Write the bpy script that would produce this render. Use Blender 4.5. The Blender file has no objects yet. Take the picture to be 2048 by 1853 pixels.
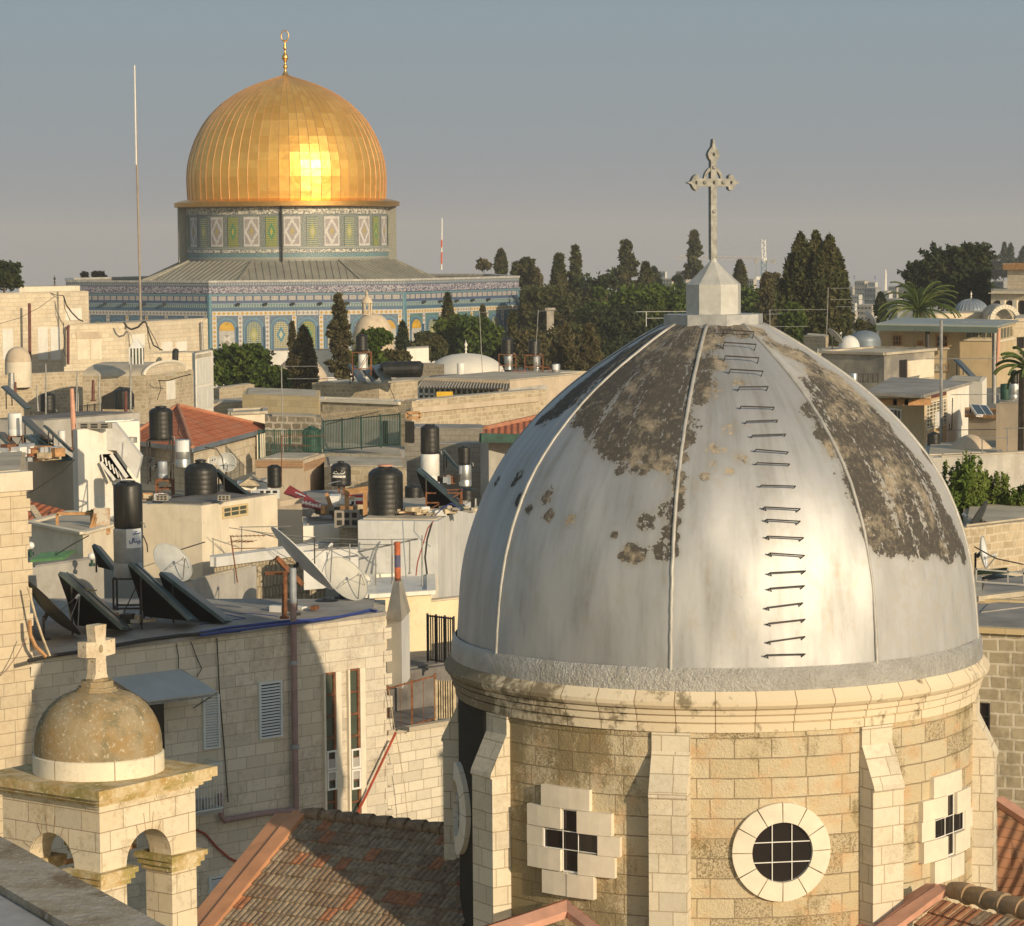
import bpy, math, random
import numpy as np
from mathutils import Vector, Matrix
random.seed(7); rng = np.random.default_rng(7)
PI = math.pi; R = math.radians
S = bpy.context.scene; COL = S.collection
# ---------------------------------------------------------------- camera
FPX = 5900.0; CZ = 40.0; PITCH = math.atan(451.5/FPX); ROLL = R(0.45)
cF = Vector((0, math.cos(PITCH), -math.sin(PITCH)))
_r0 = Vector((1, 0, 0)); _u0 = Vector((0, math.sin(PITCH), math.cos(PITCH)))
cR = _r0*math.cos(ROLL) - _u0*math.sin(ROLL); cU = _u0*math.cos(ROLL) + _r0*math.sin(ROLL)
cam = bpy.data.cameras.new('camera'); camo = bpy.data.objects.new('camera', cam); COL.objects.link(camo)
cam.sensor_fit = 'HORIZONTAL'; cam.sensor_width = 36; cam.lens = 36*FPX/2048; cam.clip_start = 0.5; cam.clip_end = 30000
camo.matrix_world = Matrix(((cR.x, cU.x, -cF.x, 0), (cR.y, cU.y, -cF.y, 0), (cR.z, cU.z, -cF.z, CZ), (0, 0, 0, 1)))
S.camera = camo
# ---------------------------------------------------------------- sky and sun
SUN_AZ = R(34); SUN_EL = R(15.5)       # azimuth: from straight behind the camera towards its right
sdir = Vector((math.sin(SUN_AZ)*math.cos(SUN_EL), -math.cos(SUN_AZ)*math.cos(SUN_EL), math.sin(SUN_EL)))
W = bpy.data.worlds.new('World'); S.world = W; W.use_nodes = True
wn = W.node_tree; bgn = wn.nodes['Background']
sky = wn.nodes.new('ShaderNodeTexSky'); sky.sky_type = 'NISHITA'; sky.sun_disc = False
sky.sun_elevation = SUN_EL; sky.sun_rotation = math.atan2(sdir.x, sdir.y)
sky.air_density = 1.6; sky.dust_density = 0.6; sky.ozone_density = 1.0; sky.altitude = 0
hs = wn.nodes.new('ShaderNodeHueSaturation'); hs.inputs['Saturation'].default_value = 0.75; hs.inputs['Value'].default_value = 1.0
def wnode(typ, *ins, **pr):
    nd = wn.nodes.new('ShaderNode'+typ)
    for k, v in pr.items(): setattr(nd, k, v)
    for i, v in enumerate(ins):
        if isinstance(v, bpy.types.NodeSocket): wn.links.new(v, nd.inputs[i])
        elif v is not None: nd.inputs[i].default_value = v
    return nd
wc = wnode('TexCoord'); wx = wnode('SeparateXYZ', wc.outputs['Generated'])       # direction looked at
SKY = 0.115
el_ = wnode('MapRange', wx.outputs[2], -0.02, 0.30, 0.0, 1.0)
rp = wnode('ValToRGB', el_.outputs[0]); cr = rp.color_ramp; cr.elements[0].position = 0; cr.elements[1].position = 1
for i, (p, c) in enumerate([(0.0, (.325, .312, .315)), (.07, (.312, .314, .325)), (.16, (.290, .322, .342)), (.32, (.262, .338, .378)), (1.0, (.18, .28, .37))]):
    e = cr.elements[0] if i == 0 else (cr.elements[-1] if i == 4 else cr.elements.new(p)); e.color = (*[x/SKY for x in c], 1)
away = wnode('MapRange', wx.outputs[1], -0.45, 0.35, 0.0, 1.0); away.interpolation_type = 'SMOOTHSTEP'
low = wnode('MapRange', wx.outputs[2], 0.22, 0.65, 1.0, 0.25); low.interpolation_type = 'SMOOTHSTEP'
ff = wnode('Math', away.outputs[0], low.outputs[0], operation='MULTIPLY')
mx = wn.nodes.new('ShaderNodeMix'); mx.data_type = 'RGBA'
wn.links.new(sky.outputs[0], hs.inputs['Color']); wn.links.new(ff.outputs[0], mx.inputs[0]); wn.links.new(hs.outputs[0], mx.inputs[6]); wn.links.new(rp.outputs[0], mx.inputs[7])
wn.links.new(mx.outputs[2], bgn.inputs[0]); bgn.inputs[1].default_value = SKY
sl = bpy.data.lights.new('sun', 'SUN'); sl.energy = 4.1; sl.angle = R(0.5); sl.color = (1.0, 0.80, 0.54)
so = bpy.data.objects.new('sun', sl); COL.objects.link(so); so.rotation_euler = sdir.to_track_quat('Z', 'Y').to_euler()
S.view_settings.view_transform = 'Standard'; S.view_settings.look = 'None'; S.view_settings.exposure = 0.0; S.view_settings.gamma = 1.0
S.render.engine = 'CYCLES'
# ---------------------------------------------------------------- measuring in the photograph
ZM = {'R1': (0, 500, 3.877), 'R2': (340, 40, 4.2), 'R3': (340, 380, 4.2), 'R4': (780, 460, 3.877), 'R5': (500, 700, 3.877),
      'R6': (0, 780, 3.877), 'R7': (400, 960, 3.6), 'R8': (0, 960, 4.2), 'B1': (0, 1220, 2.881), 'B2': (380, 1200, 2.793),
      'B3': (860, 1280, 3.183), 'B4': (1400, 1280, 3.111), 'B5': (880, 640, 2.533), 'B6': (1400, 640, 2.534),
      'B7': (1300, 240, 3.965), 'B8': (1600, 440, 3.507), 'V': (0, 0, 0.98438), 'S': (0, 0, 1.0)}
def q(k, x, y):
    a, b, s = ZM[k]; return (a + x/s, b + y/s)
CAM = Vector((0, 0, CZ))
def ray(p): return cF + cR*((p[0]-1024)/FPX) - cU*((p[1]-926.5)/FPX)
def P(p, D):
    d = ray(p); return CAM + d*(D/d.y)
def onz(p, z):
    d = ray(p); return CAM + d*((z-CZ)/d.z)
def onpl(p, p0, n):
    d = ray(p); return CAM + d*((p0-CAM).dot(n)/d.dot(n))
def ppm(D): return FPX/D
# ---------------------------------------------------------------- objects
BASE = {}
def tag(o, label=None, cat=None, group=None, kind=None):
    if label: o['label'] = label
    if cat: o['category'] = cat
    if group: o['group'] = group
    if kind: o['kind'] = kind
    return o
def empty(name, loc, label, cat, group=None):
    o = bpy.data.objects.new(name, None); o.empty_display_size = 0.3; COL.objects.link(o); o.location = loc
    BASE[o.name] = Vector(loc); return tag(o, label, cat, group)
class MB:
    def __init__(s): s.v = []; s.f = []; s.uv = []; s.mi = []; s.cur = 0
    def face(s, pts, uv=None):
        b = len(s.v); s.v += [tuple(p) for p in pts]; s.f.append(tuple(range(b, b+len(pts)))); s.uv.append(uv); s.mi.append(s.cur)
    def box(s, c, sx, sy, sz, rz=0):            # c = centre of the bottom face
        c = Vector(c); m = Matrix.Rotation(rz, 3, 'Z')
        s.prism([(c + m @ Vector((a*sx/2, b*sy/2, 0))) for a, b in ((-1, -1), (1, -1), (1, 1), (-1, 1))], c.z, c.z+sz)
    def prism(s, poly, z0, z1):
        A = [Vector((p[0], p[1], z0)) for p in poly]; B = [Vector((p[0], p[1], z1)) for p in poly]
        n = len(A); ar = sum(A[i].x*A[(i+1) % n].y-A[(i+1) % n].x*A[i].y for i in range(n))
        if ar < 0: A.reverse(); B.reverse()
        for i in range(n): j = (i+1) % n; s.face((A[i], A[j], B[j], B[i]))
        s.face(B); s.face(A[::-1])
    def slab(s, a, b, c, d, t):                 # a b c d corners, thickness vector t
        a, b, c, d, t = map(Vector, (a, b, c, d, t)); e = [a+t, b+t, c+t, d+t]; o = [a, b, c, d]
        s.face(o[::-1]); s.face(e)
        for i in range(4): j = (i+1) % 4; s.face((o[i], o[j], e[j], e[i]))
    def bar(s, a, b, w, h=None):
        a, b = Vector(a), Vector(b); h = h or w; d = (b-a).normalized(); u = d.cross(Vector((0, 0, 1)))
        if u.length < 1e-3: u = Vector((1, 0, 0))
        u.normalize(); n = u.cross(d).normalized(); u = u*w/2; n = n*h/2
        s.slab(a-u-n, a+u-n, a+u+n, a-u+n, b-a)
    def tube(s, pts, r, n=8, cap=True):
        pts = [Vector(p) for p in pts]; rs = r if isinstance(r, (list, tuple)) else [r]*len(pts); rings = []
        pu = None
        for i, p in enumerate(pts):
            d = (pts[min(i+1, len(pts)-1)]-pts[max(i-1, 0)]).normalized()
            u = pu - d*pu.dot(d) if pu is not None else d.cross(Vector((0, 0, 1)))
            if u.length < 1e-3: u = d.cross(Vector((1, 0, 0)))
            u.normalize(); pu = u; w = d.cross(u)
            rings.append([p + (u*math.cos(2*PI*k/n)+w*math.sin(2*PI*k/n))*rs[i] for k in range(n)])
        for i in range(len(rings)-1):
            for k in range(n):
                l = (k+1) % n; s.face((rings[i][k], rings[i][l], rings[i+1][l], rings[i+1][k]))
        if cap: s.face(rings[0][::-1]); s.face(rings[-1])
    def lathe(s, c, prof, n=32, a0=0, a1=2*PI, f=None):   # prof: (r, z) from bottom up
        c = Vector(c); full = abs(a1-a0-2*PI) < 1e-6; Rm = max(p[0] for p in prof)
        def pt(r, z, a):
            if f: r = f(r, z, a)
            return c + Vector((r*math.sin(a), -r*math.cos(a), z))
        L = [0]
        for i in range(1, len(prof)): L.append(L[-1]+math.hypot(prof[i][0]-prof[i-1][0], prof[i][1]-prof[i-1][1]))
        for i in range(len(prof)-1):
            (r0, z0), (r1, z1) = prof[i], prof[i+1]
            for k in range(n):
                A = a0+(a1-a0)*k/n; B = a0+(a1-a0)*(k+1)/n
                uv = ((A*Rm, L[i]), (B*Rm, L[i]), (B*Rm, L[i+1]), (A*Rm, L[i+1]))
                if r1 < 1e-5: s.face((pt(r0, z0, A), pt(r0, z0, B), pt(0, z1, A)), uv[:3])
                elif r0 < 1e-5: s.face((pt(0, z0, A), pt(r1, z1, B), pt(r1, z1, A)), (uv[0], uv[2], uv[3]))
                else: s.face((pt(r0, z0, A), pt(r0, z0, B), pt(r1, z1, B), pt(r1, z1, A)), uv)
    def flat(s, pts2, o, u, w, t):              # polygon in plane (o,u,w) extruded by t*normal
        n = Vector(u).cross(Vector(w)).normalized(); A = [Vector(o)+Vector(u)*a+Vector(w)*b for a, b in pts2]; B = [p+n*t for p in A]
        m = len(A); ar = sum(pts2[i][0]*pts2[(i+1) % m][1]-pts2[(i+1) % m][0]*pts2[i][1] for i in range(m))
        if ar < 0: A.reverse(); B.reverse()
        for i in range(m): j = (i+1) % m; s.face((A[i], A[j], B[j], B[i]))
        s.face(B); s.face(A[::-1])
    def build(s, name, mat, parent=None, smooth=False, weld=False, kind=None, label=None):
        base = BASE.get(parent.name, Vector((0, 0, 0))) if parent else None
        if base is None:
            xs = np.array(s.v); base = Vector((float(xs[:, 0].mean()), float(xs[:, 1].mean()), float(xs[:, 2].min())))
        me = bpy.data.meshes.new(name); me.from_pydata([tuple(Vector(p)-base) for p in s.v], [], s.f)
        ul = me.uv_layers.new(name='UVMap'); Z = Vector((0, 0, 1)); flatuv = []
        for fi, f in enumerate(s.f):
            if s.uv[fi] is not None:
                for t in s.uv[fi]: flatuv += [t[0], t[1]]
                continue
            p = [Vector(s.v[i]) for i in f]
            n = Vector((0, 0, 0))
            for i in range(len(p)): n += (p[i]-p[0]).cross(p[(i+1) % len(p)]-p[0])
            if n.length < 1e-12: n = Z.copy()
            n.normalize()
            if abs(n.z) > 0.985: t, b = Vector((1, 0, 0)), Vector((0, 1, 0))
            else: t = Z.cross(n).normalized(); b = n.cross(t)
            for x in p: flatuv += [x.dot(t), x.dot(b)]
        ul.data.foreach_set('uv', flatuv)
        mats = mat if isinstance(mat, (list, tuple)) else [mat]
        for m in mats: me.materials.append(M[m] if isinstance(m, str) else m)
        if len(mats) > 1: me.polygons.foreach_set('material_index', s.mi)
        if weld or smooth:
            import bmesh
            bm = bmesh.new(); bm.from_mesh(me); bmesh.ops.remove_doubles(bm, verts=bm.verts, dist=1e-4); bm.to_mesh(me); bm.free()
        if smooth: me.shade_smooth(); 
        if smooth and smooth is not True: me.set_sharp_from_angle(angle=R(smooth))
        me.update()
        o = bpy.data.objects.new(name, me); COL.objects.link(o)
        if parent: o.parent = parent
        else: o.location = base
        if not parent or kind: BASE[o.name] = base.copy()
        BASE[o.name] = base.copy()
        return tag(o, label=label, kind=kind)
def sub(o, name, mb, mat, **k):                 # sub-part of a part (shares the thing's base)
    c = mb.build(name, mat, None, **k); b = BASE[o.name]
    c.parent = o; c.location = Vector(c.location)-b if True else b; return c
# ---------------------------------------------------------------- materials
M = {}
class NT:
    def __init__(s, name):
        s.m = bpy.data.materials.new(name); s.m.use_nodes = True; s.t = s.m.node_tree; s.b = s.t.nodes['Principled BSDF']; M[name] = s.m
    def n(s, typ, ins=None, **props):
        nd = s.t.nodes.new('ShaderNode'+typ)
        for k, v in props.items(): setattr(nd, k, v)
        for k, v in (ins or {}).items(): s.put(nd.inputs[k], v)
        return nd
    def put(s, sock, v):
        if isinstance(v, bpy.types.NodeSocket): s.t.links.new(v, sock)
        elif isinstance(v, (tuple, list)) and len(v) == 3 and sock.type == 'RGBA': sock.default_value = (*v, 1)
        else: sock.default_value = v
    def math(s, op, a, b=0.0, c=None, clamp=False):
        nd = s.n('Math', operation=op, use_clamp=clamp); s.put(nd.inputs[0], a); s.put(nd.inputs[1], b)
        if c is not None: s.put(nd.inputs[2], c)
        return nd.outputs[0]
    def mix(s, f, a, b, mode='MIX'):
        nd = s.n('Mix', data_type='RGBA', blend_type=mode, clamp_factor=True)
        s.put(nd.inputs[0], f); s.put(nd.inputs[6], a); s.put(nd.inputs[7], b); return nd.outputs[2]
    def uv(s):
        nd = s.n('UVMap'); return nd.outputs[0]
    def obj(s): return s.n('NewGeometry').outputs['Position']
    def sep(s, v): nd = s.n('SeparateXYZ', {0: v}); return nd.outputs
    def noise(s, sc, det=3, rough=.55, vec=None, stretch=None):
        v = vec if vec is not None else s.obj()
        if stretch: v = s.n('VectorMath', {0: v, 1: stretch}, operation='MULTIPLY').outputs[0]
        return s.n('TexNoise', {'Vector': v, 'Scale': sc, 'Detail': det, 'Roughness': rough}).outputs['Fac']
    def ramp(s, f, a, b):                     # smooth step a..b
        nd = s.n('MapRange', {0: f, 1: a, 2: b, 3: 0.0, 4: 1.0}); nd.clamp = True; return nd.outputs[0]
    def bump(s, h, st=.3, d=.02):
        nd = s.n('Bump', {'Height': h, 'Strength': st, 'Distance': d}); s.put(s.b.inputs['Normal'], nd.outputs[0])
    def out(s, col, rough=.8, metal=0.0, spec=None):
        s.put(s.b.inputs['Base Color'], col); s.put(s.b.inputs['Roughness'], rough); s.put(s.b.inputs['Metallic'], metal)
        if spec is not None: s.put(s.b.inputs['Specular IOR Level'], spec)
        return s.m
def plain(name, c, rough=.7, metal=0., var=.15, sc=3.0, bump=.0):
    t = NT(name); n = t.noise(sc, 4, .6); c2 = tuple(x*(1-var*1.6) for x in c); c3 = tuple(min(1, x*(1+var)) for x in c)
    col = t.mix(t.ramp(n, .3, .7), c2, c3)
    if name.startswith(('plaster', 'concrete', 'roof_')):      # rain streaks, patches and grime
        st = t.noise(1.0, 5, .7, stretch=(2.6, 2.6, .22)); pt = t.noise(.55, 6, .75)
        col = t.mix(t.math('MULTIPLY', t.ramp(st, .52, .72), .42), col, tuple(x*.55 for x in c)); col = t.mix(t.math('MULTIPLY', t.ramp(pt, .56, .60), .30), col, (c[0]*.72, c[1]*.68, c[2]*.62)); col = t.mix(t.math('MULTIPLY', t.ramp(t.noise(1.7, 6, .75), .62, .66), .35), col, tuple(min(1, x*1.2) for x in c))
    t.out(col, rough, metal)
    if bump: t.bump(n, bump, .02)
    return t
def stone(name, c1, c2, mortar, bw, bh, ms=.012, stain=.25, stcol=(.16, .13, .09), bump=.25, nsc=6., pit=0.0, squash=.0, dark=.0, stsc=.5):
    t = NT(name); uv = t.uv()
    if squash: uv = t.n('VectorMath', {0: uv, 1: t.n('VectorMath', {0: t.n('TexNoise', {'Vector': uv, 'Scale': 2.2, 'Detail': 2}).outputs['Color'], 1: (squash, squash, 0)}, operation='MULTIPLY').outputs[0]}, operation='ADD').outputs[0]
    br = t.n('TexBrick', {'Vector': uv, 'Color1': c1, 'Color2': c2, 'Mortar': mortar, 'Scale': 1.0, 'Mortar Size': ms, 'Mortar Smooth': .25, 'Bias': -.15, 'Brick Width': bw, 'Row Height': bh}, offset=.5, offset_frequency=2, squash=1.35, squash_frequency=3)
    col = br.outputs['Color']
    n1 = t.noise(nsc, 5, .65); n2 = t.noise(stsc, 4, .7)
    b2 = t.n('TexBrick', {'Vector': uv, 'Color1': (0, 0, 0), 'Color2': (1, 1, 1), 'Mortar': (0, 0, 0), 'Scale': 1.0, 'Mortar Size': ms, 'Bias': 0., 'Brick Width': bw, 'Row Height': bh}, offset=.5, offset_frequency=2, squash=1.35, squash_frequency=3)
    col = t.mix(t.math('MULTIPLY', t.ramp(b2.outputs['Color'], .72, .95), .45), col, tuple(x*.62 for x in c1))
    col = t.mix(t.ramp(n1, .35, .75), col, (.93, .91, .88), 'MULTIPLY')
    if pit: col = t.mix(t.math('MULTIPLY', t.ramp(t.noise(nsc*5, 3, .7), .58, .66), t.ramp(n2, .4, .6)), col, tuple(x*.45 for x in c1))
    if stain:
        m = t.math('MULTIPLY', t.ramp(t.math('ADD', n2, t.math('MULTIPLY', t.math('SUBTRACT', n1, .5), .5)), .5, .68), stain)
        col = t.mix(m, col, stcol)
    t.out(col, .9, 0, .2)
    h = t.math('ADD', t.math('MULTIPLY', br.outputs['Fac'], -1.0), t.math('MULTIPLY', n1, .8)); t.bump(h, bump, .03)
    return t
stone('ashlar_cream', (.60, .50, .35), (.70, .60, .44), (.36, .29, .20), .62, .30, .012, .15)
stone('ashlar_white', (.66, .60, .48), (.76, .70, .58), (.38, .33, .26), .55, .28, .013, .12, pit=.5)
stone('facade_stone', (.60, .54, .44), (.74, .69, .58), (.42, .37, .30), .62, .31, .012, .3, (.2, .17, .13), pit=.6)
stone('rubble', (.42, .34, .23), (.64, .54, .39), (.56, .49, .37), .34, .22, .03, .45, (.2, .17, .11), .5, squash=.12)
stone('rubble_dark', (.22, .19, .14), (.42, .37, .28), (.5, .46, .38), .45, .3, .05, .5, (.12, .1, .07), .5, squash=.2)
stone('yellow_block', (.62, .49, .28), (.70, .58, .37), (.5, .4, .25), .8, .32, .012, .1)
stone('brick_strip', (.36, .2, .11), (.5, .3, .16), (.4, .3, .2), .22, .08, .012, .2)
stone('block_grey', (.3, .28, .24), (.37, .35, .3), (.22, .2, .17), .42, .2, .012, .3)
stone('right_wall', (.42, .36, .25), (.58, .5, .36), (.66, .6, .48), .36, .27, .03, .5, (.2, .17, .11), .5, squash=.06)
plain('plaster_white', (.80, .76, .67), .85, 0, .05, 1.2, .1)
plain('plaster_cream', (.72, .64, .5), .9, 0, .09, 1.0, .1)
plain('plaster_beige', (.56, .46, .34), .9, 0, .1, .9, .1)
plain('plaster_ochre', (.56, .44, .27), .9, 0, .1, .7, .1)
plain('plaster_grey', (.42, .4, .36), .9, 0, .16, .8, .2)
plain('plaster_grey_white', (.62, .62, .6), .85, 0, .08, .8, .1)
plain('concrete', (.36, .33, .28), .9, 0, .2, 1.1, .2)
plain('roof_grey', (.33, .31, .28), .9, 0, .22, .8, .2)
plain('roof_dark', (.17, .16, .15), .9, 0, .3, 1.2, .2)
plain('roof_pale', (.5, .44, .34), .9, 0, .2, .7, .2)
t = NT('black_plastic'); t.out(t.mix(t.ramp(t.noise(1.0, 5, .7, stretch=(5, 5, .5)), .5, .75), (.012, .013, .012), (.06, .055, .045)), t.math('ADD', .3, t.math('MULTIPLY', t.noise(4, 4), .3)))
plain('galvanised', (.5, .52, .52), .4, .75, .15, 3)
plain('boiler_grey', (.34, .37, .4), .5, .2, .12, 3)
plain('white_metal', (.75, .74, .7), .5, 0, .07, 3)
plain('dark_metal', (.05, .045, .04), .6, .3, .3, 5)
plain('grey_metal', (.3, .3, .29), .5, .4, .2, 4)
plain('rust', (.22, .09, .04), .85, .1, .4, 6)
plain('red_pipe', (.15, .05, .04), .7, 0, .25, 4)
plain('green_metal', (.02, .07, .05), .6, .1, .3, 4)
plain('dish_grey', (.45, .46, .44), .5, .1, .1, 3)
plain('dish_dark', (.05, .06, .065), .5, .2, .2, 3)
plain('panel_frame', (.1, .14, .14), .45, .4, .2, 3)
plain('wood', (.45, .25, .11), .8, 0, .25, 5)
plain('wood_pale', (.55, .45, .3), .8, 0, .25, 5)
plain('cable_dark', (.03, .028, .025), .7, 0, .2, 3)
plain('cable_blue', (.03, .05, .22), .5, 0, .2, 3)
plain('cable_red', (.35, .06, .03), .6, 0, .2, 3)
plain('terracotta', (.46, .2, .11), .85, 0, .15, 2, .2)
plain('marble', (.62, .6, .55), .6, 0, .08, .6)
plain('hatch_dark', (.02, .02, .018), .7, 0, .2, 3)
plain('shutter_white', (.72, .7, .64), .6, 0, .05, 2)
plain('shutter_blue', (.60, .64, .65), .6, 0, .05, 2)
plain('tarp', (.03, .06, .1), .6, 0, .4, 3)
plain('tarp_red', (.45, .04, .03), .7, 0, .3, 8)
plain('yellow_plastic', (.7, .42, .02), .5, 0, .1, 3)
plain('orange_plastic', (.6, .1, .03), .5, 0, .1, 3)
plain('bark', (.12, .09, .06), .95, 0, .3, 6, .3)
plain('ground_earth', (.22, .2, .15), .95, 0, .2, .02)
plain('haze_building', (.55, .5, .42), .9, 0, .12, .05)
plain('haze_white', (.7, .68, .62), .9, 0, .1, .05)
plain('awning_sheet', (.42, .46, .48), .6, .1, .08, 1); plain('lead_blue', (.2, .24, .28), .5, .3, .15, .5)
def glass(name, c):
    t = NT(name); t.out(t.mix(t.noise(1.5, 2), c, tuple(x*2 for x in c)), .12, 0, .6)
glass('glass_dark', (.012, .009, .008)); glass('glass_green', (.05, .06, .045)); glass('panel_glass', (.012, .018, .018)); M['panel_glass'].node_tree.nodes['Principled BSDF'].inputs['Roughness'].default_value = .3; M['panel_glass'].node_tree.nodes['Principled BSDF'].inputs['Specular IOR Level'].default_value = .25
def tiles(name, c1, c2, c3):
    t = NT(name); s = t.sep(t.uv())
    rib = t.math('SINE', t.math('MULTIPLY', s[0], 2*PI/.24)); row = t.math('FRACT', t.math('MULTIPLY', s[1], 1/.36))
    wn_ = t.n('TexWhiteNoise', {'Vector': t.n('CombineXYZ', {0: t.math('FLOOR', t.math('MULTIPLY', s[0], 1/.24)), 1: t.math('FLOOR', t.math('MULTIPLY', s[1], 1/.36))}).outputs[0]}).outputs['Value']
    col = t.mix(wn_, c1, c2); col = t.mix(t.math('MULTIPLY', t.ramp(t.noise(1.2, 5, .7), .5, .65), .6), col, c3)
    col = t.mix(t.ramp(row, .1, .0), col, tuple(x*.35 for x in c1))
    t.out(col, .85, 0, .2); t.bump(t.math('ADD', t.math('MULTIPLY', rib, .5), t.math('MULTIPLY', row, .6)), .9, .05)
tiles('tiles_red', (.42, .13, .06), (.52, .18, .09), (.38, .2, .12))
def foliage(name, a, b, c):
    t = NT(name); g = t.n('NewGeometry'); r = g.outputs['Random Per Island']
    col = t.mix(r, a, b); col = t.mix(t.ramp(t.noise(.6, 3, .6), .48, .66), col, c)
    t.out(col, .8, 0, .15)
    tr = t.n('BsdfTranslucent', {'Color': col}); mx = t.n('MixShader', {0: .22, 1: t.b.outputs[0], 2: tr.outputs[0]})
    t.t.links.new(mx.outputs[0], t.t.nodes['Material Output'].inputs[0])
foliage('leaf_cypress', (.04, .05, .018), (.085, .09, .03), (.11, .10, .04))
foliage('leaf_brown', (.065, .062, .028), (.12, .105, .045), (.15, .125, .06))
foliage('leaf_pine', (.035, .065, .012), (.085, .13, .022), (.13, .17, .03))
foliage('leaf_dark', (.02, .035, .015), (.045, .06, .022), (.06, .07, .025))
foliage('leaf_bright', (.07, .12, .02), (.15, .21, .045), (.22, .27, .07))
foliage('leaf_palm', (.06, .10, .03), (.13, .17, .05), (.2, .22, .08))
stone('rough_hewn', (.42, .36, .26), (.6, .52, .38), (.3, .25, .18), .16, .34, .03, .3, (.2, .17, .12), .9, squash=.2)
plain('dish_white', (.70, .71, .72), .5, 0, .05, 3); plain('dish_cream', (.55, .53, .46), .5, 0, .06, 3); plain('brass', (.5, .4, .15), .5, .6, .2, 4); plain('green_paint', (.10, .24, .09), .6, 0, .15, 3)
plain('plaster_yellow', (.78, .66, .44), .9, 0, .05, .8, .1); plain('sticker_white', (.72, .74, .76), .5, 0, .05, 3); plain('sticker_blue', (.03, .08, .3), .5, 0, .05, 3)
t = NT('rust_sheet'); t.out(t.mix(t.ramp(t.noise(1.3, 5, .65), .45, .6), (.58, .52, .42), (.36, .15, .03)), .8)
stone('ashlar_far', (.64, .55, .41), (.73, .65, .51), (.52, .44, .32), .62, .31, .022, .2, bump=.12)
plain('mast_brown', (.3, .25, .2), .6, 0, .2, 1); plain('corrugated', (.42, .37, .29), .8, 0, .2, 1); plain('dome_white', (.66, .63, .56), .8, 0, .08, .5, .1); plain('dome_stone', (.60, .49, .35), .9, 0, .15, 1.2, .1)
plain('metal_roof', (.34, .37, .34), .5, .2, .12, .5); plain('metal_roof_dark', (.12, .16, .14), .5, .2, .12, .5); plain('flue_blue', (.10, .10, .18), .7, 0, .2, 4); plain('red_orange', (.48, .13, .05), .75, 0, .2, 5)
plain('far_window', (.12, .12, .12), .5, 0, .2, 1); plain('haze_grey', (.34, .35, .34), .9, 0, .1, .05); plain('crane_teal', (.10, .2, .22), .6, 0, .1, 1); plain('crane_grey', (.35, .33, .33), .6, 0, .1, 1); plain('hill_earth', (.16, .17, .11), .95, 0, .25, .02)
t = NT('plaster_stained'); s = t.sep(t.obj()); t.out(t.mix(t.ramp(t.noise(.35, 4, .6), .42, .6), (.20, .19, .17), (.52, .46, .36)), .9)
foliage('leaf_far', (.05, .07, .05), (.075, .10, .065), (.10, .12, .08))
# ================================================================ ground
def ground():
    mb = MB(); ys = [-300, -40, 40, 100, 200, 420, 700, 1200, 2200, 4000, 7000]
    zs = [18, 18, 20, 22, 22, 22, 16, 4, -18, -52, -115]
    for i in range(len(ys)-1):
        for k in range(12):
            x0, x1 = -3600+600*k, -3000+600*k
            mb.face(((x0, ys[i], zs[i]), (x1, ys[i], zs[i]), (x1, ys[i+1], zs[i+1]), (x0, ys[i+1], zs[i+1])))
    o = mb.build('ground', 'ground_earth', None, kind='structure'); return o
ground()
# ================================================================ gold domed shrine
DC = Vector((-26.72, 355, 0)); TAU = R(8.9); RV = 28.5; ZE = CZ-4.75; OCTS = 2*RV*math.sin(R(22.5))
def oc(az, r=RV, z=0): return Vector((DC.x+r*math.sin(az), DC.y-r*math.cos(az), z))
def bandramp(t, v, H, bands):
    bands = [(p, tuple(.64*(x*.74+.26*(c[0]*.3+c[1]*.5+c[2]*.2)) for x in c)) for p, c in bands]
    nd = t.n('ValToRGB', {0: t.math('DIVIDE', v, H)}); cr = nd.color_ramp; cr.interpolation = 'CONSTANT'
    while len(cr.elements) > 1: cr.elements.remove(cr.elements[0])
    cr.elements[0].position = 0; cr.elements[0].color = (*bands[0][1], 1)
    for p, c in bands[1:]: e = cr.elements.new(p/H); e.color = (*c, 1)
    return nd.outputs[0]
def inband(t, v, a, b): return t.math('MULTIPLY', t.math('GREATER_THAN', v, a), t.math('LESS_THAN', v, b))
def frac(t, v, per): return t.math('FRACT', t.math('DIVIDE', v, per))
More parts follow.
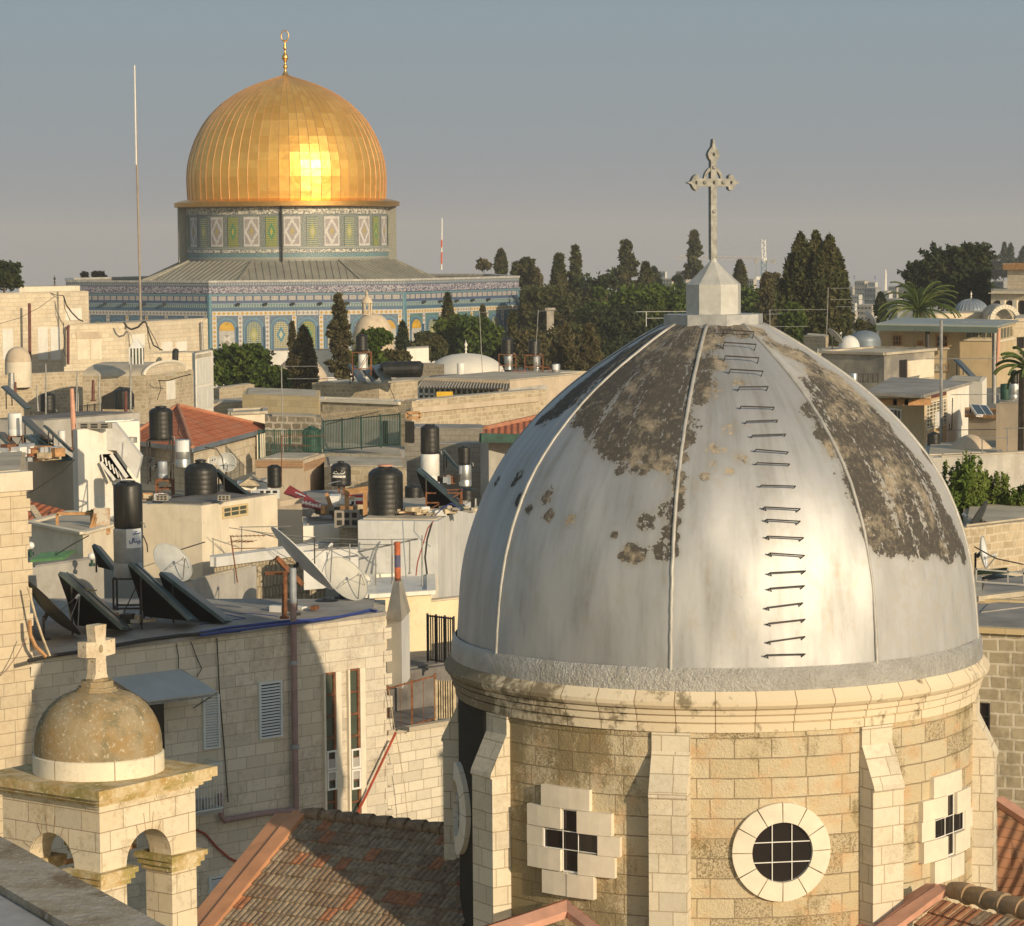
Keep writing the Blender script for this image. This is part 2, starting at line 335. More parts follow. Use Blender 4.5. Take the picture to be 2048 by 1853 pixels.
def tilewall(name, base, green=False):
    t = NT(name); uv = t.uv(); s = t.sep(uv); u, v = s[0], s[1]
    bl = (.075, .15, .30); tq = (.12, .36, .42); lace = (.2, .27, .36)
    col = bandramp(t, v, 8.2, [(0, lace), (.40, (.09, .085, .17)), (1.28, tq), (1.42, (.2, .26, .36)), (1.50, bl), (2.1, (.09, .16, .34)), (2.33, (.36, .5, .52)), (2.43, (.13, .3, .32)), (2.85, (.08, .2, .36)), (3.1, base), (7.85, (.16, .28, .4)), (8.0, tq)])
    n = t.n('TexNoise', {'Vector': t.n('VectorMath', {0: uv, 1: (1.0, 1.6, 1)}, operation='MULTIPLY').outputs[0], 'Scale': 4.2, 'Detail': 3, 'Distortion': 1.6}).outputs['Fac']
    ny = t.n('TexNoise', {'Vector': uv, 'Scale': 7.0, 'Detail': 3, 'Distortion': 1.0}).outputs['Fac']
    col = t.mix(t.math('MULTIPLY', inband(t, v, .46, 1.2), t.math('GREATER_THAN', n, .50)), col, (.42, .40, .43))
    # cream squares
    f = frac(t, u, .97); sq = t.math('MULTIPLY', inband(t, v, 1.55, 2.02), inband(t, f, .1, .9))
    col = t.mix(sq, col, (.38, .35, .31)); col = t.mix(t.math('MULTIPLY', t.math('MULTIPLY', inband(t, v, 1.65, 1.92), inband(t, f, .2, .8)), t.math('GREATER_THAN', ny, .55)), col, (.25, .22, .24))
    # lace dots
    fa = frac(t, u, .3); lac = t.math('MULTIPLY', t.math('ADD', inband(t, v, .08, .3), inband(t, v, 2.5, 2.78)), inband(t, fa, .25, .7))
    col = t.mix(t.math('MULTIPLY', lac, .6), col, (.45, .46, .42))
    # mosaic in the lower wall
    m = t.math('MULTIPLY', t.math('GREATER_THAN', v, 3.1), t.math('GREATER_THAN', ny, .56)); col = t.mix(t.math('MULTIPLY', m, .55), col, (.22, .29, .32))
    col = t.mix(t.math('MULTIPLY', t.math('LESS_THAN', ny, .42), .4), col, (.05, .09, .2))
    t.out(col, .45, 0, .4); return t
tilewall('tilework_blue', (.12, .22, .36)); tilewall('tilework_green', (.10, .27, .25))
def diamonds(name, c):
    t = NT(name); s = t.sep(t.uv()); a = t.math('ABSOLUTE', t.math('SUBTRACT', t.math('FRACT', s[0]), .5)); b = t.math('ABSOLUTE', t.math('SUBTRACT', t.math('FRACT', s[1]), .5))
    m = t.math('LESS_THAN', t.math('ADD', a, b), .4); t.out(t.mix(m, (.5, .48, .44), c), .5); return t
diamonds('diamonds_yellow', (.45, .26, .03)); diamonds('diamonds_grey', (.25, .22, .2))
def grille(name, ground, lattice, core):
    t = NT(name); s = t.sep(t.uv()); u, v = s[0], s[1]; a = t.math('ABSOLUTE', u)
    col = t.mix(t.math('MULTIPLY', t.math('GREATER_THAN', t.math('FRACT', t.math('MULTIPLY', u, 4.5)), .3), t.math('GREATER_THAN', t.math('FRACT', t.math('MULTIPLY', v, 7.0)), .3)), lattice, ground)
    e = t.math('ADD', a, t.math('MULTIPLY', t.math('ABSOLUTE', v), 1.0)); col = t.mix(t.math('LESS_THAN', e, .6), col, t.mix(t.math('LESS_THAN', e, .3), core, lattice)); t.out(col, .6); return t
grille('grille_blue', (.12, .14, .12), (.46, .42, .26), (.05, .18, .26)); grille('grille_green', (.04, .15, .09), (.36, .30, .07), (.06, .2, .10)); grille('grille_teal', (.03, .10, .13), (.38, .36, .22), (.3, .3, .1))
def lozenge(name):
    t = NT(name); s = t.sep(t.uv()); a = t.math('ABSOLUTE', s[0]); b = t.math('ABSOLUTE', s[1]); e = t.math('ADD', a, b)
    col = t.mix(t.math('MULTIPLY', t.math('GREATER_THAN', e, .62), t.math('LESS_THAN', e, .95)), (.3, .27, .26), (.52, .5, .48)); col = t.mix(t.math('GREATER_THAN', t.math('MAXIMUM', a, b), .84), col, (.5, .48, .46))
    col = t.mix(t.math('LESS_THAN', e, .28), col, (.38, .3, .1)); nz = t.n('TexNoise', {'Vector': t.uv(), 'Scale': 5.0, 'Detail': 2}).outputs['Fac']; t.out(t.mix(t.math('GREATER_THAN', nz, .55), col, tuple([.3, .3, .31])) if False else t.mix(t.math('MULTIPLY', t.math('GREATER_THAN', nz, .56), .5), col, (.22, .22, .24)), .6); return t
lozenge('lozenge_white')
plain('tile_blue', (.08, .15, .25), .4, 0, .15, 3); plain('tile_turquoise', (.11, .23, .29), .4, 0, .12, 3); plain('tile_yellow', (.5, .3, .03), .5, 0, .2, 2); plain('tile_pale', (.42, .41, .38), .5, 0, .2, 2)
plain('lead_roof', (.31, .30, .25), .62, .35, .12, .4)
t = NT('drum_tiles'); uv = t.uv(); s = t.sep(uv); u, v = s[0], s[1]
col = bandramp(t, v, 6.6, [(0, (.2, .24, .24)), (.15, (.16, .18, .2)), (1.0, (.12, .2, .26)), (1.1, (.2, .25, .24)), (4.75, (.36, .42, .4)), (4.95, (.17, .2, .22)), (5.5, (.08, .3, .38)), (5.95, (.4, .42, .36)), (6.15, (.3, .3, .24))])
n = t.n('TexNoise', {'Vector': uv, 'Scale': 3.6, 'Detail': 3, 'Distortion': 1.5}).outputs['Fac']; n2 = t.n('TexNoise', {'Vector': uv, 'Scale': 8.0, 'Detail': 3}).outputs['Fac']
col = t.mix(t.math('MULTIPLY', t.math('ADD', inband(t, v, .2, .95), inband(t, v, 5.05, 5.4)), t.math('GREATER_THAN', n, .5)), col, (.6, .57, .48))
col = t.mix(t.math('MULTIPLY', t.math('GREATER_THAN', n2, .53), .5), col, (.38, .38, .33)); t.out(col, .5)
# gold
t = NT('gold_panels'); g = t.n('NewGeometry'); r = g.outputs['Random Per Island']
n = t.noise(.55, 4, .6); col = t.mix(r, (.90, .47, .09), (.97, .58, .15)); col = t.mix(t.ramp(n, .45, .75), col, (.80, .44, .10))
t.out(col, t.math('ADD', t.math('MULTIPLY', r, .08), .33), .72); t.bump(t.noise(1.3, 3, .5), .25, .12)
plain('gold_trim', (.85, .5, .16), .38, 1.0, .08, 2); plain('gold_seam', (.66, .42, .2), .6, .8, .1, 2)
def shrine():
    root = empty('domed_shrine', (DC.x, DC.y, 22.0), 'octagonal shrine with blue patterned tilework and large gold dome on a tiled drum', 'shrine')
    H = 8.0
    for k in range(-4, 4):
        a0 = TAU+R(45*k-22.5); a1 = a0+R(45); A, B = oc(a0), oc(a1); mid = TAU+R(45*k); nrm = Vector((math.sin(mid), -math.cos(mid), 0)); tn = (B-A).normalized(); L = (B-A).length
        mb = MB(); z0 = ZE-H
        A0 = Vector((A.x, A.y, 0)); 
        def pt(u, v, off=0): return A0+tn*u+nrm*off+Vector((0, 0, ZE-v))
        mb.face((pt(0, H), pt(L, H), pt(L, 0), pt(0, 0)), ((0, H), (L, H), (L, 0), (0, 0)))
        fc = mb.build('tiled_wall', 'tilework_green' if k == 1 else 'tilework_blue', root)
        mb = MB(); mb.slab(pt(0, H+6.8), pt(L, H+6.8), pt(L, H), pt(0, H), -nrm*.5); mb.build('marble_wall', 'marble', root)
        mb = MB(); mb.slab(pt(-.05, .02, .12), pt(L+.05, .02, .12), pt(L+.05, -.22, .12), pt(-.05, -.22, .12), -nrm*1.0); mb.build('parapet_cap', 'tile_pale', root)
        mb = MB(); mb.slab(pt(0, 3.0, -.5), pt(L, 3.0, -.5), pt(L, 0, -.5), pt(0, 0, -.5), -nrm*.45); mb.build('parapet_back', 'lead_roof', root)
        if k in (-1, 0, 1):
            for uu in (.12, L-.12):
                mb = MB(); mb.slab(pt(uu-.12, H, .06), pt(uu+.12, H, .06), pt(uu+.12, 1.3, .06), pt(uu-.12, 1.3, .06), -nrm*.04); mb.build('corner_strip', 'tile_turquoise', root)
            for i in range(5):
                mb = MB(); c = pt(3.2+i*3.05, 2.42, .35); mb.box((c.x, c.y, c.z-.12), .35, .35, .25); mb.build('lamp', 'hatch_dark', root)
        if k not in (-1, 0, 1): continue
        def strip(u0, v0, u1, v1, mat, off=.05, reps=None):
            w, h = abs(u1-u0), abs(v1-v0); mb = MB(); e = .52; U, V = max(1, round(w/e)), max(1, round(h/e))
            mb.face((pt(u0, v1, off), pt(u1, v1, off), pt(u1, v0, off), pt(u0, v0, off)), ((0, V), (U, V), (U, 0), (0, 0)))
            mb.build('diamond_band', mat, root)
        sp = 3.0; cx0 = L/2-3*sp
        for i in range(7):
            c = cx0+i*sp
            def arch(w, vt, vb, off, n=8):
                pts = [pt(c-w, vb, off), pt(c+w, vb, off)]; uvs = [(-1, -1), (1, -1)]
                vs = vt+w*1.15
                for j in range(n+1):
                    a = PI*j/n; x = math.cos(a)*w; h = math.sin(a)**.85*w*1.15
                    pts.append(pt(c+x, vs-h, off)); uvs.append((x/w, 1-2*(vs-h-vt)/(vb-vt)))
                return pts, uvs
            blind = i in (0, 6)
            mb = MB(); a_, u_ = arch(1.16, 3.95, 7.75, .05); mb.face(a_, u_); f0 = mb.build('arched_window', 'tile_turquoise', root)
            for w, vt, vb, off, mat, nm in ((1.0, 4.1, 7.7, .09, 'tile_blue', 'inner_frame'), (.8 if not blind else .86, 4.35, 7.35, .13, ('grille_blue', 'grille_teal', 'grille_blue', 'grille_green')[i % 4] if not blind else 'tile_pale', 'grille')):
                mb = MB(); a_, u_ = arch(w, vt, vb, off); mb.face(a_, u_); sub(f0, nm, mb, mat)
            if blind:
                mb = MB(); a_, u_ = arch(.86, 4.35, 5.35, .16); mb.face(a_); sub(f0, 'lunette', mb, 'tile_yellow')
                mb = MB(); mb.face((pt(c-.35, 7.0, .17), pt(c+.35, 7.0, .17), pt(c+.35, 5.8, .17), pt(c-.35, 5.8, .17))); sub(f0, 'panel', mb, 'diamonds_grey')
            # moulding on the right of each niche throws a small shade
            mb = MB(); mb.slab(pt(c+1.16, 7.75, 0), pt(c+1.3, 7.75, 0), pt(c+1.3, 4.9, 0), pt(c+1.16, 4.9, 0), nrm*.28); sub(f0, 'jamb', mb, 'tile_blue')
            if i < 6:
                mid_ = c+sp/2; yel = i in (2, 3)
                strip(mid_-.24, 3.75, mid_+.24, 7.75, 'diamonds_yellow' if yel else 'diamonds_grey', .06)
        ym = 'diamonds_yellow' if k != -1 else 'diamonds_grey'
        strip(.3, 3.2, cx0+2.5*sp+.2, 3.7, ym); strip(cx0+3.5*sp-.2, 3.2, L-.3, 3.7, ym); strip(cx0+2.5*sp+.3, 3.2, cx0+3.5*sp-.3, 3.7, 'diamonds_grey')
        strip(.3, 3.75, .8, 7.75, ym, .06); strip(L-.8, 3.75, L-.3, 7.75, ym, .06)
    # lead roof
    mb = MB(); r0, r1, zr0, zr1 = 26.5, 12.2, ZE-3.6, CZ-2.55
    for k in range(8):
        a0 = TAU+R(45*k-22.5); a1 = a0+R(45)
        A, B, C_, D_ = oc(a0, r0, zr0), oc(a1, r0, zr0), oc(a1, r1/.93, zr1), oc(a0, r1/.93, zr1)
        mb.face((A, B, C_, D_))
    rf = mb.build('roof', 'lead_roof', root)
    mb = MB()
    for k in range(8):
        a0 = TAU+R(45*k-22.5); a1 = a0+R(45)
        A, B, C_, D_ = oc(a0, r0, zr0), oc(a1, r0, zr0), oc(a1, r1/.93, zr1), oc(a0, r1/.93, zr1)
        mb.bar(A+Vector((0, 0, .08)), D_+Vector((0, 0, .08)), .3, .2); tn = (B-A).normalized(); mid = (A+B)/2; up = ((C_+D_)/2-mid)
        hw = (B-A).length/2; hc = (C_-D_).length/2
        for j in range(-13, 14):
            x = j*.8; 
            if abs(x) > hw: continue
            f = 1.0 if abs(x) <= hc else (hw-abs(x))/(hw-hc)
            p = mid+tn*x; mb.bar(p+Vector((0, 0, .05)), p+up*f+Vector((0, 0, .05)), .09, .1)
    sub(rf, 'seams', mb, 'lead_roof')
    # drum
    zb, zt = CZ-2.75, CZ+3.85; mb = MB(); n = 96; rd = 12.15
    for k in range(n):
        a, b = 2*PI*k/n, 2*PI*(k+1)/n
        mb.face((oc(a, rd, zb), oc(b, rd, zb), oc(b, rd, zt), oc(a, rd, zt)), ((a*rd, 6.6), (b*rd, 6.6), (b*rd, 0), (a*rd, 0)))
    dr = mb.build('drum', 'drum_tiles', root, smooth=True, weld=True)
    for i in range(32):
        ac = R(-4.4+11.25*i); col_ = i % 2 == 0; hw = R(3.2 if col_ else 4.6); mb = MB(); z0, z1 = CZ-.85, CZ+2.6
        for j in range(4):
            a, b = ac-hw+2*hw*j/4, ac-hw+2*hw*(j+1)/4; ua, ub = -1+j/2, -1+(j+1)/2
            mb.face((oc(a, rd+.06, z0), oc(b, rd+.06, z0), oc(b, rd+.06, z1), oc(a, rd+.06, z1)), ((ua, -1), (ub, -1), (ub, 1), (ua, 1)))
        mb.build('drum_window' if col_ else 'drum_panel', ('grille_teal', 'grille_teal', 'grille_green')[(i//2+2) % 3] if col_ else 'lozenge_white', root)
    for a in (-80, 10+82, 190, 280-4):
        if a in (190,): pass
        aa = R(a); mb = MB(); c = oc(aa, rd+.25, zb); mb.box(c, 1.6, 1.3, zt-zb, aa); mb.build('pier', 'drum_tiles', root)
    a = R(1.2); mb = MB(); mb.tube([oc(a, rd+.3, zb-.2), oc(a, rd+.3, zt+.6)], .13, 6); mb.build('downpipe', 'hatch_dark', root)
    # gold eave and dome
    mb = MB(); mb.lathe((DC.x, DC.y, 0), [(12.1, CZ+3.75), (13.45, CZ+3.85), (13.5, CZ+4.35), (12.9, CZ+4.55), (11.8, CZ+4.75)], 96); mb.build('eave', 'gold_trim', root, smooth=30)
    prof = [(825, 0), (829, 60), (831, 120), (832, 180), (828, 245), (819, 310), (803, 375), (782, 440), (757, 505), (723, 572), (684, 636), (640, 694), (588, 748), (530, 800), (468, 846), (404, 886), (335, 922), (262, 954), (190, 980), (115, 1004), (35, 1030)]
    prof = [(r*.01433, CZ+4.7+h*.01433) for r, h in prof]
    NS = 60; mb = MB(); rr = random.Random(3)
    for i in range(len(prof)-1):
        (ra, za), (rb, zb_) = prof[i], prof[i+1]
        for k in range(NS):
            a, b = 2*PI*k/NS, 2*PI*(k+1)/NS; j = lambda: rr.uniform(-.012, .012)
            mb.face((oc(a, ra+j(), za), oc(b, ra+j(), za), oc(b, rb+j(), zb_), oc(a, rb+j(), zb_)))
    gd = mb.build('gold_dome', 'gold_panels', root)
    mb = MB()
    for k in range(NS):
        a = 2*PI*k/NS; mb.tube([oc(a, r+.03, z) for r, z in prof], [.028 if i < 14 else .02 for i in range(len(prof))], 4, False)
    sub(gd, 'seams', mb, 'gold_seam')
    z0 = prof[-1][1]-.05; k_ = .01433
    fin = [(.55, 0), (.42, .15), (.2, .5), (.13, .85), (.2, .95), (.33, 1.12), (.2, 1.3), (.12, 1.5), (.16, 1.75), (.34, 2.0), (.42, 2.2), (.3, 2.5), (.14, 2.8), (.11, 3.15), (.27, 3.35), (.12, 3.55), (.17, 3.8), (.08, 3.95), (.1, 4.15), (.0, 4.25)]
    mb = MB(); mb.lathe((DC.x, DC.y, z0), fin, 16); fo = mb.build('finial', 'gold_trim', root, smooth=True)
    mb = MB(); pts = []; zc = z0+4.15+.62
    for k in range(25):
        a = R(-90+8)+2*PI*k/24*.98; pts.append(Vector((DC.x+.45*math.cos(a), DC.y, zc+.62*math.sin(a))))
    mb.tube(pts, [.12]*3+[.07]*19+[.12]*3, 6); sub(fo, 'crescent', mb, 'gold_trim')
shrine()
# ================================================================ silver domed church
AX = Vector(((1431-1024)/FPX*56, 56, 0)); K = 105.36; Y0 = 472.0
def zy(y): return P((1431, y), 56).z
PRO = [(98, 648), (124, 666), (150, 681), (176, 695), (198, 708), (222, 723), (250, 741), (278, 760), (304, 781), (329, 802), (353, 825), (376, 849), (398, 873), (418, 898), (434, 920), (449, 943), (462, 968), (473, 994), (484, 1020), (493, 1047), (501, 1074), (507, 1100), (512, 1130), (516, 1160), (519, 1195), (522, 1230), (525, 1270), (526, 1300)]
PRO = [(r/K, zy(y)) for r, y in PRO][::-1]          # bottom to top
def smooth_profile(pr, n=120):
    z = np.array([p[1] for p in pr]); r = np.array([p[0] for p in pr]); zz = np.linspace(z[0], z[-1], n); v = np.interp(zz, z, r)**2
    for _ in range(60):
        w = v.copy(); w[1:-1] = (v[:-2]+2*v[1:-1]+v[2:])/4; v = w
    return [(float(math.sqrt(a)), float(b)) for a, b in zip(v, zz)]
PRO = smooth_profile(PRO)
RIBS = [-57, -13, 31, 76, 121, 166, 212, 257]
def facet(az):                                       # slight flattening between the ribs
    d = math.degrees(az) % 360; rb = sorted(x % 360 for x in RIBS)
    for i in range(8):
        a, b = rb[i], rb[(i+1) % 8]; w = (b-a) % 360; e = (d-a) % 360
        if e <= w: x = R(e-w/2); return 1-.12*(1-math.cos(R(w/2))/math.cos(x))
    return 1
_pz = np.array([p[1] for p in PRO]); _pr = np.array([p[0] for p in PRO])
def rad(z): return float(np.interp(z, _pz, _pr))
def hitdome(p, off=0.0):
    d = ray(p).normalized(); t = 45.0
    while t < 62:
        x = CAM+d*t; r = math.hypot(x.x-AX.x, x.y-AX.y)
        if x.z < PRO[-1][1] and x.z > PRO[0][1]-1:
            az = math.atan2(x.x-AX.x, -(x.y-AX.y))
            if r <= rad(x.z)*facet(az)+off: return x
        t += .01
    return None
def dp(az, z, off=0.0):
    r = rad(z)*facet(az)+off; return Vector((AX.x+r*math.sin(az), AX.y-r*math.cos(az), z))
t = NT('silver_paint')
at = t.n('Attribute', attribute_name='peel').outputs['Fac']; tn_ = t.n('Attribute', attribute_name='tan').outputs['Fac']; az_ = t.n('Attribute', attribute_name='streak').outputs['Vector']
n1 = t.noise(3.6, 9, .78); n2 = t.noise(9, 4, .6); n3 = t.noise(1.1, 3, .5); nst = t.noise(1.0, 5, .65, vec=az_, stretch=(7.0, .55, 1.0)); nfl = t.noise(14, 4, .75, vec=az_, stretch=(1.6, .7, 1.0))
edge = t.math('ADD', at, t.math('ADD', t.math('MULTIPLY', t.math('SUBTRACT', n1, .5), 2.0), t.math('MULTIPLY', t.math('SUBTRACT', nfl, .5), .9)))
mask = t.ramp(edge, .40, .43)
flk = t.ramp(t.math('ADD', nst, t.math('MULTIPLY', t.math('SUBTRACT', nfl, .5), .8)), .61, .63); mask = t.math('MULTIPLY', mask, t.math('SUBTRACT', 1.0, flk))
dirt = t.ramp(nst, .42, .72)
silver = t.mix(dirt, (.46, .468, .475), (.35, .355, .36)); silver = t.mix(t.math('MULTIPLY', t.ramp(t.math('ADD', at, t.math('MULTIPLY', n1, .5)), .3, .6), .5), silver, (.34, .33, .30))
silver = t.mix(t.math('MULTIPLY', t.math('MULTIPLY', t.ramp(nst, .55, .7), t.ramp(n2, .4, .6)), .5), silver, (.34, .29, .21)); silver = t.mix(t.math('MULTIPLY', t.ramp(t.noise(2.4, 5, .7), .56, .66), .35), silver, (.42, .38, .31))
bare = t.mix(t.ramp(t.math('ADD', tn_, t.math('ADD', t.math('MULTIPLY', t.math('SUBTRACT', t.noise(1.5, 5, .6), .5), 3.4), t.math('MULTIPLY', t.math('SUBTRACT', t.noise(7, 6, .75), .5), 2.6))), .2, 1.0), (.06, .056, .05), (.34, .29, .215)); bare = t.mix(t.math('MULTIPLY', t.ramp(n2, .4, .7), .35), bare, (.11, .10, .085))
bare = t.mix(t.math('MULTIPLY', t.math('MULTIPLY', t.ramp(nfl, .52, .6), t.ramp(tn_, -.3, 1.0)), .4), bare, (.5, .41, .28))
col = t.mix(mask, silver, bare)
worn = t.ramp(t.sep(az_)[0], 2*R(31), 2*R(33)); col = t.mix(t.math('MULTIPLY', t.math('MULTIPLY', worn, t.math('SUBTRACT', 1.0, mask)), t.ramp(n1, .5, .56)), col, (.44, .43, .41))
t.out(col, t.math('ADD', t.math('ADD', t.mix(mask, (.50, .50, .50), (.9, .9, .9)), t.math('MULTIPLY', n3, .14)), t.math('MULTIPLY', worn, .16)), t.math('MULTIPLY', t.math('SUBTRACT', 1.0, mask), t.math('SUBTRACT', .60, t.math('MULTIPLY', worn, .30))))
t.bump(t.math('ADD', t.math('ADD', t.math('MULTIPLY', mask, -.8), t.math('MULTIPLY', n3, 1.2)), t.math('ADD', t.math('MULTIPLY', n2, .15), t.math('MULTIPLY', t.noise(28, 3, .6), .06))), .35, .03)
t = NT('silver_rough'); n1 = t.noise(13, 4, .7); t.out(t.mix(t.ramp(t.noise(3, 4), .4, .7), (.50, .49, .46), (.40, .385, .35)), .5, .4); t.bump(n1, 1.0, .07)
plain('rib_silver', (.44, .43, .40), .6, .3, .15, 4, .2)
t = NT('drum_stone'); uv = t.uv(); s = t.sep(uv)
wob = t.n('VectorMath', {0: uv, 1: t.n('VectorMath', {0: t.n('TexNoise', {'Vector': uv, 'Scale': 3.0, 'Detail': 2}).outputs['Color'], 1: (.03, .03, 0)}, operation='MULTIPLY').outputs[0]}, operation='ADD').outputs[0]
br = t.n('TexBrick', {'Vector': wob, 'Color1': (.60, .50, .32), 'Color2': (.72, .64, .47), 'Mortar': (.36, .28, .18), 'Scale': 1.0, 'Mortar Size': .012, 'Mortar Smooth': .35, 'Bias': 0., 'Brick Width': .66, 'Row Height': .355}, offset=.5, squash=1.3, squash_frequency=2)
n1 = t.noise(7, 5, .7); n2 = t.noise(.8, 4, .7, stretch=(1, 1, .6)); n3 = t.noise(26, 4, .75)
col = t.mix(t.ramp(t.noise(2.2, 3), .5, .7), br.outputs['Color'], (.66, .46, .27)); 
az = t.math('DIVIDE', s[0], 4.93)      # azimuth along the wall: stains thicken towards the left
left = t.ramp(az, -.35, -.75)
b2 = t.n('TexBrick', {'Vector': wob, 'Color1': (0, 0, 0), 'Color2': (1, 1, 1), 'Mortar': (0, 0, 0), 'Scale': 1.0, 'Mortar Size': .012, 'Bias': 0., 'Brick Width': .66, 'Row Height': .355}, offset=.5, squash=1.3, squash_frequency=2)
rb_ = b2.outputs['Color']; col = t.mix(t.math('MULTIPLY', t.ramp(rb_, .55, .9), .5), col, (.50, .40, .24)); col = t.mix(t.math('MULTIPLY', t.math('MULTIPLY', t.ramp(rb_, .78, .9), t.ramp(n3, .47, .58)), .85), col, (.23, .18, .10))
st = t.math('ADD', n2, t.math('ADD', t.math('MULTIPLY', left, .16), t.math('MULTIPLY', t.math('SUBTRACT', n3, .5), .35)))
st = t.math('ADD', st, t.math('MULTIPLY', t.ramp(s[1], CZ-9.4, CZ-8.6), .07))
col = t.mix(t.math('MULTIPLY', t.ramp(st, .565, .67), .75), col, (.22, .17, .08)); col = t.mix(t.math('MULTIPLY', t.math('MULTIPLY', t.ramp(n3, .60, .68), t.ramp(n2, .46, .58)), .7), col, (.28, .22, .12))
col = t.mix(t.ramp(az, -1.03, -1.12), col, (.05, .045, .035))  # wall turns near black past the left buttress
t.out(col, .92, 0, .15); t.bump(t.math('ADD', t.math('MULTIPLY', br.outputs['Fac'], -1.2), t.math('ADD', n1, t.math('MULTIPLY', n3, .8))), .8, .06)
stone('trim_stone', (.66, .59, .46), (.76, .70, .57), (.42, .35, .25), .5, .34, .012, .22, (.30, .24, .15), .3, 9, pit=.85)
plain('trim_plain', (.74, .67, .54), .85, 0, .07, 2.5, .12)
t = NT('cornice_stone'); uv = t.uv(); br = t.n('TexBrick', {'Vector': uv, 'Color1': (.66, .56, .4), 'Color2': (.72, .63, .47), 'Mortar': (.28, .2, .12), 'Scale': 1.0, 'Mortar Size': .010, 'Brick Width': .72, 'Row Height': 3.0}); s = t.sep(uv)
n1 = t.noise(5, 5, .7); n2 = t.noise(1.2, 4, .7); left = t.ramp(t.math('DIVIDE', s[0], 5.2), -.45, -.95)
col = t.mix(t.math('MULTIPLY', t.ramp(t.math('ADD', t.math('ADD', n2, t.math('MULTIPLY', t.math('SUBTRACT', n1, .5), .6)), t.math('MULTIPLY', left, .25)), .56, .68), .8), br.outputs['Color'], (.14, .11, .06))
t.out(col, .9, 0, .15); t.bump(t.math('ADD', t.math('MULTIPLY', br.outputs['Fac'], -1), n1), .35, .03)
BL = [('B5', x, y, r, w, tn) for x, y, r, w, tn in [
 (1230, 60, 70, 1, .6), (1300, 110, 60, 1, .5), (1270, 330, 70, 1, .1), (1150, 80, 80, 1, .4), (800, 520, 60, 1, .2), (960, 600, 90, 1, .1), (700, 520, 40, .8, .2), (1180, 640, 60, 1, .3), (1290, 220, 50, 1, .2), (1210, 860, 30, 1, .3), (1180, 1100, 34, 1, 0), (1100, 130, 110, 1, .1), (1000, 200, 110, 1.1, 0), (1200, 200, 110, 1, .2), (1050, 330, 150, 1.2, .05), (900, 330, 100, 1.2, 0), (780, 430, 80, 1, .1), (1150, 380, 120, 1.2, .05), (1000, 520, 130, 1.2, .2), (1150, 540, 95, 1.2, -.2), (880, 590, 80, 1, .2), (1050, 650, 80, 1, .4), (900, 660, 50, .9, .1), (850, 500, 100, 1, .1), (1020, 740, 50, 1, .2), (1150, 740, 45, .9, .5), (1200, 800, 40, 1, .3), (1150, 960, 42, 1.1, 0), (1200, 930, 34, 1.1, 0), (1195, 1020, 30, 1.1, 0), (1035, 1025, 42, 1.1, 0), (1160, 1060, 30, 1, 0), (1130, 1170, 48, 1.2, 0), (990, 1195, 46, 1.1, 0), (930, 1195, 22, 1, 0), (960, 1150, 20, 1, 0), (880, 1090, 20, 1, 0), (905, 770, 22, 1, 0), (540, 900, 45, .8, .3), (550, 990, 35, .8, .3), (450, 960, 26, .9, 0), (660, 1020, 40, .6, .8),
 (1050, 90, 40, 1, .1), (930, 170, 70, 1, 0), (820, 260, 80, 1.1, 0), (700, 360, 85, 1.1, 0), (600, 450, 70, 1.1, 0), (520, 500, 50, 1, 0), (400, 790, 34, 1, 0), (400, 910, 38, 1.1, 0), (290, 820, 26, 1, 0), (370, 830, 20, .9, 0), (1185, 1180, 26, 1, .2), (1230, 700, 26, 1, .4), (1250, 600, 30, 1, .3)]]
BL += [('B6', x, y, r, w, tn) for x, y, r, w, tn in [
 (60, 350, 70, .42, .9), (70, 650, 60, .42, .9), (200, 700, 50, .40, .9), (150, 550, 50, .40, .9), (20, 800, 22, .8, .8), (60, 100, 60, .95, .6), (200, 60, 60, 1, .6), (200, 320, 50, .42, .8), (150, 770, 24, .7, .8), (60, 740, 40, .42, .8),
 (300, 60, 55, 1, .7), (90, 60, 55, 1, .7), (30, 120, 60, 1, .4), (160, 40, 60, 1, .7), (80, 220, 60, .7, .8), (700, 480, 110, 1, .3), (850, 620, 110, 1, .3), (980, 760, 110, 1, .3), (1080, 880, 100, 1, .2), (1180, 1020, 90, 1, .1), (450, 170, 50, 1, .7), (620, 370, 60, 1, .3), (1100, 1100, 70, 1, .1), (950, 1120, 60, 1, .1), (380, 130, 50, 1, .7), (520, 190, 70, 1, .8), (560, 330, 50, 1, -.2), (650, 300, 100, 1.1, .9), (760, 400, 110, 1.2, .7), (600, 470, 60, 1.1, -.3), (870, 500, 100, 1, .4), (740, 560, 100, 1.2, .0), (680, 640, 60, 1, .3), (950, 620, 90, 1, .3), (850, 720, 110, 1.1, .1), (1050, 700, 90, 1, .2), (820, 850, 70, 1.2, -.2), (960, 860, 110, 1.2, .4), (1120, 820, 100, 1.1, .2), (900, 980, 100, 1.2, .1), (1050, 980, 110, 1.1, .5), (1190, 950, 90, 1, .4), (900, 1110, 65, 1.2, -.1), (1000, 1110, 60, 1.1, .1), (1150, 1080, 90, 1, .1), (1270, 1080, 80, 1.1, -.2), (1240, 1140, 70, 1.1, -.2), (1330, 1180, 60, 1, -.1), (560, 450, 34, 1, -.2), (615, 580, 36, 1.1, -.3), (1040, 1140, 50, 1, 0), (1000, 480, 60, 1, .5), (1150, 690, 50, 1, .3)]]
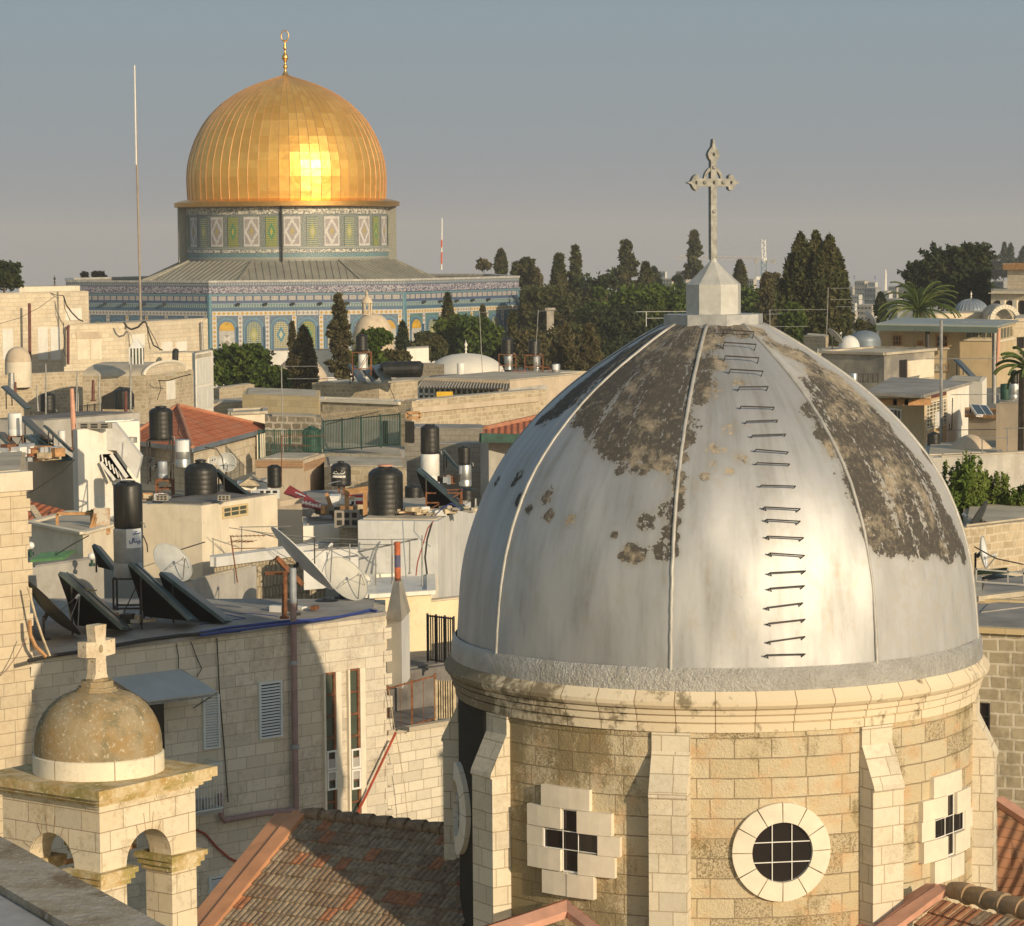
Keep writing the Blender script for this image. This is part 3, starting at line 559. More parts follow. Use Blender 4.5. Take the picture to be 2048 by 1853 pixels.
def church():
    root = empty('domed_church', (AX.x, AX.y, CZ-15), 'large weathered silver dome with cross on a round buttressed stone drum', 'church')
    # dome shell
    NA, NH = 420, 190; zs = np.linspace(_pz[0], _pz[-1], NH+1); az = np.linspace(0, 2*PI, NA, endpoint=False)
    # denser near the top
    fa = np.array([facet(a) for a in az]); rz = np.interp(zs, _pz, _pr); rng2 = np.random.default_rng(5)
    V = np.zeros((NH+1, NA, 3)); rr = rz[:, None]*fa[None, :]
    wv = .012*np.sin(az*23+1)[None, :]*np.sin(zs*2.1)[:, None]+.010*np.sin(az*11+zs[:, None]*1.7)
    rr = rr+wv
    V[..., 0] = AX.x+rr*np.sin(az); V[..., 1] = AX.y-rr*np.cos(az); V[..., 2] = zs[:, None]
    F = np.zeros((NH+1, NA)); T = np.zeros((NH+1, NA)); TW = np.full((NH+1, NA), 1e-6)
    for k, x, y, r, w, tn in BL:
        h = hitdome(q(k, x, y))
        if h is None: continue
        rm = r/ZM[k][2]/112*(1.32 if r >= 70 else 1.12); d = np.sqrt(((V-np.array(h))**2).sum(-1)); f = w*np.exp(-(d/rm)**2*1.1)*1.1
        F = 1-(1-np.clip(F, 0, 1))*(1-np.clip(f, 0, .96)); T += f*tn; TW += f
    # the side away from the photograph weathers the same way
    back = (np.cos(az)[None, :] < 0)*(V[..., 2] > CZ-4.5); F = np.where(back, .8, F)
    V_ = (V-np.array((AX.x, AX.y, CZ-15))).reshape(-1, 3)
    i = np.arange(NH)[:, None]*NA; j = np.arange(NA)[None, :]; jn = (j+1) % NA
    Q = np.stack([i+j, i+jn, i+NA+jn, i+NA+j], -1).reshape(-1, 4)
    me = bpy.data.meshes.new('dome_shell'); me.from_pydata(V_.tolist(), [], Q.tolist()); me.shade_smooth()
    for nm, arr in (('peel', F), ('tan', T/TW)):
        a = me.attributes.new(nm, 'FLOAT', 'POINT'); a.data.foreach_set('value', arr.reshape(-1).astype(np.float32))
    a = me.attributes.new('streak', 'FLOAT_VECTOR', 'POINT'); A3 = np.zeros((NH+1, NA, 3)); A3[..., 0] = np.where(az > PI, az-2*PI, az); A3[..., 1] = zs[:, None]; A3[..., 0] *= 2.0
    a.data.foreach_set('vector', A3.reshape(-1).astype(np.float32))
    me.materials.append(M['silver_paint']); o = bpy.data.objects.new('dome_shell', me); COL.objects.link(o); o.parent = root
    for i_, a in enumerate(RIBS):
        mb = MB(); zz = np.linspace(PRO[0][1], PRO[-1][1], 60); rr_ = random.Random(i_)
        pts = [dp(R(a)+rr_.uniform(-.0012, .0012), z, .0) for z in zz]; mb.tube(pts, [.036]*60, 6); mb.build('rib', 'rib_silver', root, smooth=True)
    rungs = [(110, 85, 265, 95), (115, 145, 275, 155), (120, 210, 290, 220), (145, 275, 310, 285), (190, 362, 335, 360), (200, 453, 368, 458), (228, 528, 385, 522), (258, 598, 425, 592), (275, 668, 438, 682), (280, 735, 445, 742), (303, 848, 475, 853), (318, 958, 498, 967), (328, 1020, 498, 1030), (333, 1105, 515, 1113), (345, 1190, 520, 1202), (345, 1290, 525, 1280), (345, 1368, 520, 1355), (333, 1465, 512, 1442), (340, 1545, 523, 1525), (340, 1638, 523, 1612), (328, 1705, 523, 1700)]
    for ri_, (a, b, c, d) in enumerate(rungs):
        A, B = hitdome(q('B6', a, b)), hitdome(q('B6', c, d))
        if A is None or B is None: continue
        n = (((A+B)/2-Vector((AX.x, AX.y, (A.z+B.z)/2-1.5)))).normalized(); h = .17 if ri_ < 5 else .13; mb = MB()
        x = (B-A).normalized()*.05
        mb.tube([A-n*.03, A+n*h, B+n*h, B-n*.03], .013, 6)
        if ri_ > 10: mb.tube([A-n*.03+x*1.6+Vector((0, 0, -.05)), A+n*h], .010, 5); mb.tube([B-n*.03-x*1.2+Vector((0, 0, -.05)), B+n*h], .010, 5)
        mb.build('rung', 'dark_metal', root)
    # skirt, cornice, wall
    z = lambda v: CZ+v*(1.0062 if v < -7 else 1)
    c0 = (AX.x, AX.y, 0)
    mb = MB(); mb.lathe(c0, [(5.06, z(-8.0)), (5.055, z(-7.75)), (5.03, z(-7.55)), (4.97, z(-7.48))], 160); mb.build('dome_skirt', 'silver_rough', root, smooth=True)
    prof = [(4.90, z(-8.62)), (4.98, z(-8.61)), (4.99, z(-8.46)), (4.955, z(-8.455)), (4.955, z(-8.43)), (5.03, z(-8.425)), (5.04, z(-8.32)), (5.0, z(-8.315)), (5.0, z(-8.295)), (5.07, z(-8.29)), (5.09, z(-8.21)), (5.05, z(-8.205)), (5.05, z(-8.185)), (5.13, z(-8.18)), (5.18, z(-8.12)), (5.19, z(-8.05)), (5.17, z(-8.03)), (5.0, z(-7.80))]
    mb = MB(); mb.lathe(c0, prof, 160, -PI, PI); mb.build('cornice', 'cornice_stone', root, smooth=12, weld=True)
    mb = MB(); n = 180; ro = 4.93
    for k in range(n):
        a, b = -PI+2*PI*k/n, -PI+2*PI*(k+1)/n; pa = lambda a_, z_: Vector((AX.x+ro*math.sin(a_), AX.y-ro*math.cos(a_), z_))
        mb.face((pa(a, z(-15)), pa(b, z(-15)), pa(b, z(-8.55)), pa(a, z(-8.55))), ((a*ro, z(-15)), (b*ro, z(-15)), (b*ro, z(-8.55)), (a*ro, z(-8.55))))
    mb.build('drum_wall', 'drum_stone', root, smooth=True, weld=True)
    def fr(a):                                  # frame on the drum at azimuth a: origin, tangent, up, normal
        nrm = Vector((math.sin(a), -math.cos(a), 0)); tn = Vector((math.cos(a), math.sin(a), 0)); return Vector((AX.x, AX.y, 0))+nrm*ro, tn, Vector((0, 0, 1)), nrm
    for a in RIBS:
        o_, tn, up, nr = fr(R(a)); mb = MB(); w = .34
        prof = [(.0, -8.62), (.06, -8.62), (.06, -8.95), (.40, -9.62), (.42, -9.70), (.38, -9.74), (.38, -15), (-.1, -15), (-.1, -8.62)]
        A = [o_-tn*w+nr*p+up*z(h) for p, h in prof]; B = [o_+tn*w+nr*p+up*z(h) for p, h in prof]; m = len(prof)
        mb.face(A[::-1]); mb.face(B)
        for i_ in range(m): j_ = (i_+1) % m; mb.face((A[i_], A[j_], B[j_], B[i_]) if True else 0)
        me_ = mb.build('buttress', 'trim_stone', root)
    for ac in (-35.2, 54.6, 144, 234):            # cross windows
        a = R(ac); o_, tn, up, nr = fr(a); zc = CZ-10.74; o2 = o_-nr*.04+up*zc
        hs = .165; q3 = .575
        # stepped surround = five rows with gaps for the glass
        def blk(mb, x0, x1, y0, y1, th=.13):
            m_ = max(1, int((x1-x0)/.2))
            for i_ in range(m_):
                xa, xb = x0+(x1-x0)*i_/m_, x0+(x1-x0)*(i_+1)/m_
                def pp(x, y, d): aa = a+x/ro; return Vector((AX.x+(ro+d)*math.sin(aa), AX.y-(ro+d)*math.cos(aa), zc+y))
                c = [pp(xa, y0, -.03), pp(xb, y0, -.03), pp(xb, y1, -.03), pp(xa, y1, -.03)]; e = [pp(xa, y0, th), pp(xb, y0, th), pp(xb, y1, th), pp(xa, y1, th)]
                mb.face(e)
                if i_ == 0: mb.face((c[0], e[0], e[3], c[3]))
                if i_ == m_-1: mb.face((e[1], c[1], c[2], e[2]))
                mb.face((c[0], c[1], e[1], e[0])); mb.face((e[3], e[2], c[2], c[3]))
        blocks = [(-.62, .42, .58, .96), (-.95, -.175, .2, .572), (.175, .85, .17, .572), (-.97, -q3-.005, -.165, .192), (q3+.005, 1.0, -.19, .162), (-.94, -.175, -.56, -.173), (.175, .9, -.58, -.198), (-.6, -.05, -1.0, -.58), (-.04, .5, -1.0, -.588)]
        for i_, b_ in enumerate(blocks):
            pass
        mbp = MB()
        for x0, x1, y0, y1 in ((-hs, hs, -.56, -hs), (-q3, q3, -hs, hs), (-hs, hs, hs, .56)):
            mbp.slab(o2+tn*x0+up*y0+nr*.045, o2+tn*x1+up*y0+nr*.045, o2+tn*x1+up*y1+nr*.045, o2+tn*x0+up*y1+nr*.045, nr*.01)
        win = mbp.build('cross_window', 'glass_dark', root)
        for i_, b_ in enumerate(blocks):
            mb = MB(); blk(mb, *b_, th=.10+.012*(i_ % 3)); sub(win, 'surround_block', mb, 'trim_plain')
        mb = MB()
        for x in (-hs, hs): mb.bar(o2+tn*x+up*(-.56)+nr*.085, o2+tn*x+up*.56+nr*.085, .014)
        for y in (-hs, hs): mb.bar(o2-tn*q3+up*y+nr*.088, o2+tn*q3+up*y+nr*.088, .014)
        for x0, y0, x1, y1 in ((-hs, .56, hs, .56), (-hs, -.56, hs, -.56), (-q3, -hs, -q3, hs), (q3, -hs, q3, hs)): mb.bar(o2+tn*x0+up*y0+nr*.082, o2+tn*x1+up*y1+nr*.082, .028)
        sub(win, 'glazing_bars', mb, 'white_metal')
    for ac in (9.5, -82, 100, 189):
        a = R(ac); o_, tn, up, nr = fr(a); zc = CZ-10.79; ri, rO = .535, .875; N = 12
        mbp = MB(); mbp.flat([(ri*math.cos(2*PI*i_/40), ri*math.sin(2*PI*i_/40)) for i_ in range(40)], o_+up*zc+nr*.0, tn, up, .02)
        win = mbp.build('round_window', 'glass_dark', root)
        for s_ in range(N):
            b0, b1 = 2*PI*s_/N+.012, 2*PI*(s_+1)/N-.012; mb = MB(); A = []
            def pp(r, b, d):
                x, y = r*math.cos(b), r*math.sin(b); aa = a+x/ro; return Vector((AX.x+(ro+d)*math.sin(aa), AX.y-(ro+d)*math.cos(aa), zc+y))
            for i_ in range(6):
                c, d = b0+(b1-b0)*i_/6, b0+(b1-b0)*(i_+1)/6
                mb.face((pp(ri, c, .12), pp(rO, c, .10), pp(rO, d, .10), pp(ri, d, .12)))
                mb.face((pp(rO, c, .10), pp(rO, c, -.05), pp(rO, d, -.05), pp(rO, d, .10))); mb.face((pp(ri, c, -.05), pp(ri, c, .12), pp(ri, d, .12), pp(ri, d, -.05)))
            mb.face((pp(ri, b0, -.05), pp(rO, b0, -.05), pp(rO, b0, .10), pp(ri, b0, .12))); mb.face((pp(ri, b1, .12), pp(rO, b1, .10), pp(rO, b1, -.05), pp(ri, b1, -.05)))
            sub(win, 'surround_block', mb, 'trim_plain')
        mb = MB(); g = .178; oo = o_+up*zc
        for x in (-g, g): h = math.sqrt(ri*ri-x*x); mb.bar(oo+tn*x-up*h+nr*.05, oo+tn*x+up*h+nr*.05, .016); mb.bar(oo-tn*h+up*x+nr*.055, oo+tn*h+up*x+nr*.055, .016)
        sub(win, 'glazing_bars', mb, 'white_metal')
    # lantern
    rl = .535; mb = MB(); a0 = R(11)
    def ocl(r, zz, k): a = a0+k*PI/4; return Vector((AX.x-.02+r*math.sin(a), AX.y-r*math.cos(a), zz))
    pr = [(rl, -1.5), (rl, -.92), (.40, -.80), (.22, -.63), (.075, -.49), (.06, -.42)]
    for i_ in range(len(pr)-1):
        for k in range(8): mb.face((ocl(pr[i_][0], z(pr[i_][1]), k), ocl(pr[i_][0], z(pr[i_][1]), k+1), ocl(pr[i_+1][0], z(pr[i_+1][1]), k+1), ocl(pr[i_+1][0], z(pr[i_+1][1]), k)))
    mb.face([ocl(.06, z(-.42), k) for k in range(8)]); ln = mb.build('lantern', 'lantern_silver', root)
    mb = MB()
    mb.prism([ocl(.97, 0, k) for k in range(8)], z(-1.80), z(-1.48)); sub(ln, 'plinth', mb, 'lantern_grey')
    # cross
    a = R(20); tn = Vector((math.cos(a), math.sin(a), 0)); nr = Vector((math.sin(a), -math.cos(a), 0)); up = Vector((0, 0, 1)); o0 = Vector((AX.x-.03, AX.y, z(1.0)))-nr*.06
    s_ = .06; arm = .075
    def lobe(sgn): return [(.30*sgn, arm), (.31*sgn, .13), (.36*sgn, .155), (.41*sgn, .12), (.46*sgn, .03), (.55*sgn, 0), (.46*sgn, -.03), (.41*sgn, -.12), (.36*sgn, -.155), (.31*sgn, -.13), (.30*sgn, -arm)]
    out = [(-s_, -1.45), (s_, -1.45), (s_, -arm)] + lobe(1)[::-1] + [(s_, arm), (s_-.005, .40), (.10, .46), (.12, .53), (.09, .60), (.03, .68), (.012, .82), (-.012, .82), (-.03, .68), (-.09, .60), (-.12, .53), (-.10, .46), (-s_+.005, .40), (-s_, arm)] + lobe(-1) + [(-s_, -arm)]
    mb = MB(); mb.flat(out, o0, tn, up, .12)
    cr = mb.build('cross', 'cross_metal', root)
    mb = MB()
    for sg in (1, -1):
        pts = [(sg*(.2*math.cos(b)), arm*.5+.26*math.sin(b)) for b in [PI/2*i_/8 for i_ in range(9)]]
        pin = [(sg*(.15*math.cos(b)), arm*.5+.20*math.sin(b)) for b in [PI/2*i_/8 for i_ in range(9)]]
        for i_ in range(8):
            mb.flat([pts[i_], pts[i_+1], pin[i_+1], pin[i_]], o0+nr*.02, tn, up, .08)
    sub(cr, 'arc_brace', mb, 'cross_metal')
    for x, y, r in ((0, 0, .025), (.36, 0, .025), (-.36, 0, .025), (0, .53, .025)):
        mb = MB(); mb.flat([(x+r*math.cos(b), y+1.5*r*math.sin(b)) for b in [2*PI*i_/10 for i_ in range(10)]], o0+nr*.119, tn, up, .004); sub(cr, 'eyelet', mb, 'hatch_dark')
    for x, y in ((.19, 0), (-.19, 0), (0, .28), (0, -.55)):
        mb = MB(); mb.lathe(o0+nr*.12+tn*x+up*(y-.04), [(.0, 0), (.03, .015), (.04, .04), (.03, .065), (0, .08)], 10); sub(cr, 'stud', mb, 'cross_metal', smooth=True)
plain('lantern_silver', (.50, .50, .47), .6, .3, .1, 5, .3); plain('lantern_grey', (.40, .41, .41), .6, .3, .15, 5, .3); plain('cross_metal', (.27, .27, .25), .65, .25, .25, 9, .2)
church()
# ================================================================ builders for the town
UP = Vector((0, 0, 1))
def pz(px, D, z):
    y = 475+(CZ-z)*FPX/D
    for _ in range(4): p = P((px, y), D); y += (p.z-z)*FPX/D
    return P((px, y), D)
class Bld: pass
def bld(name, label, pts, top, bot, wall='ashlar_cream', roof='roof_pale', cat='house', group=None, depth=8, cope=None, k='S', zt=None, capw=.12, caph=.12, flat=False):
    # pts: (px in zoom k, D) left to right, two or three; top/bot: y in zoom k at the second-last corner
    b = Bld(); a0, b0, s0 = ZM[k]; X = lambda x: a0+x/s0; Y = lambda y: b0+y/s0
    pts = [(X(p), D) for p, D in pts]; m = pts[len(pts)//2] if len(pts) == 3 else pts[0]
    zt = P((m[0], Y(top)), m[1]).z if zt is None else zt; zb = P((m[0], Y(bot)), m[1]).z-.4
    C = [pz(p, D, zt) for p, D in pts]
    if len(C) == 2:
        t = (C[1]-C[0]); t.z = 0; n = Vector((t.y, -t.x, 0)).normalized(); e0, e1 = [Vector((c_.x, c_.y, 0)).normalized() for c_ in C[:2]]; dd_ = depth if isinstance(depth, tuple) else (depth, depth); foot = [C[0], C[1], C[1]+e1*dd_[1], C[0]+e0*dd_[0]]
    else: foot = [C[0], C[1], C[2], C[0]+C[2]-C[1]]
    b.root = empty(name, (foot[0].x, foot[0].y, zb), label, cat, group); b.zt, b.zb = zt, zb; b.foot = foot
    mb = MB(); mb.prism(foot, zb, zt)
    if isinstance(wall, tuple): pass
    b.wall = mb.build('wall', wall if not isinstance(wall, tuple) else wall[0], b.root)
    b.faces = []
    for i in range(len(C)-1):
        t = (C[i+1]-C[i]); t.z = 0; L = t.length; t.normalize(); b.faces.append((C[i].copy(), t, Vector((t.y, -t.x, 0)), L))
    cen = sum(foot, Vector())/4
    ins = [p+(cen-p).normalized()*.35 for p in foot]; mb = MB(); mb.prism(ins, zt+.004, zt+.05); b.roof = mb.build('roof', roof, b.root)
    if cope:
        mb = MB(); n = len(foot)
        for i in range(n):
            A, B_ = foot[i].copy(), foot[(i+1) % n].copy(); d = (B_-A).normalized(); A -= d*capw*.5; B_ += d*capw*.5
            A.z = B_.z = zt+caph/2+.002*i; mb.bar(A, B_, capw*2.2, caph)
        mb.build('coping', cope, b.root)
    return b
def fpt(b, f, p): c, t, n, L = b.faces[f]; return onpl(p, c, n)
def rect(b, f, k, x0, y0, x1, y1):
    c, t, n, L = b.faces[f]; a = onpl(q(k, (x0+x1)/2, (y0+y1)/2), c, n); l = onpl(q(k, x0, (y0+y1)/2), c, n); r = onpl(q(k, x1, (y0+y1)/2), c, n)
    u = onpl(q(k, (x0+x1)/2, y0), c, n); d = onpl(q(k, (x0+x1)/2, y1), c, n)
    return a, t, n, abs((r-l).dot(t))/2, abs(u.z-d.z)/2
def panel(mb, c, t, n, w, h, off, th): mb.slab(c-t*w-UP*h+n*off, c+t*w-UP*h+n*off, c+t*w+UP*h+n*off, c-t*w+UP*h+n*off, n*th)
def frame(mb, c, t, n, w, h, fw, off, th):
    for s in (-1, 1):
        panel(mb, c+t*s*(w-fw/2), t, n, fw/2, h, off, th); panel(mb, c+UP*s*(h-fw/2), t, n, w-fw, fw/2, off, th*.97)
def win(b, f, k, x0, y0, x1, y1, nx=2, ny=2, fm='white_metal', gm='glass_dark', fw=.06, sill=True, name='window', off=0.0, sillm='trim_plain'):
    c, t, n, w, h = rect(b, f, k, x0, y0, x1, y1); mb = MB(); frame(mb, c, t, n, w, h, fw, off+.0, .06); fo = mb.build(name, fm, b.root)
    mb = MB(); panel(mb, c, t, n, w-fw, h-fw, off+.004, .01); sub(fo, 'pane', mb, gm)
    if nx > 1 or ny > 1:
        mb = MB()
        for i in range(1, nx): x = -w+2*w*i/nx; panel(mb, c+t*x, t, n, .015, h-fw, off+.016, .03)
        for i in range(1, ny): y = -h+2*h*i/ny; panel(mb, c+UP*y, t, n, w-fw, .015, off+.016, .026)
        sub(fo, 'bars', mb, fm)
    if sill: mb = MB(); panel(mb, c-UP*(h+.05), t, n, w+.08, .045, 0, .1); sub(fo, 'sill', mb, sillm)
    return fo
def shutter(b, f, k, x0, y0, x1, y1, ns=14, mat='shutter_white', leaves=1, dark=True):
    c, t, n, w, h = rect(b, f, k, x0, y0, x1, y1); mb = MB(); frame(mb, c, t, n, w, h, .06, 0, .07); fo = mb.build('shutter', mat, b.root)
    if dark: mb = MB(); panel(mb, c, t, n, w-.06, h-.06, .003, .01); sub(fo, 'backing', mb, 'hatch_dark')
    mb = MB()
    for i in range(ns):
        z = -h+.08+(2*h-.16)*(i+.5)/ns; p = c+UP*z; e = (h/ns)*.6
        mb.slab(p-t*(w-.06)-UP*e+n*.055, p+t*(w-.06)-UP*e+n*.055, p+t*(w-.06)+UP*e*.6+n*.02, p-t*(w-.06)+UP*e*.6+n*.02, n*.012)
    sub(fo, 'louvres', mb, mat)
    if leaves == 2: mb = MB(); panel(mb, c, t, n, .03, h, .06, .03); sub(fo, 'middle_bar', mb, mat)
    return fo
def blind(b, f, k, x0, y0, x1, y1, mat='shutter_white', n_=8, name='shutter'):
    c, t, n, w, h = rect(b, f, k, x0, y0, x1, y1); mb = MB(); panel(mb, c, t, n, w, h, .002, .05); fo = mb.build(name, mat, b.root)
    mb = MB()
    for i in range(1, n_): panel(mb, c+t*(-w+2*w*i/n_), t, n, .012, h*.97, .05, .012)
    if n_ > 1: sub(fo, 'ribs', mb, mat)
    return fo
def deco(b, f, k, x0, y0, x1, y1, name, mat, th=.06, off=.002):
    c, t, n, w, h = rect(b, f, k, x0, y0, x1, y1); mb = MB(); panel(mb, c, t, n, w, h, off, th); return mb.build(name, mat, b.root)
def pole(label, p0, p1, D, r, mat='grey_metal', name='pole', cat='pole', extra=None, group=None, D1=None):
    a, b_ = P(p0, D), P(p1, D1 or D); root = empty(name, a, label, cat, group); mb = MB(); mb.tube([a, (a+b_)/2, b_], [r, r, r*.8], 8); mb.build('mast', mat, root); 
    mb = MB(); mb.tube([a, a+UP*.06], r*1.8, 8); mb.build('foot', mat, root); return root, a, b_
def solid_pole(label, p0, p1, D, r, mat, name='pipe', elbow=True, parent=None, cat='pipe'):
    a, b_ = P(p0, D), P(p1, D); mb = MB(); pts = [a, b_]
    if elbow: pts += [b_+Vector((.0, .08, .12)), b_+Vector((0, .25, .14))]
    mb.tube(pts, r, 10)
    if parent: return mb.build(name, mat, parent)
    root = empty(name, a, label, cat); mb.build('tube', mat, root)
    for f in (.2, .8): mb = MB(); c = a+(b_-a)*f; mb.tube([c, c+UP*.05], r*1.3, 10); mb.build('clamp', mat, root)
    return root
def cable(label, pts, Ds, r=.015, mat='cable_dark', name='cable', k='S', sag=0.0, group=None):
    Ds = Ds if isinstance(Ds, (list, tuple)) else [Ds]*len(pts); P_ = [P(q(k, *p), D) for p, D in zip(pts, Ds)]; out = [P_[0]]
    for i in range(len(P_)-1):
        for j in range(1, 7):
            f = j/6; v = P_[i].lerp(P_[i+1], f); v.z -= sag*4*f*(1-f); out.append(v)
    mb = MB(); mb.tube(out, r, 5); o = mb.build(name, mat); return tag(o, label, 'cable', group)
def tank(label, k, x0, y0, x1, y1, D, mat='black_plastic', lid=None, name='water_tank', cat='water tank', dome=.3, group='rooftop water tanks', ribs=True, neck=.33):
    a0, b0, s0 = ZM[k]; w = (x1-x0)/s0/ppm(D); h = (y1-y0)/s0/ppm(D); r = w/2; c = P(q(k, (x0+x1)/2, y1), D); h -= .02
    root = empty(name, c, label, cat, group); sh = r*dome; mb = MB(); pr = [(r*.94, 0), (r*.99, .03*h)]
    if ribs:
        nb = max(3, int((h-sh)/.16))
        for i in range(nb): z0 = h*.04+(h-sh-.06*h)*i/nb; dz = (h-sh-.06*h)/nb; pr += [(r, z0+dz*.15), (r, z0+dz*.8), (r*.993, z0+dz*.9)]
    pr += [(r, h-sh*1.25), (r*.95, h-sh*.9), (r*.72, h-sh*.45), (r*(neck+.06), h-sh*.22), (r*neck, h-sh*.2), (r*neck, h-sh*.05)]
    mb.lathe(c, [(.0, 0)]+pr+[(0, h-sh*.05)], 28); mb.build('body', mat, root, smooth=35)
    mb = MB(); mb.lathe(c+UP*(h-sh*.06), [(0, 0), (r*(neck+.05), 0), (r*(neck+.05), sh*.16), (r*neck*.6, sh*.26), (0, sh*.28)], 18); mb.build('lid', lid or mat, root, smooth=35)
    mb = MB(); p = c+Vector((r*.9, -r*.35, h*.1)); mb.tube([p, p+Vector((.1, -.05, 0)), p+Vector((.12, -.06, -.12))], .02, 6); mb.build('outlet_pipe', 'grey_metal', root)
    return root, c, r, h
def boiler(label, k, x0, y0, x1, y1, D, mat='boiler_grey', sticker=None, group='solar water boilers', name='boiler'):
    a0, b0, s0 = ZM[k]; w = (x1-x0)/s0/ppm(D); h = (y1-y0)/s0/ppm(D); r = w/2; c = P(q(k, (x0+x1)/2, y1), D); root = empty(name, c, label, 'boiler', group)
    mb = MB(); mb.lathe(c, [(0, 0), (r*.9, 0), (r, .03), (r, h*.3), (r*.99, h*.305), (r*.99, h*.315), (r, h*.32), (r, h-.04), (r*.92, h), (0, h+.02)], 28); mb.build('shell', mat, root, smooth=35)
    if sticker:
        a0_, a1_, z0, z1, sm = sticker; mb = MB(); mb.lathe(c, [(r+.006, h*z0), (r+.006, h*z1)], 8, R(a0_), R(a1_)); mb.build('sticker', sm, root)
    return root, c, r, h
def stand(label, k, x0, x1, ytop, ybot, D, mat='rust', group='tank stands', dep=None):
    a = P(q(k, x0, ytop), D); b_ = P(q(k, x1, ytop), D); z1 = a.z; z0 = P(q(k, x0, ybot), D).z; w = (b_-a).length; dep = dep or w; root = empty('tank_stand', ((a.x+b_.x)/2, D, z0), label, 'stand', group)
    cs = [Vector((a.x, D-dep/2, 0)), Vector((b_.x, D-dep/2, 0)), Vector((b_.x, D+dep/2, 0)), Vector((a.x, D+dep/2, 0))]
    for c in cs: mb = MB(); mb.bar(c+UP*z0, c+UP*z1, .05); mb.build('leg', mat, root)
    mb = MB()
    for i in range(4):
        for z in (z1, z0+(z1-z0)*.45): mb.bar(cs[i]+UP*(z+.003*i), cs[(i+1) % 4]+UP*(z+.003*i), .045)
    mb.build('frame', mat, root)
    mb = MB(); mb.bar(cs[0]+UP*z0, cs[1]+UP*z1, .03); mb.bar(cs[1]+UP*z0, cs[2]+UP*z1, .03); mb.build('brace', mat, root); return root
def solar(label, k, p0, p1, p2, Ds, th=.09, fm='panel_frame', group='solar heater panels', ns=2, zb=None, dark=False):
    A, B_, C_ = P(q(k, *p0), Ds[0]), P(q(k, *p1), Ds[1]), P(q(k, *p2), Ds[2]); D_ = B_+C_-A      # A top corner, B foot corner below it, C second top corner
    n = (B_-A).cross(C_-A).normalized(); n = n if n.z > 0 else -n; root = empty('solar_panel', B_, label, 'solar panel', group)
    mb = MB(); mb.slab(A, B_, D_, C_, -n*th) if n.z > 0 else 0; mb.build('case', fm, root)
    c = (A+D_)/2; sh = lambda p: c+(p-c)*.9+n*.004
    mb = MB(); mb.face((sh(A), sh(B_), sh(D_), sh(C_))); mb.build('glass', 'panel_glass', root)
    mb = MB()
    for i in range(1, ns): f = i/ns; mb.bar(A.lerp(C_, f)+n*.012, B_.lerp(D_, f)+n*.012, .03)
    if ns > 1: mb.build('divider', fm, root)
    if dark: mb = MB(); e = -n*th; mb.face((A+e, B_+e, Vector((A.x*.75+B_.x*.25, A.y, B_.z))+e)); mb.face((A+e, Vector((A.x*.75+B_.x*.25, A.y, B_.z))+e, B_+e)); mb.build('shade_sheet', 'hatch_dark', root)  # black sheet put in for the shade under the tilted panel
    for p, q_ in ((A, B_), (C_, D_)):
        f = .22; t_ = p.lerp(q_, f)-n*th; z = min(B_.z, D_.z) if zb is None else zb; mb = MB(); mb.bar(Vector((t_.x, t_.y, z)), t_, .045); mb.build('support', 'dark_metal', root)
    return root
def dish(label, k, x, y, D, r, az, el, mat='dish_grey', zb=None, arm=True, group='satellite dishes', back='dish_grey', depth=.16, mast=True, mx=0):
    c = P(q(k, x, y), D); a, e = R(az), R(el); n = Vector((math.sin(a)*math.cos(e), -math.cos(a)*math.cos(e), math.sin(e))); u = Vector((math.cos(a), math.sin(a), 0)); w = n.cross(u); w = w if w.z > 0 else -w
    zb = c.z-1.2*r-.3 if zb is None else zb; foot = Vector((c.x, c.y, zb))-n*.15; foot.z = zb; root = empty('satellite_dish', foot, label, 'satellite dish', group)
    rings = 7; N = 36; mb = MB(); pp = lambda rr, t_, off=0: c+(u*math.cos(t_)+w*math.sin(t_))*rr*r+n*(depth*r*2*(rr*rr-.0)+off)
    for i in range(rings):
        for j in range(N):
            t0, t1 = 2*PI*j/N, 2*PI*(j+1)/N; r0, r1 = i/rings, (i+1)/rings
            if i == 0: mb.face((pp(0, 0), pp(r1, t0), pp(r1, t1))); mb.face((pp(0, 0, -.02), pp(r1, t1, -.02), pp(r1, t0, -.02)))
            else: mb.face((pp(r0, t0), pp(r1, t0), pp(r1, t1), pp(r0, t1))); mb.face((pp(r0, t1, -.02), pp(r1, t1, -.02), pp(r1, t0, -.02), pp(r0, t0, -.02)))
    mb.build('reflector', mat, root, smooth=True)
    mb = MB(); mb.tube([pp(1, 2*PI*j/N) for j in range(N+1)], .018, 5, False); mb.build('rim', back, root)
    if arm:
        f = c+n*(depth*r*2+r*.75)-w*r*.25; mb = MB(); mb.tube([pp(.98, -PI/2), f], .018, 6); mb.tube([pp(.9, R(205)), f], .009, 5); mb.tube([pp(.9, R(-25)), f], .009, 5); mb.build('arm', 'grey_metal', root)
        mb = MB(); mb.tube([f, f-n*.06, f-n*.14], [.035, .045, .03], 8); mb.build('receiver', 'white_metal', root)
    if mast:
        mb = MB(); bk = c-n*.12; mb.tube([foot, Vector((foot.x, foot.y, bk.z)), bk], .03, 7); mb.tube([bk-UP*.1, c-n*.01], .05, 7); mb.build('mast', 'dark_metal', root)
        mb = MB(); mb.box(foot, .3, .3, .05); mb.build('foot', 'dark_metal', root)
    return root
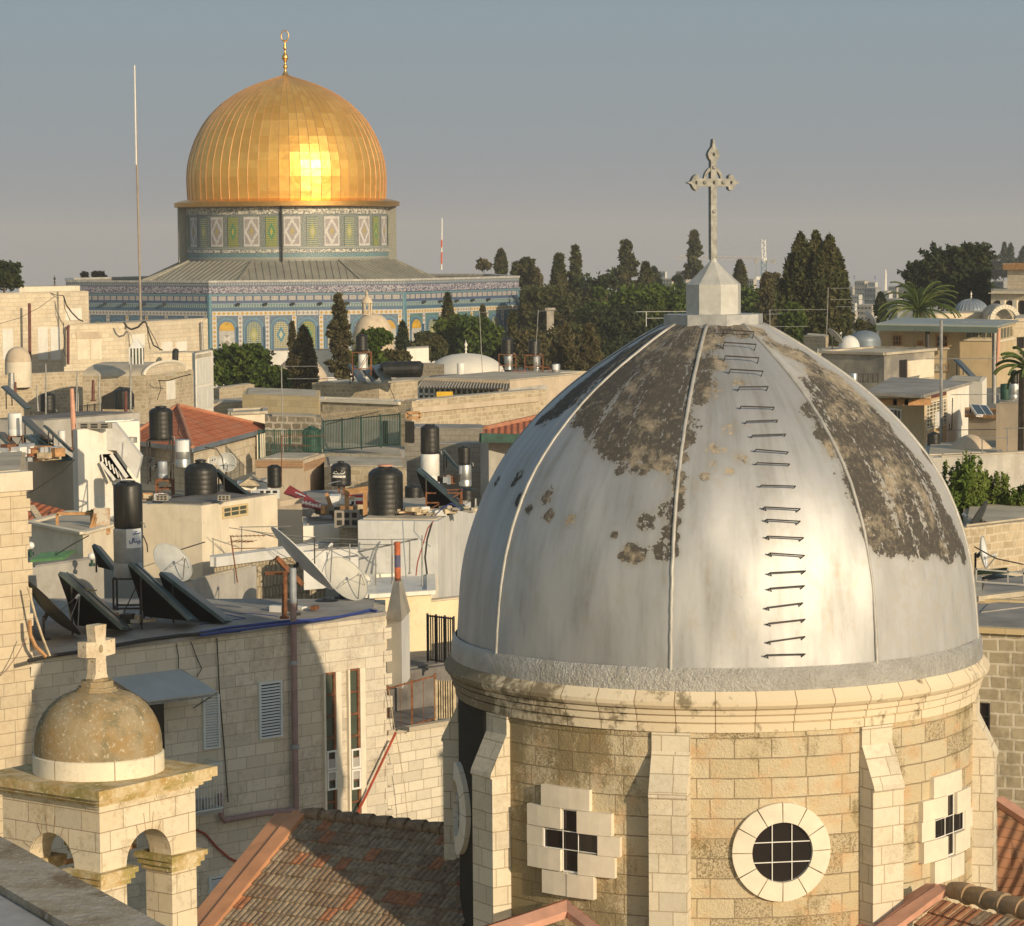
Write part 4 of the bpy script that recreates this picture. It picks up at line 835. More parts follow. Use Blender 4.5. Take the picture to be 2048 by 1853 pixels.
def antenna(label, k, x, y0, y1, D, booms, mat='grey_metal', r=.022, group='rooftop aerials', lean=0):
    a = P(q(k, x, y0), D); b_ = P(q(k, x+lean, y1), D); root = empty('aerial', a, label, 'aerial', group); mb = MB(); mb.tube([a, b_], r, 6); mb.build('mast', mat, root)
    for f, L, az, n, el, up in booms:              # height fraction, boom length, azimuth, rods, rod length, offset along boom
        c = a.lerp(b_, f); d = Vector((math.cos(R(az)), math.sin(R(az)), 0)); e = Vector((-d.y, d.x, 0)); s = c-d*L*(.5-up); mb = MB(); mb.tube([s, s+d*L], min(.014, r*.64), 5)
        bo = mb.build('boom', mat, root); mb = MB()
        for i in range(n): p = s+d*L*(i+.5)/n; mb.tube([p-e*el/2, p+e*el/2], .008, 4)
        if n: sub(bo, 'rods', mb, mat)
    return root
def blocks(label, k, x, y, D, w, h, n=1, mat='concrete', dep=.3):
    c = P(q(k, x, y), D); mb = MB(); mb.box(c, w, dep, h); root = empty('concrete_block', c, label, 'block'); mb.build('body', mat, root); mb = MB()
    for i in range(3):
        for j in range(2): mb.box(c+Vector((-w*.3+w*.3*i, -dep/2-.001, h*(.14+.44*j))), w*.2, .01, h*.3)
    mb.build('hollows', 'hatch_dark', root); return root
def fence(label, k, x0, y0, x1, y1, hpx, D0, D1, n, mat='green_metal', name='fence', spikes=False, zt=None, rail=(0.03, .97), bar=.02, posts=5, group=None):
    A, B_ = P(q(k, x0, y1 if False else y0), D0), P(q(k, x1, y1), D1); s0 = ZM[k][2]; h = hpx/s0/ppm((D0+D1)/2); root = empty(name, A, label, 'fence', group)
    mb = MB()
    for i in range(n): p = A.lerp(B_, (i+.5)/n); mb.bar(p, p+UP*h, bar)
    mb.build('bars', mat, root)
    for i in range(posts): p = A.lerp(B_, i/(posts-1)); mb = MB(); mb.bar(p-UP*.05, p+UP*(h+.03), .06); mb.build('post', mat, root)
    mb = MB()
    for f in rail: mb.bar(A+UP*h*f, B_+UP*h*f, .04)
    mb.build('rail', mat, root)
    if spikes:
        mb = MB(); rr = random.Random(2)
        for i in range(n):
            p = A.lerp(B_, (i+.5)/n)+UP*h; e = .28
            for s in (-1, 1): mb.bar(p, p+Vector((s*.1, -.1, e)), .015)
        mb.build('spikes', 'wood_pale', root)
    return root
def hip(b, k, apex, D, over, mat='tiles_red', ridge=None, fascia='dark_metal'):
    ap = P(q(k, *apex), D); c = sum(b.foot, Vector())/4; f = [p+(p-c).normalized()*over for p in b.foot]; zt = b.zt
    for p in f: p.z = zt
    mb = MB(); rp = [ap, ap] if ridge is None else [ap, P(q(k, *ridge), D)]
    n = 4
    for i in range(4):
        A, B_ = f[i], f[(i+1) % 4]; t = [ap]
        mb.face((A, B_, ap)[::1])
    mb.face(f[::-1]); rf = mb.build('tiled_roof', mat, b.root)
    mb = MB()
    for p in f: mb.tube([p+UP*.03, ap+UP*.05], .09, 6)
    sub(rf, 'ridge_tiles', mb, 'terracotta'); mb = MB()
    for i in range(4): mb.bar(f[i]-UP*.08, f[(i+1) % 4]-UP*.08, .08, .18)
    sub(rf, 'fascia', mb, fascia)
def half_dome(name, label, k, x, y, w, h, D, mat, cat='dome', drum=0, ribs=0, finial=0, parent=None, fm=None, n=40, pw=2.0, ybase=None, depth=1.0):
    s0 = ZM[k][2]; c = P(q(k, x, y), D); r = w/2/s0/ppm(D); hh = h/s0/ppm(D); root = parent or empty(name, c-UP*(drum+.2), label, cat)
    pr = [(r, -.05)]+[(r*max(0, 1-(i/14)**pw)**(1/pw), hh*i/14) for i in range(15)]; mb = MB(); mb.lathe(c, pr, n); sh = mb.build('shell', mat, root, smooth=True)
    if drum: mb = MB(); mb.lathe(c, [(r*1.02, -drum), (r*1.02, -.02), (r*.96, .0)], n); mb.build('drum', fm or mat, root, smooth=40)
    if ribs:
        mb = MB()
        for i in range(ribs):
            a = 2*PI*i/ribs; mb.tube([c+Vector((rr*math.sin(a), -rr*math.cos(a), z)) for rr, z in pr[1:]], .03, 4, False)
        sub(sh, 'ribs', mb, mat)
    if finial: mb = MB(); mb.lathe(c+UP*hh, [(.12*finial, -.05), (.05*finial, .2*finial), (.14*finial, .35*finial), (.05*finial, .5*finial), (.17*finial, .75*finial), (.04*finial, 1.0*finial), (0, 1.3*finial)], 12); mb.build('finial', fm or mat, root, smooth=True)
    return root, c, r, hh
# ---------------------------------------------------------------- trees
def leafmesh(name, pts, size, mat, base, aspect=1.0, seed=0, up=0.0, clip=None):
    g = np.random.default_rng(seed); n = len(pts); a = g.normal(size=(n, 3)); a[:, 2] += up; a /= np.linalg.norm(a, axis=1)[:, None]; b = g.normal(size=(n, 3)); b -= a*(a*b).sum(1)[:, None]; b /= np.linalg.norm(b, axis=1)[:, None]
    s = size*g.uniform(.6, 1.35, (n, 1)); A = a*s*aspect; B_ = b*s; p = pts-np.array(base)
    V = np.stack([p-A, p-B_*.55, p+A, p+B_*.55], 1).reshape(-1, 3); F = np.arange(n*4).reshape(-1, 4)
    me = bpy.data.meshes.new(name); me.from_pydata(V.tolist(), [], F.tolist()); me.materials.append(M[mat]); o = bpy.data.objects.new(name, me); COL.objects.link(o); return o
def tree(label, kind, k, x0, y0, x1, y1, D, mat, n=3500, ls=None, seed=0, name=None, group='trees round the shrine', cover=1.0, lean=0, dep=1.0):
    s0 = ZM[k][2]; pm = ppm(D)*s0; w = (x1-x0)/pm; h = (y1-y0)/pm; c = P(q(k, (x0+x1)/2, y1), D); g = np.random.default_rng(seed+int(x0)+int(y0)*7); ls = ls or max(.05, 1.9/ppm(D)*1.6)
    nm = name or {'cypress': 'cypress_tree', 'conifer': 'conifer_tree', 'pine': 'pine_tree', 'bush': 'bush', 'clump': 'cypress_tree', 'shoots': 'leafy_bush'}[kind]
    root = empty(nm, c, label, 'bush' if kind == 'bush' else 'tree', group)
    H = h; n = int(n*cover)
    if kind in ('cypress', 'clump'):
        cols = [(0, 0, 1.0, 1.0)] if kind == 'cypress' else [(-.22, 0, .62, .97), (.02, .1, .5, 1.0), (.2, 0, .55, .95), (.33, .1, .42, .82), (-.33, 0, .4, .72), (.05, -.2, .6, .8)]
        P_ = []
        for ox, oy, ww, hh in cols:
            m = n//len(cols); t_ = g.random(m)**.9; rp = np.interp(t_, [0, .08, .3, .55, .8, .93, 1], [.55, .85, 1, .88, .55, .28, .05]); th = g.random(m)*2*PI
            bumpy = 1+.22*np.sin(t_*23+3*np.sin(th*2)+seed)+.15*np.sin(th*3+t_*9); rr = rp*bumpy*(g.random(m)**.35)*w/2*ww
            P_.append(np.stack([c.x+ox*w+rr*np.cos(th), c.y+oy*w+rr*np.sin(th)*dep, c.z+t_*H*hh+g.normal(size=m)*.02*H], 1))
        pts = np.concatenate(P_)
    elif kind == 'conifer':                       # ragged branches round a visible spine
        nb = max(30, int(26*H/max(w, .1))); P_ = []; m = n//nb
        for i in range(nb):
            t_ = .06+.94*(i+g.random())/nb; L = w/2*np.interp(t_, [0, .15, .4, .75, 1], [.8, 1, .85, .5, .08])*g.uniform(.5, 1.15); a = g.random()*2*PI; f = g.random(m)**.6
            x = L*f*np.cos(a); y = L*f*np.sin(a); z = t_*H+L*f*g.uniform(-.1, .45); sp = (.05+.12*f)*w*.55
            P_.append(np.stack([c.x+x+g.normal(size=m)*sp*.55, c.y+y+g.normal(size=m)*sp*.55, c.z+z+g.normal(size=m)*sp*.5], 1))
        pts = np.concatenate(P_)
    elif kind == 'shoots':                        # upright leafy shoots, open between them
        nb = 26; P_ = []; m = n//nb
        for i in range(nb):
            bx, by = g.uniform(-.45, .45)*w, g.uniform(-.35, .35)*w; L = H*g.uniform(.45, 1.0)*(1-.35*abs(bx)/w); lx, ly = g.normal()*.16*w, g.normal()*.1*w; f = g.random(m)**.8; sp = w*(.075-.055*f)
            P_.append(np.stack([c.x+bx+lx*f+g.normal(size=m)*sp, c.y+by+ly*f+g.normal(size=m)*sp, c.z+L*f+g.normal(size=m)*.03*H], 1))
        pts = np.concatenate(P_)
    else:                                         # pine / bush: overlapping leaf clumps with gaps
        nb = int(16+14*min(2.5, w/h if h else 1)) if kind == 'pine' else 14; P_ = []; m = n//nb
        for i in range(nb):
            a = g.random()*2*PI; e = g.random()**.5; tz = g.uniform(.18, .86) if kind == 'pine' else g.uniform(.1, .8); env = math.sqrt(max(.05, 1-((tz-.45)/.58)**2)); cx = w/2*.86*e*math.cos(a)*env; cy = w/2*.75*e*math.sin(a)*env; R_ = g.uniform(.13, .25)*min(w, h*1.3)
            v = g.normal(size=(m, 3)); v /= np.linalg.norm(v, axis=1)[:, None]; v *= (g.random((m, 1))**.4)*R_*(1+.35*np.sin(v[:, :1]*7+v[:, 2:]*5+i)); v[:, 2] *= .72
            P_.append(np.stack([c.x+cx+v[:, 0], c.y+cy+v[:, 1], c.z+tz*H+v[:, 2]], 1))
        pts = np.concatenate(P_)
    top = c.z+H; pts = pts[pts[:, 2] < top+.1]
    o = leafmesh('crown', pts, ls, mat, c, 1.25, seed+1, up=.3); o.parent = root
    mb = MB(); tr = max(.05, w*.035) if kind != 'bush' else .03; tp = [c-UP*.5, c+Vector((w*.01, 0, H*.3)), c+Vector((-w*.01, 0, H*.6)), c+UP*H*.9]; mb.tube(tp, [tr, tr*.8, tr*.5, tr*.12], 7)
    rr = random.Random(seed)
    for i in range(7 if kind != 'cypress' else 3):
        f = rr.uniform(.15, .7); a = rr.uniform(0, 2*PI); L = w*.36*(1-f*.5); s = c+UP*H*f; mb.tube([s, s+Vector((L*.5*math.cos(a), L*.5*math.sin(a), L*.25)), s+Vector((L*math.cos(a), L*math.sin(a), L*.7))], [tr*.45, tr*.3, tr*.08], 5)
    mb.build('trunk', 'bark', root)
    return root
FD = 1.085
def lichen(name, base, l1, l2, sp):
    t = NT(name); n1 = t.noise(2.6, 6, .7); n2 = t.noise(14, 4, .7); n3 = t.noise(1.4, 4, .65); col = t.mix(t.ramp(n1, .4, .62), base, l1); col = t.mix(t.ramp(n3, .5, .62), col, l2); col = t.mix(t.ramp(n2, .57, .66), col, sp); t.out(col, .95, 0, .1); t.bump(t.math('ADD', n2, n1), .5, .03)
plain('pipe_mauve', (.30, .20, .19), .5, 0, .12, 3); plain('joint_brown', (.3, .22, .14), .9, 0, .2, 5)
plain('concrete_blue', (.36, .36, .36), .85, 0, .15, 3, .2)
tiles('tiles_old', (.30, .15, .08), (.4, .19, .10), (.2, .15, .09))
lichen('lichen_ridge', (.36, .26, .17), (.30, .2, .1), (.24, .2, .14), (.45, .3, .2))
# ================================================================ near: stone house with shutters
F = bld('stone_house', 'long ashlar stone house with white louvred shutters and flat roof crowded with tanks', [(51, 65.4*FD), (771, 72.5*FD)], 1322, 1960, 'facade_stone', 'roof_grey', depth=(12, 3.4), zt=CZ-9.3*FD)
fc, ft, fn, fL = F.faces[0]
def fo_(k, x, y, off=0.0): return onpl(q(k, x, y), fc+fn*off, fn)
mb = MB(); mb.slab(fo_('S', 51, 1322)+UP*.0+fn*.06, pz(771, 72.5*FD, CZ-9.3*FD)+fn*.06, pz(771, 72.5*FD, CZ-9.3*FD)-fn*.45, fc-fn*.45, UP*.10); mb.build('roof_edge', 'roof_grey', F.root)
for i in range(9):                              # toothed corner stones
    z = F.zt-.34-.62*i; p = pz(771, 72.5*FD, CZ-9.3*FD); p = Vector((p.x, p.y, z-.30)); mb = MB(); mb.box(p+fn*(-.22)+ft*.05, .26+.02*(i % 2), .5, .30, math.atan2(ft.y, ft.x)); mb.build('corner_stone', 'facade_stone', F.root)
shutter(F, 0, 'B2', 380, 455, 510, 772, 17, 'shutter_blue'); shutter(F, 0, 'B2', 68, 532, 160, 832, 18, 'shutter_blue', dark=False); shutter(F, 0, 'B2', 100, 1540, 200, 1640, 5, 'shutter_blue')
for x0, y0, x1, y1 in ((750, 412, 808, 1250), (886, 390, 942, 1250)):
    c, t, n, w, h = rect(F, 0, 'B2', x0, y0, x1, y1); mb = MB(); panel(mb, c, t, n, w, h, .003, .01); so_ = mb.build('slit_window', 'glass_green', F.root)
    mb = MB()
    for i in range(8): panel(mb, c+UP*(-h+2*h*i/7), t, n, w, .025, .012, .04)
    panel(mb, c+t*(w-.03), t, n, .03, h, .013, .05); sub(so_, 'frame', mb, 'rust')
    for s_ in (-1, 1): mb = MB(); panel(mb, c+t*s_*(w+(.09 if s_ > 0 else .03)), t, n, .09 if s_ > 0 else .03, h+.03, .0, .10); sub(so_, 'jamb', mb, 'trim_plain')
    mb = MB(); panel(mb, c-t*w*.1+UP*(-h*.28), t, n, w*.8, h*.14, .055, .02); sub(so_, 'curtain', mb, 'plaster_grey')
    for zz in (-.42, -.15): mb = MB(); frame(mb, c+UP*(h*zz), t, n, w*.92, h*.13, .05, .08, .03); sub(so_, 'casement', mb, 'white_metal')
# awning and balcony
A, B_ = fo_('B1', 640, 405), fo_('B1', 1040, 345); B_.z = A.z = (A.z+B_.z)/2
C_, D_ = fo_('B1', 1250, 470, 1.0), fo_('B1', 830, 545, 1.0); D_.z = C_.z = (C_.z+D_.z)/2; D_ = C_+(A-B_)
mb = MB(); mb.slab(A, B_, C_, D_, UP*.04); aw = mb.build('awning', 'awning_sheet', F.root); mb = MB(); mb.bar(C_-UP*.05, D_-UP*.05, .05); sub(aw, 'front_bar', mb, 'grey_metal'); mb = MB(); mb.bar(C_, B_+UP*.02, .04); sub(aw, 'side_bar', mb, 'grey_metal'); mb = MB(); mb.bar(C_, Vector(C_)-fn*1.0-UP*.5, .03); sub(aw, 'bracket', mb, 'grey_metal')
deco(F, 0, 'B1', 780, 545, 945, 870, 'window', 'glass_dark', .02)
mb = MB(); pa, pb = fo_('B1', 1020, 1185, .7), fo_('B1', 1285, 1160, .7); pb.z = pa.z
for i in range(16): p = pa.lerp(pb, i/15); mb.bar(p, p+UP*1.15, .018)
mb.bar(pa+UP*1.15, pb+UP*1.15, .035); mb.bar(pa, pb, .035); mb.bar(pb, pb-fn*.7, .035); mb.bar(pb+UP*1.15, pb-fn*.7+UP*1.15, .03); bk = mb.build('balcony_rail', 'shutter_blue', F.root)
mb = MB(); mb.slab(pa-UP*.12, pb-UP*.12, pb-fn*.7-UP*.12, pa-fn*.7-UP*.12, UP*.1); mb.build('balcony_floor', 'plaster_grey', F.root)
for i in range(4): p = pa.lerp(pb, .15+.2*i)-fn*.25; mb = MB(); mb.lathe(p, [(0, 0), (.12, 0), (.15, .25), (.0, .25)], 12); sub(F.root if False else bk, 'flower_pot', mb, 'plaster_grey')
# pipes
top = fo_('B2', 580, 300, .16); pxz = P((583, 1138), 70.2*FD).z; top2 = Vector((top.x, top.y, pxz)); dn = fo_('B2', 583, 1165, .16)
root = empty('drain_pipe', dn, 'thick mauve drain pipe rising past the stone facade above its roof', 'pipe')
mb = MB(); mb.tube([Vector((top.x, top.y, dn.z)), Vector((top.x, top.y, pxz-.9))], .085, 14); mb.build('lower_length', 'pipe_mauve', root)
mb = MB(); mb.tube([Vector((top.x, top.y, pxz-.92)), top2], .095, 14); mb.build('upper_length', 'boiler_grey', root)
mb = MB(); e1 = fo_('B2', 560, 1165, .16); e2 = fo_('B2', 190, 1232, .16); mb.tube([Vector((top.x, top.y, dn.z+.15)), Vector((top.x, top.y, dn.z-.05)), e1-UP*.05, e1.lerp(e2, .5), e2, e2+UP*.12+ft*-.08, e2+UP*.7-ft*.1], .08, 12); mb.build('branch', 'pipe_mauve', root)
for f in (.25, .6): mb = MB(); z = dn.z+(pxz-dn.z)*f; mb.lathe((top.x, top.y, z), [(.105, 0), (.11, .05), (.105, .1)], 14); mb.build('collar', 'boiler_grey', root)
def facecable(label, k, pts, mat='cable_dark', r=.013, off=.05, name='cable'):
    P_ = [fo_(k, x, y, off) for x, y in pts]; mb = MB(); mb.tube(P_, r, 5); tag(mb.build(name, mat), label, 'cable')
facecable('black cable running straight down beside the right grey shutter pair', 'B2', [(150, 215), (165, 520), (190, 820), (213, 1130)], r=.016)
facecable('black cable kinked near the roof edge above the blue awning', 'B2', [(5, 235), (40, 330), (66, 385), (38, 430)])
facecable('black cable hanging below the roof edge left of the awning bracket', 'B1', [(1015, 195), (1028, 270), (1028, 340)])
facecable('thin grey cable down the sunlit left end of the facade', 'B1', [(175, 330), (160, 600), (140, 930)], r=.02)
facecable('red hose curving across the shaded facade behind the bell tower', 'B1', [(1125, 1265), (1180, 1290), (1250, 1370), (1320, 1430), (1383, 1460)], 'cable_red', .03, name='hose')
facecable('red hose slanting down the sunlit corner past the slit windows', 'B2', [(1150, 740), (1080, 890), (985, 1090), (940, 1180), (915, 1225)], 'cable_red', .035, .25, name='hose')
facecable('thin pale wire hanging beside the slanting red hose', 'B2', [(1110, 500), (1140, 700), (1160, 800), (1200, 1050), (1220, 1260)], 'wood_pale', .012, .2)
# blue cables on the roof edge
def roofcable(label, k, pts, mat, r, up=.06):
    P_ = [onz(q(k, x, y), F.zt+up) for x, y in pts]; mb = MB(); mb.tube(P_, r, 6); tag(mb.build('cable', mat), label, 'cable')
roofcable('blue cable lying along the front edge of the stone house roof', 'R7', [(0, 1120), (150, 1098), (300, 1080), (450, 1058), (640, 1035), (800, 1018), (960, 995), (1100, 968), (1220, 940), (1270, 945)], 'cable_blue', .04, .14)
roofcable('second bundle of blue cables sagging behind the roof edge', 'R7', [(0, 1100), (200, 1065), (420, 1040), (640, 1015), (830, 1005), (1000, 985), (1150, 955), (1225, 935)], 'cable_blue', .035, .12)
roofcable('dark cable bundle lying along the left roof edge behind the stone cross', 'R8', [(240, 1520), (420, 1480), (640, 1450), (900, 1405), (1200, 1350), (1500, 1310), (2016, 1265)], 'cable_dark', .05, .12)
roofcable('blue cable loop on the roof below the dark solar panels', 'R7', [(0, 1045), (150, 1020), (330, 1000), (180, 970), (350, 962), (560, 985)], 'cable_blue', .02, .05)
# sunlit tall house at the left edge
T_ = bld('stone_tower_house', 'tall sunlit cream ashlar house with toothed corner stones at the left edge', [(-150, 63.3*FD), (52, 65.2*FD)], 961, 1960, 'ashlar_cream', 'roof_pale', depth=7)
tc, tt, tn2, tL = T_.faces[0]; e = pz(52, 65.2*FD, T_.zt); nq = 20
for i in range(nq):
    z = T_.zt-.06-.31*(i+1)-.25; w = [.0, .10, .03, .12, .05, .0, .13][i % 7]
    if w: mb = MB(); mb.box(Vector((e.x, e.y, z))-tn2*.3+tt*(w/2-.2), w+.4, .62, .30, math.atan2(tt.y, tt.x)); mb.build('corner_stone', 'ashlar_cream', T_.root)
mb = MB(); mb.box(Vector((e.x, e.y, T_.zt-.42))-tn2*.3-tt*2, 4.3, .72, .45, math.atan2(tt.y, tt.x)); mb.build('cornice', 'plaster_cream', T_.root)
# lower ashlar wall at the right of the facade
G = bld('garden_wall', 'sunlit ashlar terrace wall between the slit windows and the church drum', [(774, 72.9*FD), (990, 75.5*FD)], 1469, 1960, 'ashlar_white', 'roof_dark', 'wall', depth=9, cope='roof_pale')
# ================================================================ bell tower
def belltower():
    D0 = 47.5; c = P(q('B1', 572, 1115), D0); zt = c.z; a = R(53); u = Vector((math.cos(a), math.sin(a), 0)); v = Vector((-math.cos(R(90)-a+0) if False else -math.sin(a), math.cos(a), 0)); v = Vector((-math.sin(a), math.cos(a), 0))
    W_ = 2.27; pr = .60; th = .5; root = empty('bell_tower', c+u*W_/2+v*W_/2-UP*5, 'small square stone bell tower with open arches and lichen covered dome topped by a cross', 'tower')
    O = Vector((c.x, c.y, 0)); pt = lambda x, y, z: O+u*x+v*y+UP*z
    def bx(mb, x0, x1, y0, y1, z0, z1): mb.prism([pt(x0, y0, 0), pt(x1, y0, 0), pt(x1, y1, 0), pt(x0, y1, 0)], z0, z1)
    zs = zt-1.15; zi = zs-.2
    for i, (x, y) in enumerate(((0, 0), (W_-pr, 0), (W_-pr, W_-pr), (0, W_-pr))):
        mb = MB(); bx(mb, x, x+pr, y, y+pr, zt-5, zs); p = mb.build('pier', 'tower_stone', root)
        for j, (e_, a_, b_) in enumerate(((.05, zs-.28, zs-.19), (.10, zs-.19, zs-.09), (.14, zs-.09, zs))):
            mb = MB(); bx(mb, x-e_, x+pr+e_, y-e_, y+pr+e_, a_, b_); sub(p, 'capital', mb, 'lichen_stone')
    ow = W_-2*pr; r = ow/2; hh = zt-zs
    for side in range(4):
        N = 18; mb = MB()
        def w(sx, d, z):                         # along the side, depth inwards, height
            if side == 0: return pt(sx, d, z)
            if side == 1: return pt(W_-d, sx, z)
            if side == 2: return pt(W_-sx, W_-d, z)
            return pt(d, W_-sx, z)
        xs = [0, pr]+[pr+r-r*math.cos(PI*i/N) for i in range(N+1)]+[W_-pr, W_]
        hs = [0, 0]+[r*math.sin(PI*i/N)*1.0 for i in range(N+1)]+[0, 0]
        for i in range(len(xs)-1):
            x0, x1 = xs[i], xs[i+1]; h0, h1 = hs[i], hs[i+1]
            if x1-x0 < 1e-6: continue
            x0_ = x0; e0 = 0.0
            mb.face((w(x0, 0, zs+h0), w(x1, 0, zs+h1), w(x1, 0, zt), w(x0, 0, zt))); mb.face((w(x1, th, zs+h1), w(x0, th, zs+h0), w(x0, th, zt), w(x1, th, zt)))
            mb.face((w(x0, 0, zs+h0), w(x0, th, zs+h0), w(x1, th, zs+h1), w(x1, 0, zs+h1)))
        aw = mb.build('arch_wall', 'tower_stone', root)
        # voussoir joints
        mb = MB()
        for a_ in (25, 65, 82, 98, 115, 155):
            ca, sa = math.cos(R(a_)), math.sin(R(a_)); f = 1.55 if a_ in (82, 98) else 1.35; mb.bar(w(pr+r-r*1.0*ca, -.001, zs+r*sa), w(pr+r-r*f*ca, -.001, zs+r*f*sa), .012, .006)
        sub(aw, 'joints', mb, 'joint_brown')
    for i, (e_, a_, b_, m_) in enumerate(((.04, -.10, -.04, 'tower_stone'), (.10, -.04, .03, 'lichen_stone'), (.20, .03, .10, 'lichen_stone'), (.27, .10, .26, 'lichen_stone'))):
        mb = MB(); bx(mb, -e_, W_+e_, -e_, W_+e_, zt+a_, zt+b_); mb.build('cornice', m_, root)
    cc = O+u*W_/2+v*W_/2; k_ = 1/2.881/120.4*1.0; zb = zt+.26
    zd = zb+.30; mb = MB(); mb.lathe((cc.x, cc.y, 0), [(1.10, zb-.01), (1.10, zd), (1.06, zd+.02)], 48); mb.build('drum', 'tower_white', root, smooth=40)
    pr_ = [(371, 0), (372, 40), (368, 90), (358, 140), (342, 185), (318, 230), (288, 270), (250, 305), (205, 335), (160, 352), (132, 362)]
    pr_ = [(x*k_, zd+.01+y*k_) for x, y in pr_]; mb = MB(); mb.lathe((cc.x, cc.y, 0), pr_+[(0, pr_[-1][1])], 56); mb.build('dome', 'lichen_dome', root, smooth=True)
    z1 = pr_[-1][1]-.03; mb = MB(); s = .36
    for s_, a_, b_ in ((.37, 0, .06), (.34, .06, .10), (.29, .10, .2), (.2, .2, .24)):
        mb.prism([cc+Vector((s_*math.cos(PI/4*i+a+PI/8), s_*math.sin(PI/4*i+a+PI/8), 0)) for i in range(8)], z1+a_, z1+b_)
    mb.build('neck', 'lichen_dome', root)
    # stone cross
    z2 = z1+.22; o0 = cc+UP*z2-v*.09; o0 = Vector((cc.x, cc.y, z2))-v*.10
    out = [(-.17, 0), (.17, 0), (.13, .1), (.115, .38), (.34, .40), (.34, .66), (.11, .64), (.14, .92), (-.14, .92), (-.11, .64), (-.34, .66), (-.34, .40), (-.115, .38), (-.13, .1)]
    mb = MB(); mb.flat(out, o0+v*.20, u, UP, .20); mb.flat([(.055*math.cos(2*PI*i/14), .52+.075*math.sin(2*PI*i/14)) for i in range(14)], o0+v*.001, u, UP, .003); cr = mb.build('cross', 'cross_stone', root)
    mb = MB(); mb.flat([(.05*math.cos(2*PI*i/14), .52+.07*math.sin(2*PI*i/14)) for i in range(14)], o0-v*.003, u, UP, .004); sub(cr, 'boss', mb, 'lichen_dome')
    bl = empty('church_bell', cc+UP*(zs-.55), 'dark bell hanging inside the arches of the small stone bell tower', 'bell')
    mb = MB(); mb.lathe((cc.x-.25, cc.y, zs-.45), [(.0, .02), (.25, 0), (.22, .08), (.16, .2), (.13, .36), (.05, .42), (0, .43)], 20); mb.build('body', 'dark_metal', bl, smooth=40)
    mb = MB(); 
    mb.bar(pt(.3, W_/2, zs-.02), pt(W_-.3, W_/2, zs-.02), .07); mb.build('yoke', 'wood', bl)
stone('tower_stone', (.66, .57, .42), (.74, .67, .53), (.36, .29, .2), .62, .33, .010, .55, (.30, .23, .13), .35, 8, pit=.9, stsc=1.6)
plain('tower_white', (.78, .72, .58), .85, 0, .07, 4, .15)
stone('tower_white', (.74, .68, .54), (.78, .72, .6), (.34, .28, .2), .62, .9, .012, .3, (.4, .33, .22), .25, 9, pit=.6)
lichen('lichen_stone', (.60, .5, .32), (.42, .28, .10), (.32, .27, .10), (.68, .6, .45)); lichen('lichen_dome', (.33, .275, .18), (.31, .215, .10), (.20, .175, .11), (.5, .44, .33))
lichen('cross_stone', (.68, .6, .46), (.6, .5, .36), (.5, .4, .28), (.3, .24, .16)); lichen('ledge', (.40, .36, .30), (.30, .25, .18), (.22, .17, .11), (.5, .46, .4))
belltower()
# ================================================================ parapet ledge in the corner
zl = CZ-4.5; pA, pB = onz((-60, 1640), zl), onz((420, 1900), zl); d = (pB-pA).normalized(); nn = Vector((d.y, -d.x, 0)); nn = nn if nn.y < 0 else -nn; pA -= d*2; pB += d*3
root = empty('parapet_ledge', pA.lerp(pB, .5)-UP*1.2, 'stained grey concrete parapet ledge filling the lower left corner', 'ledge')
mb = MB(); mb.slab(pA-UP*.35, pB-UP*.35, pB+nn*.55-UP*.35, pA+nn*.55-UP*.35, UP*.35); mb.build('coping', 'ledge', root)
mb = MB(); mb.slab(pA+nn*.56-UP*.5, pB+nn*.56-UP*.5, pB+nn*3.6-UP*.5, pA+nn*3.6-UP*.5, UP*.44); mb.build('slab', 'concrete_blue', root)
mb = MB(); mb.slab(pA+nn*.1-UP*4, pB+nn*.1-UP*4, pB+nn*.1-UP*.36, pA+nn*.1-UP*.36, nn*.3); mb.build('wall', 'plaster_cream', root)
# ================================================================ near tiled roofs
def panroof(o_, u, d, L, H, w=.13, row=.36, seed=0, cut=None):   # o_ ridge start, u along ridge, d down slope
    mb = MB(); n = u.cross(d).normalized(); n = n if n.z > 0 else -n; rr = random.Random(seed); seg = 4
    for i in range(int(H/row)):
        off = rr.uniform(-.02, .02)
        for j in range(int(L/w)):
            if cut and not cut(j*w, i*row): continue
            tl = rr.uniform(-.008, .01); mb.cur = mb.cur if j % 2 else (0 if rr.random() < .62 else (1 if rr.random() < .26 else 2))
            pts0, pts1 = [], []
            for s in range(seg+1):
                x = j*w+w*s/seg+off; ht = .028*math.sin(PI*s/seg)**.7+(0 if s < seg else .0)
                pts0.append(o_+u*x+d*(i*row)+n*(ht+tl)); pts1.append(o_+u*x+d*((i+1)*row+.03)+n*(ht+.035+tl))
            for s in range(seg): mb.face((pts0[s], pts1[s], pts1[s+1], pts0[s+1]))
            for s in range(seg): mb.face((pts1[s], pts1[s]-n*.05, pts1[s+1]-n*.05, pts1[s+1]))
    return mb
plain('tile_weathered', (.30, .235, .16), .9, 0, .3, 9, .3); plain('tile_orange', (.36, .16, .08), .85, 0, .25, 7, .3); plain('tile_brown', (.24, .17, .11), .9, 0, .3, 9, .3)
plain('render_orange', (.55, .27, .14), .85, 0, .14, 1.6, .15); plain('render_pink', (.60, .32, .22), .85, 0, .12, 3, .2)
TM = ['tile_weathered', 'tile_orange', 'tile_brown']
r1, r2 = onz((591, 1630), CZ-11.75), onz((881, 1664), CZ-11.75); u = (r2-r1).normalized(); dh = Vector((u.y, -u.x, 0)); dh = dh if dh.y < 0 else -dh; sl_ = R(29); dd = dh*math.cos(sl_)-UP*math.sin(sl_); bk_ = -dh*math.cos(sl_)-UP*math.sin(sl_)
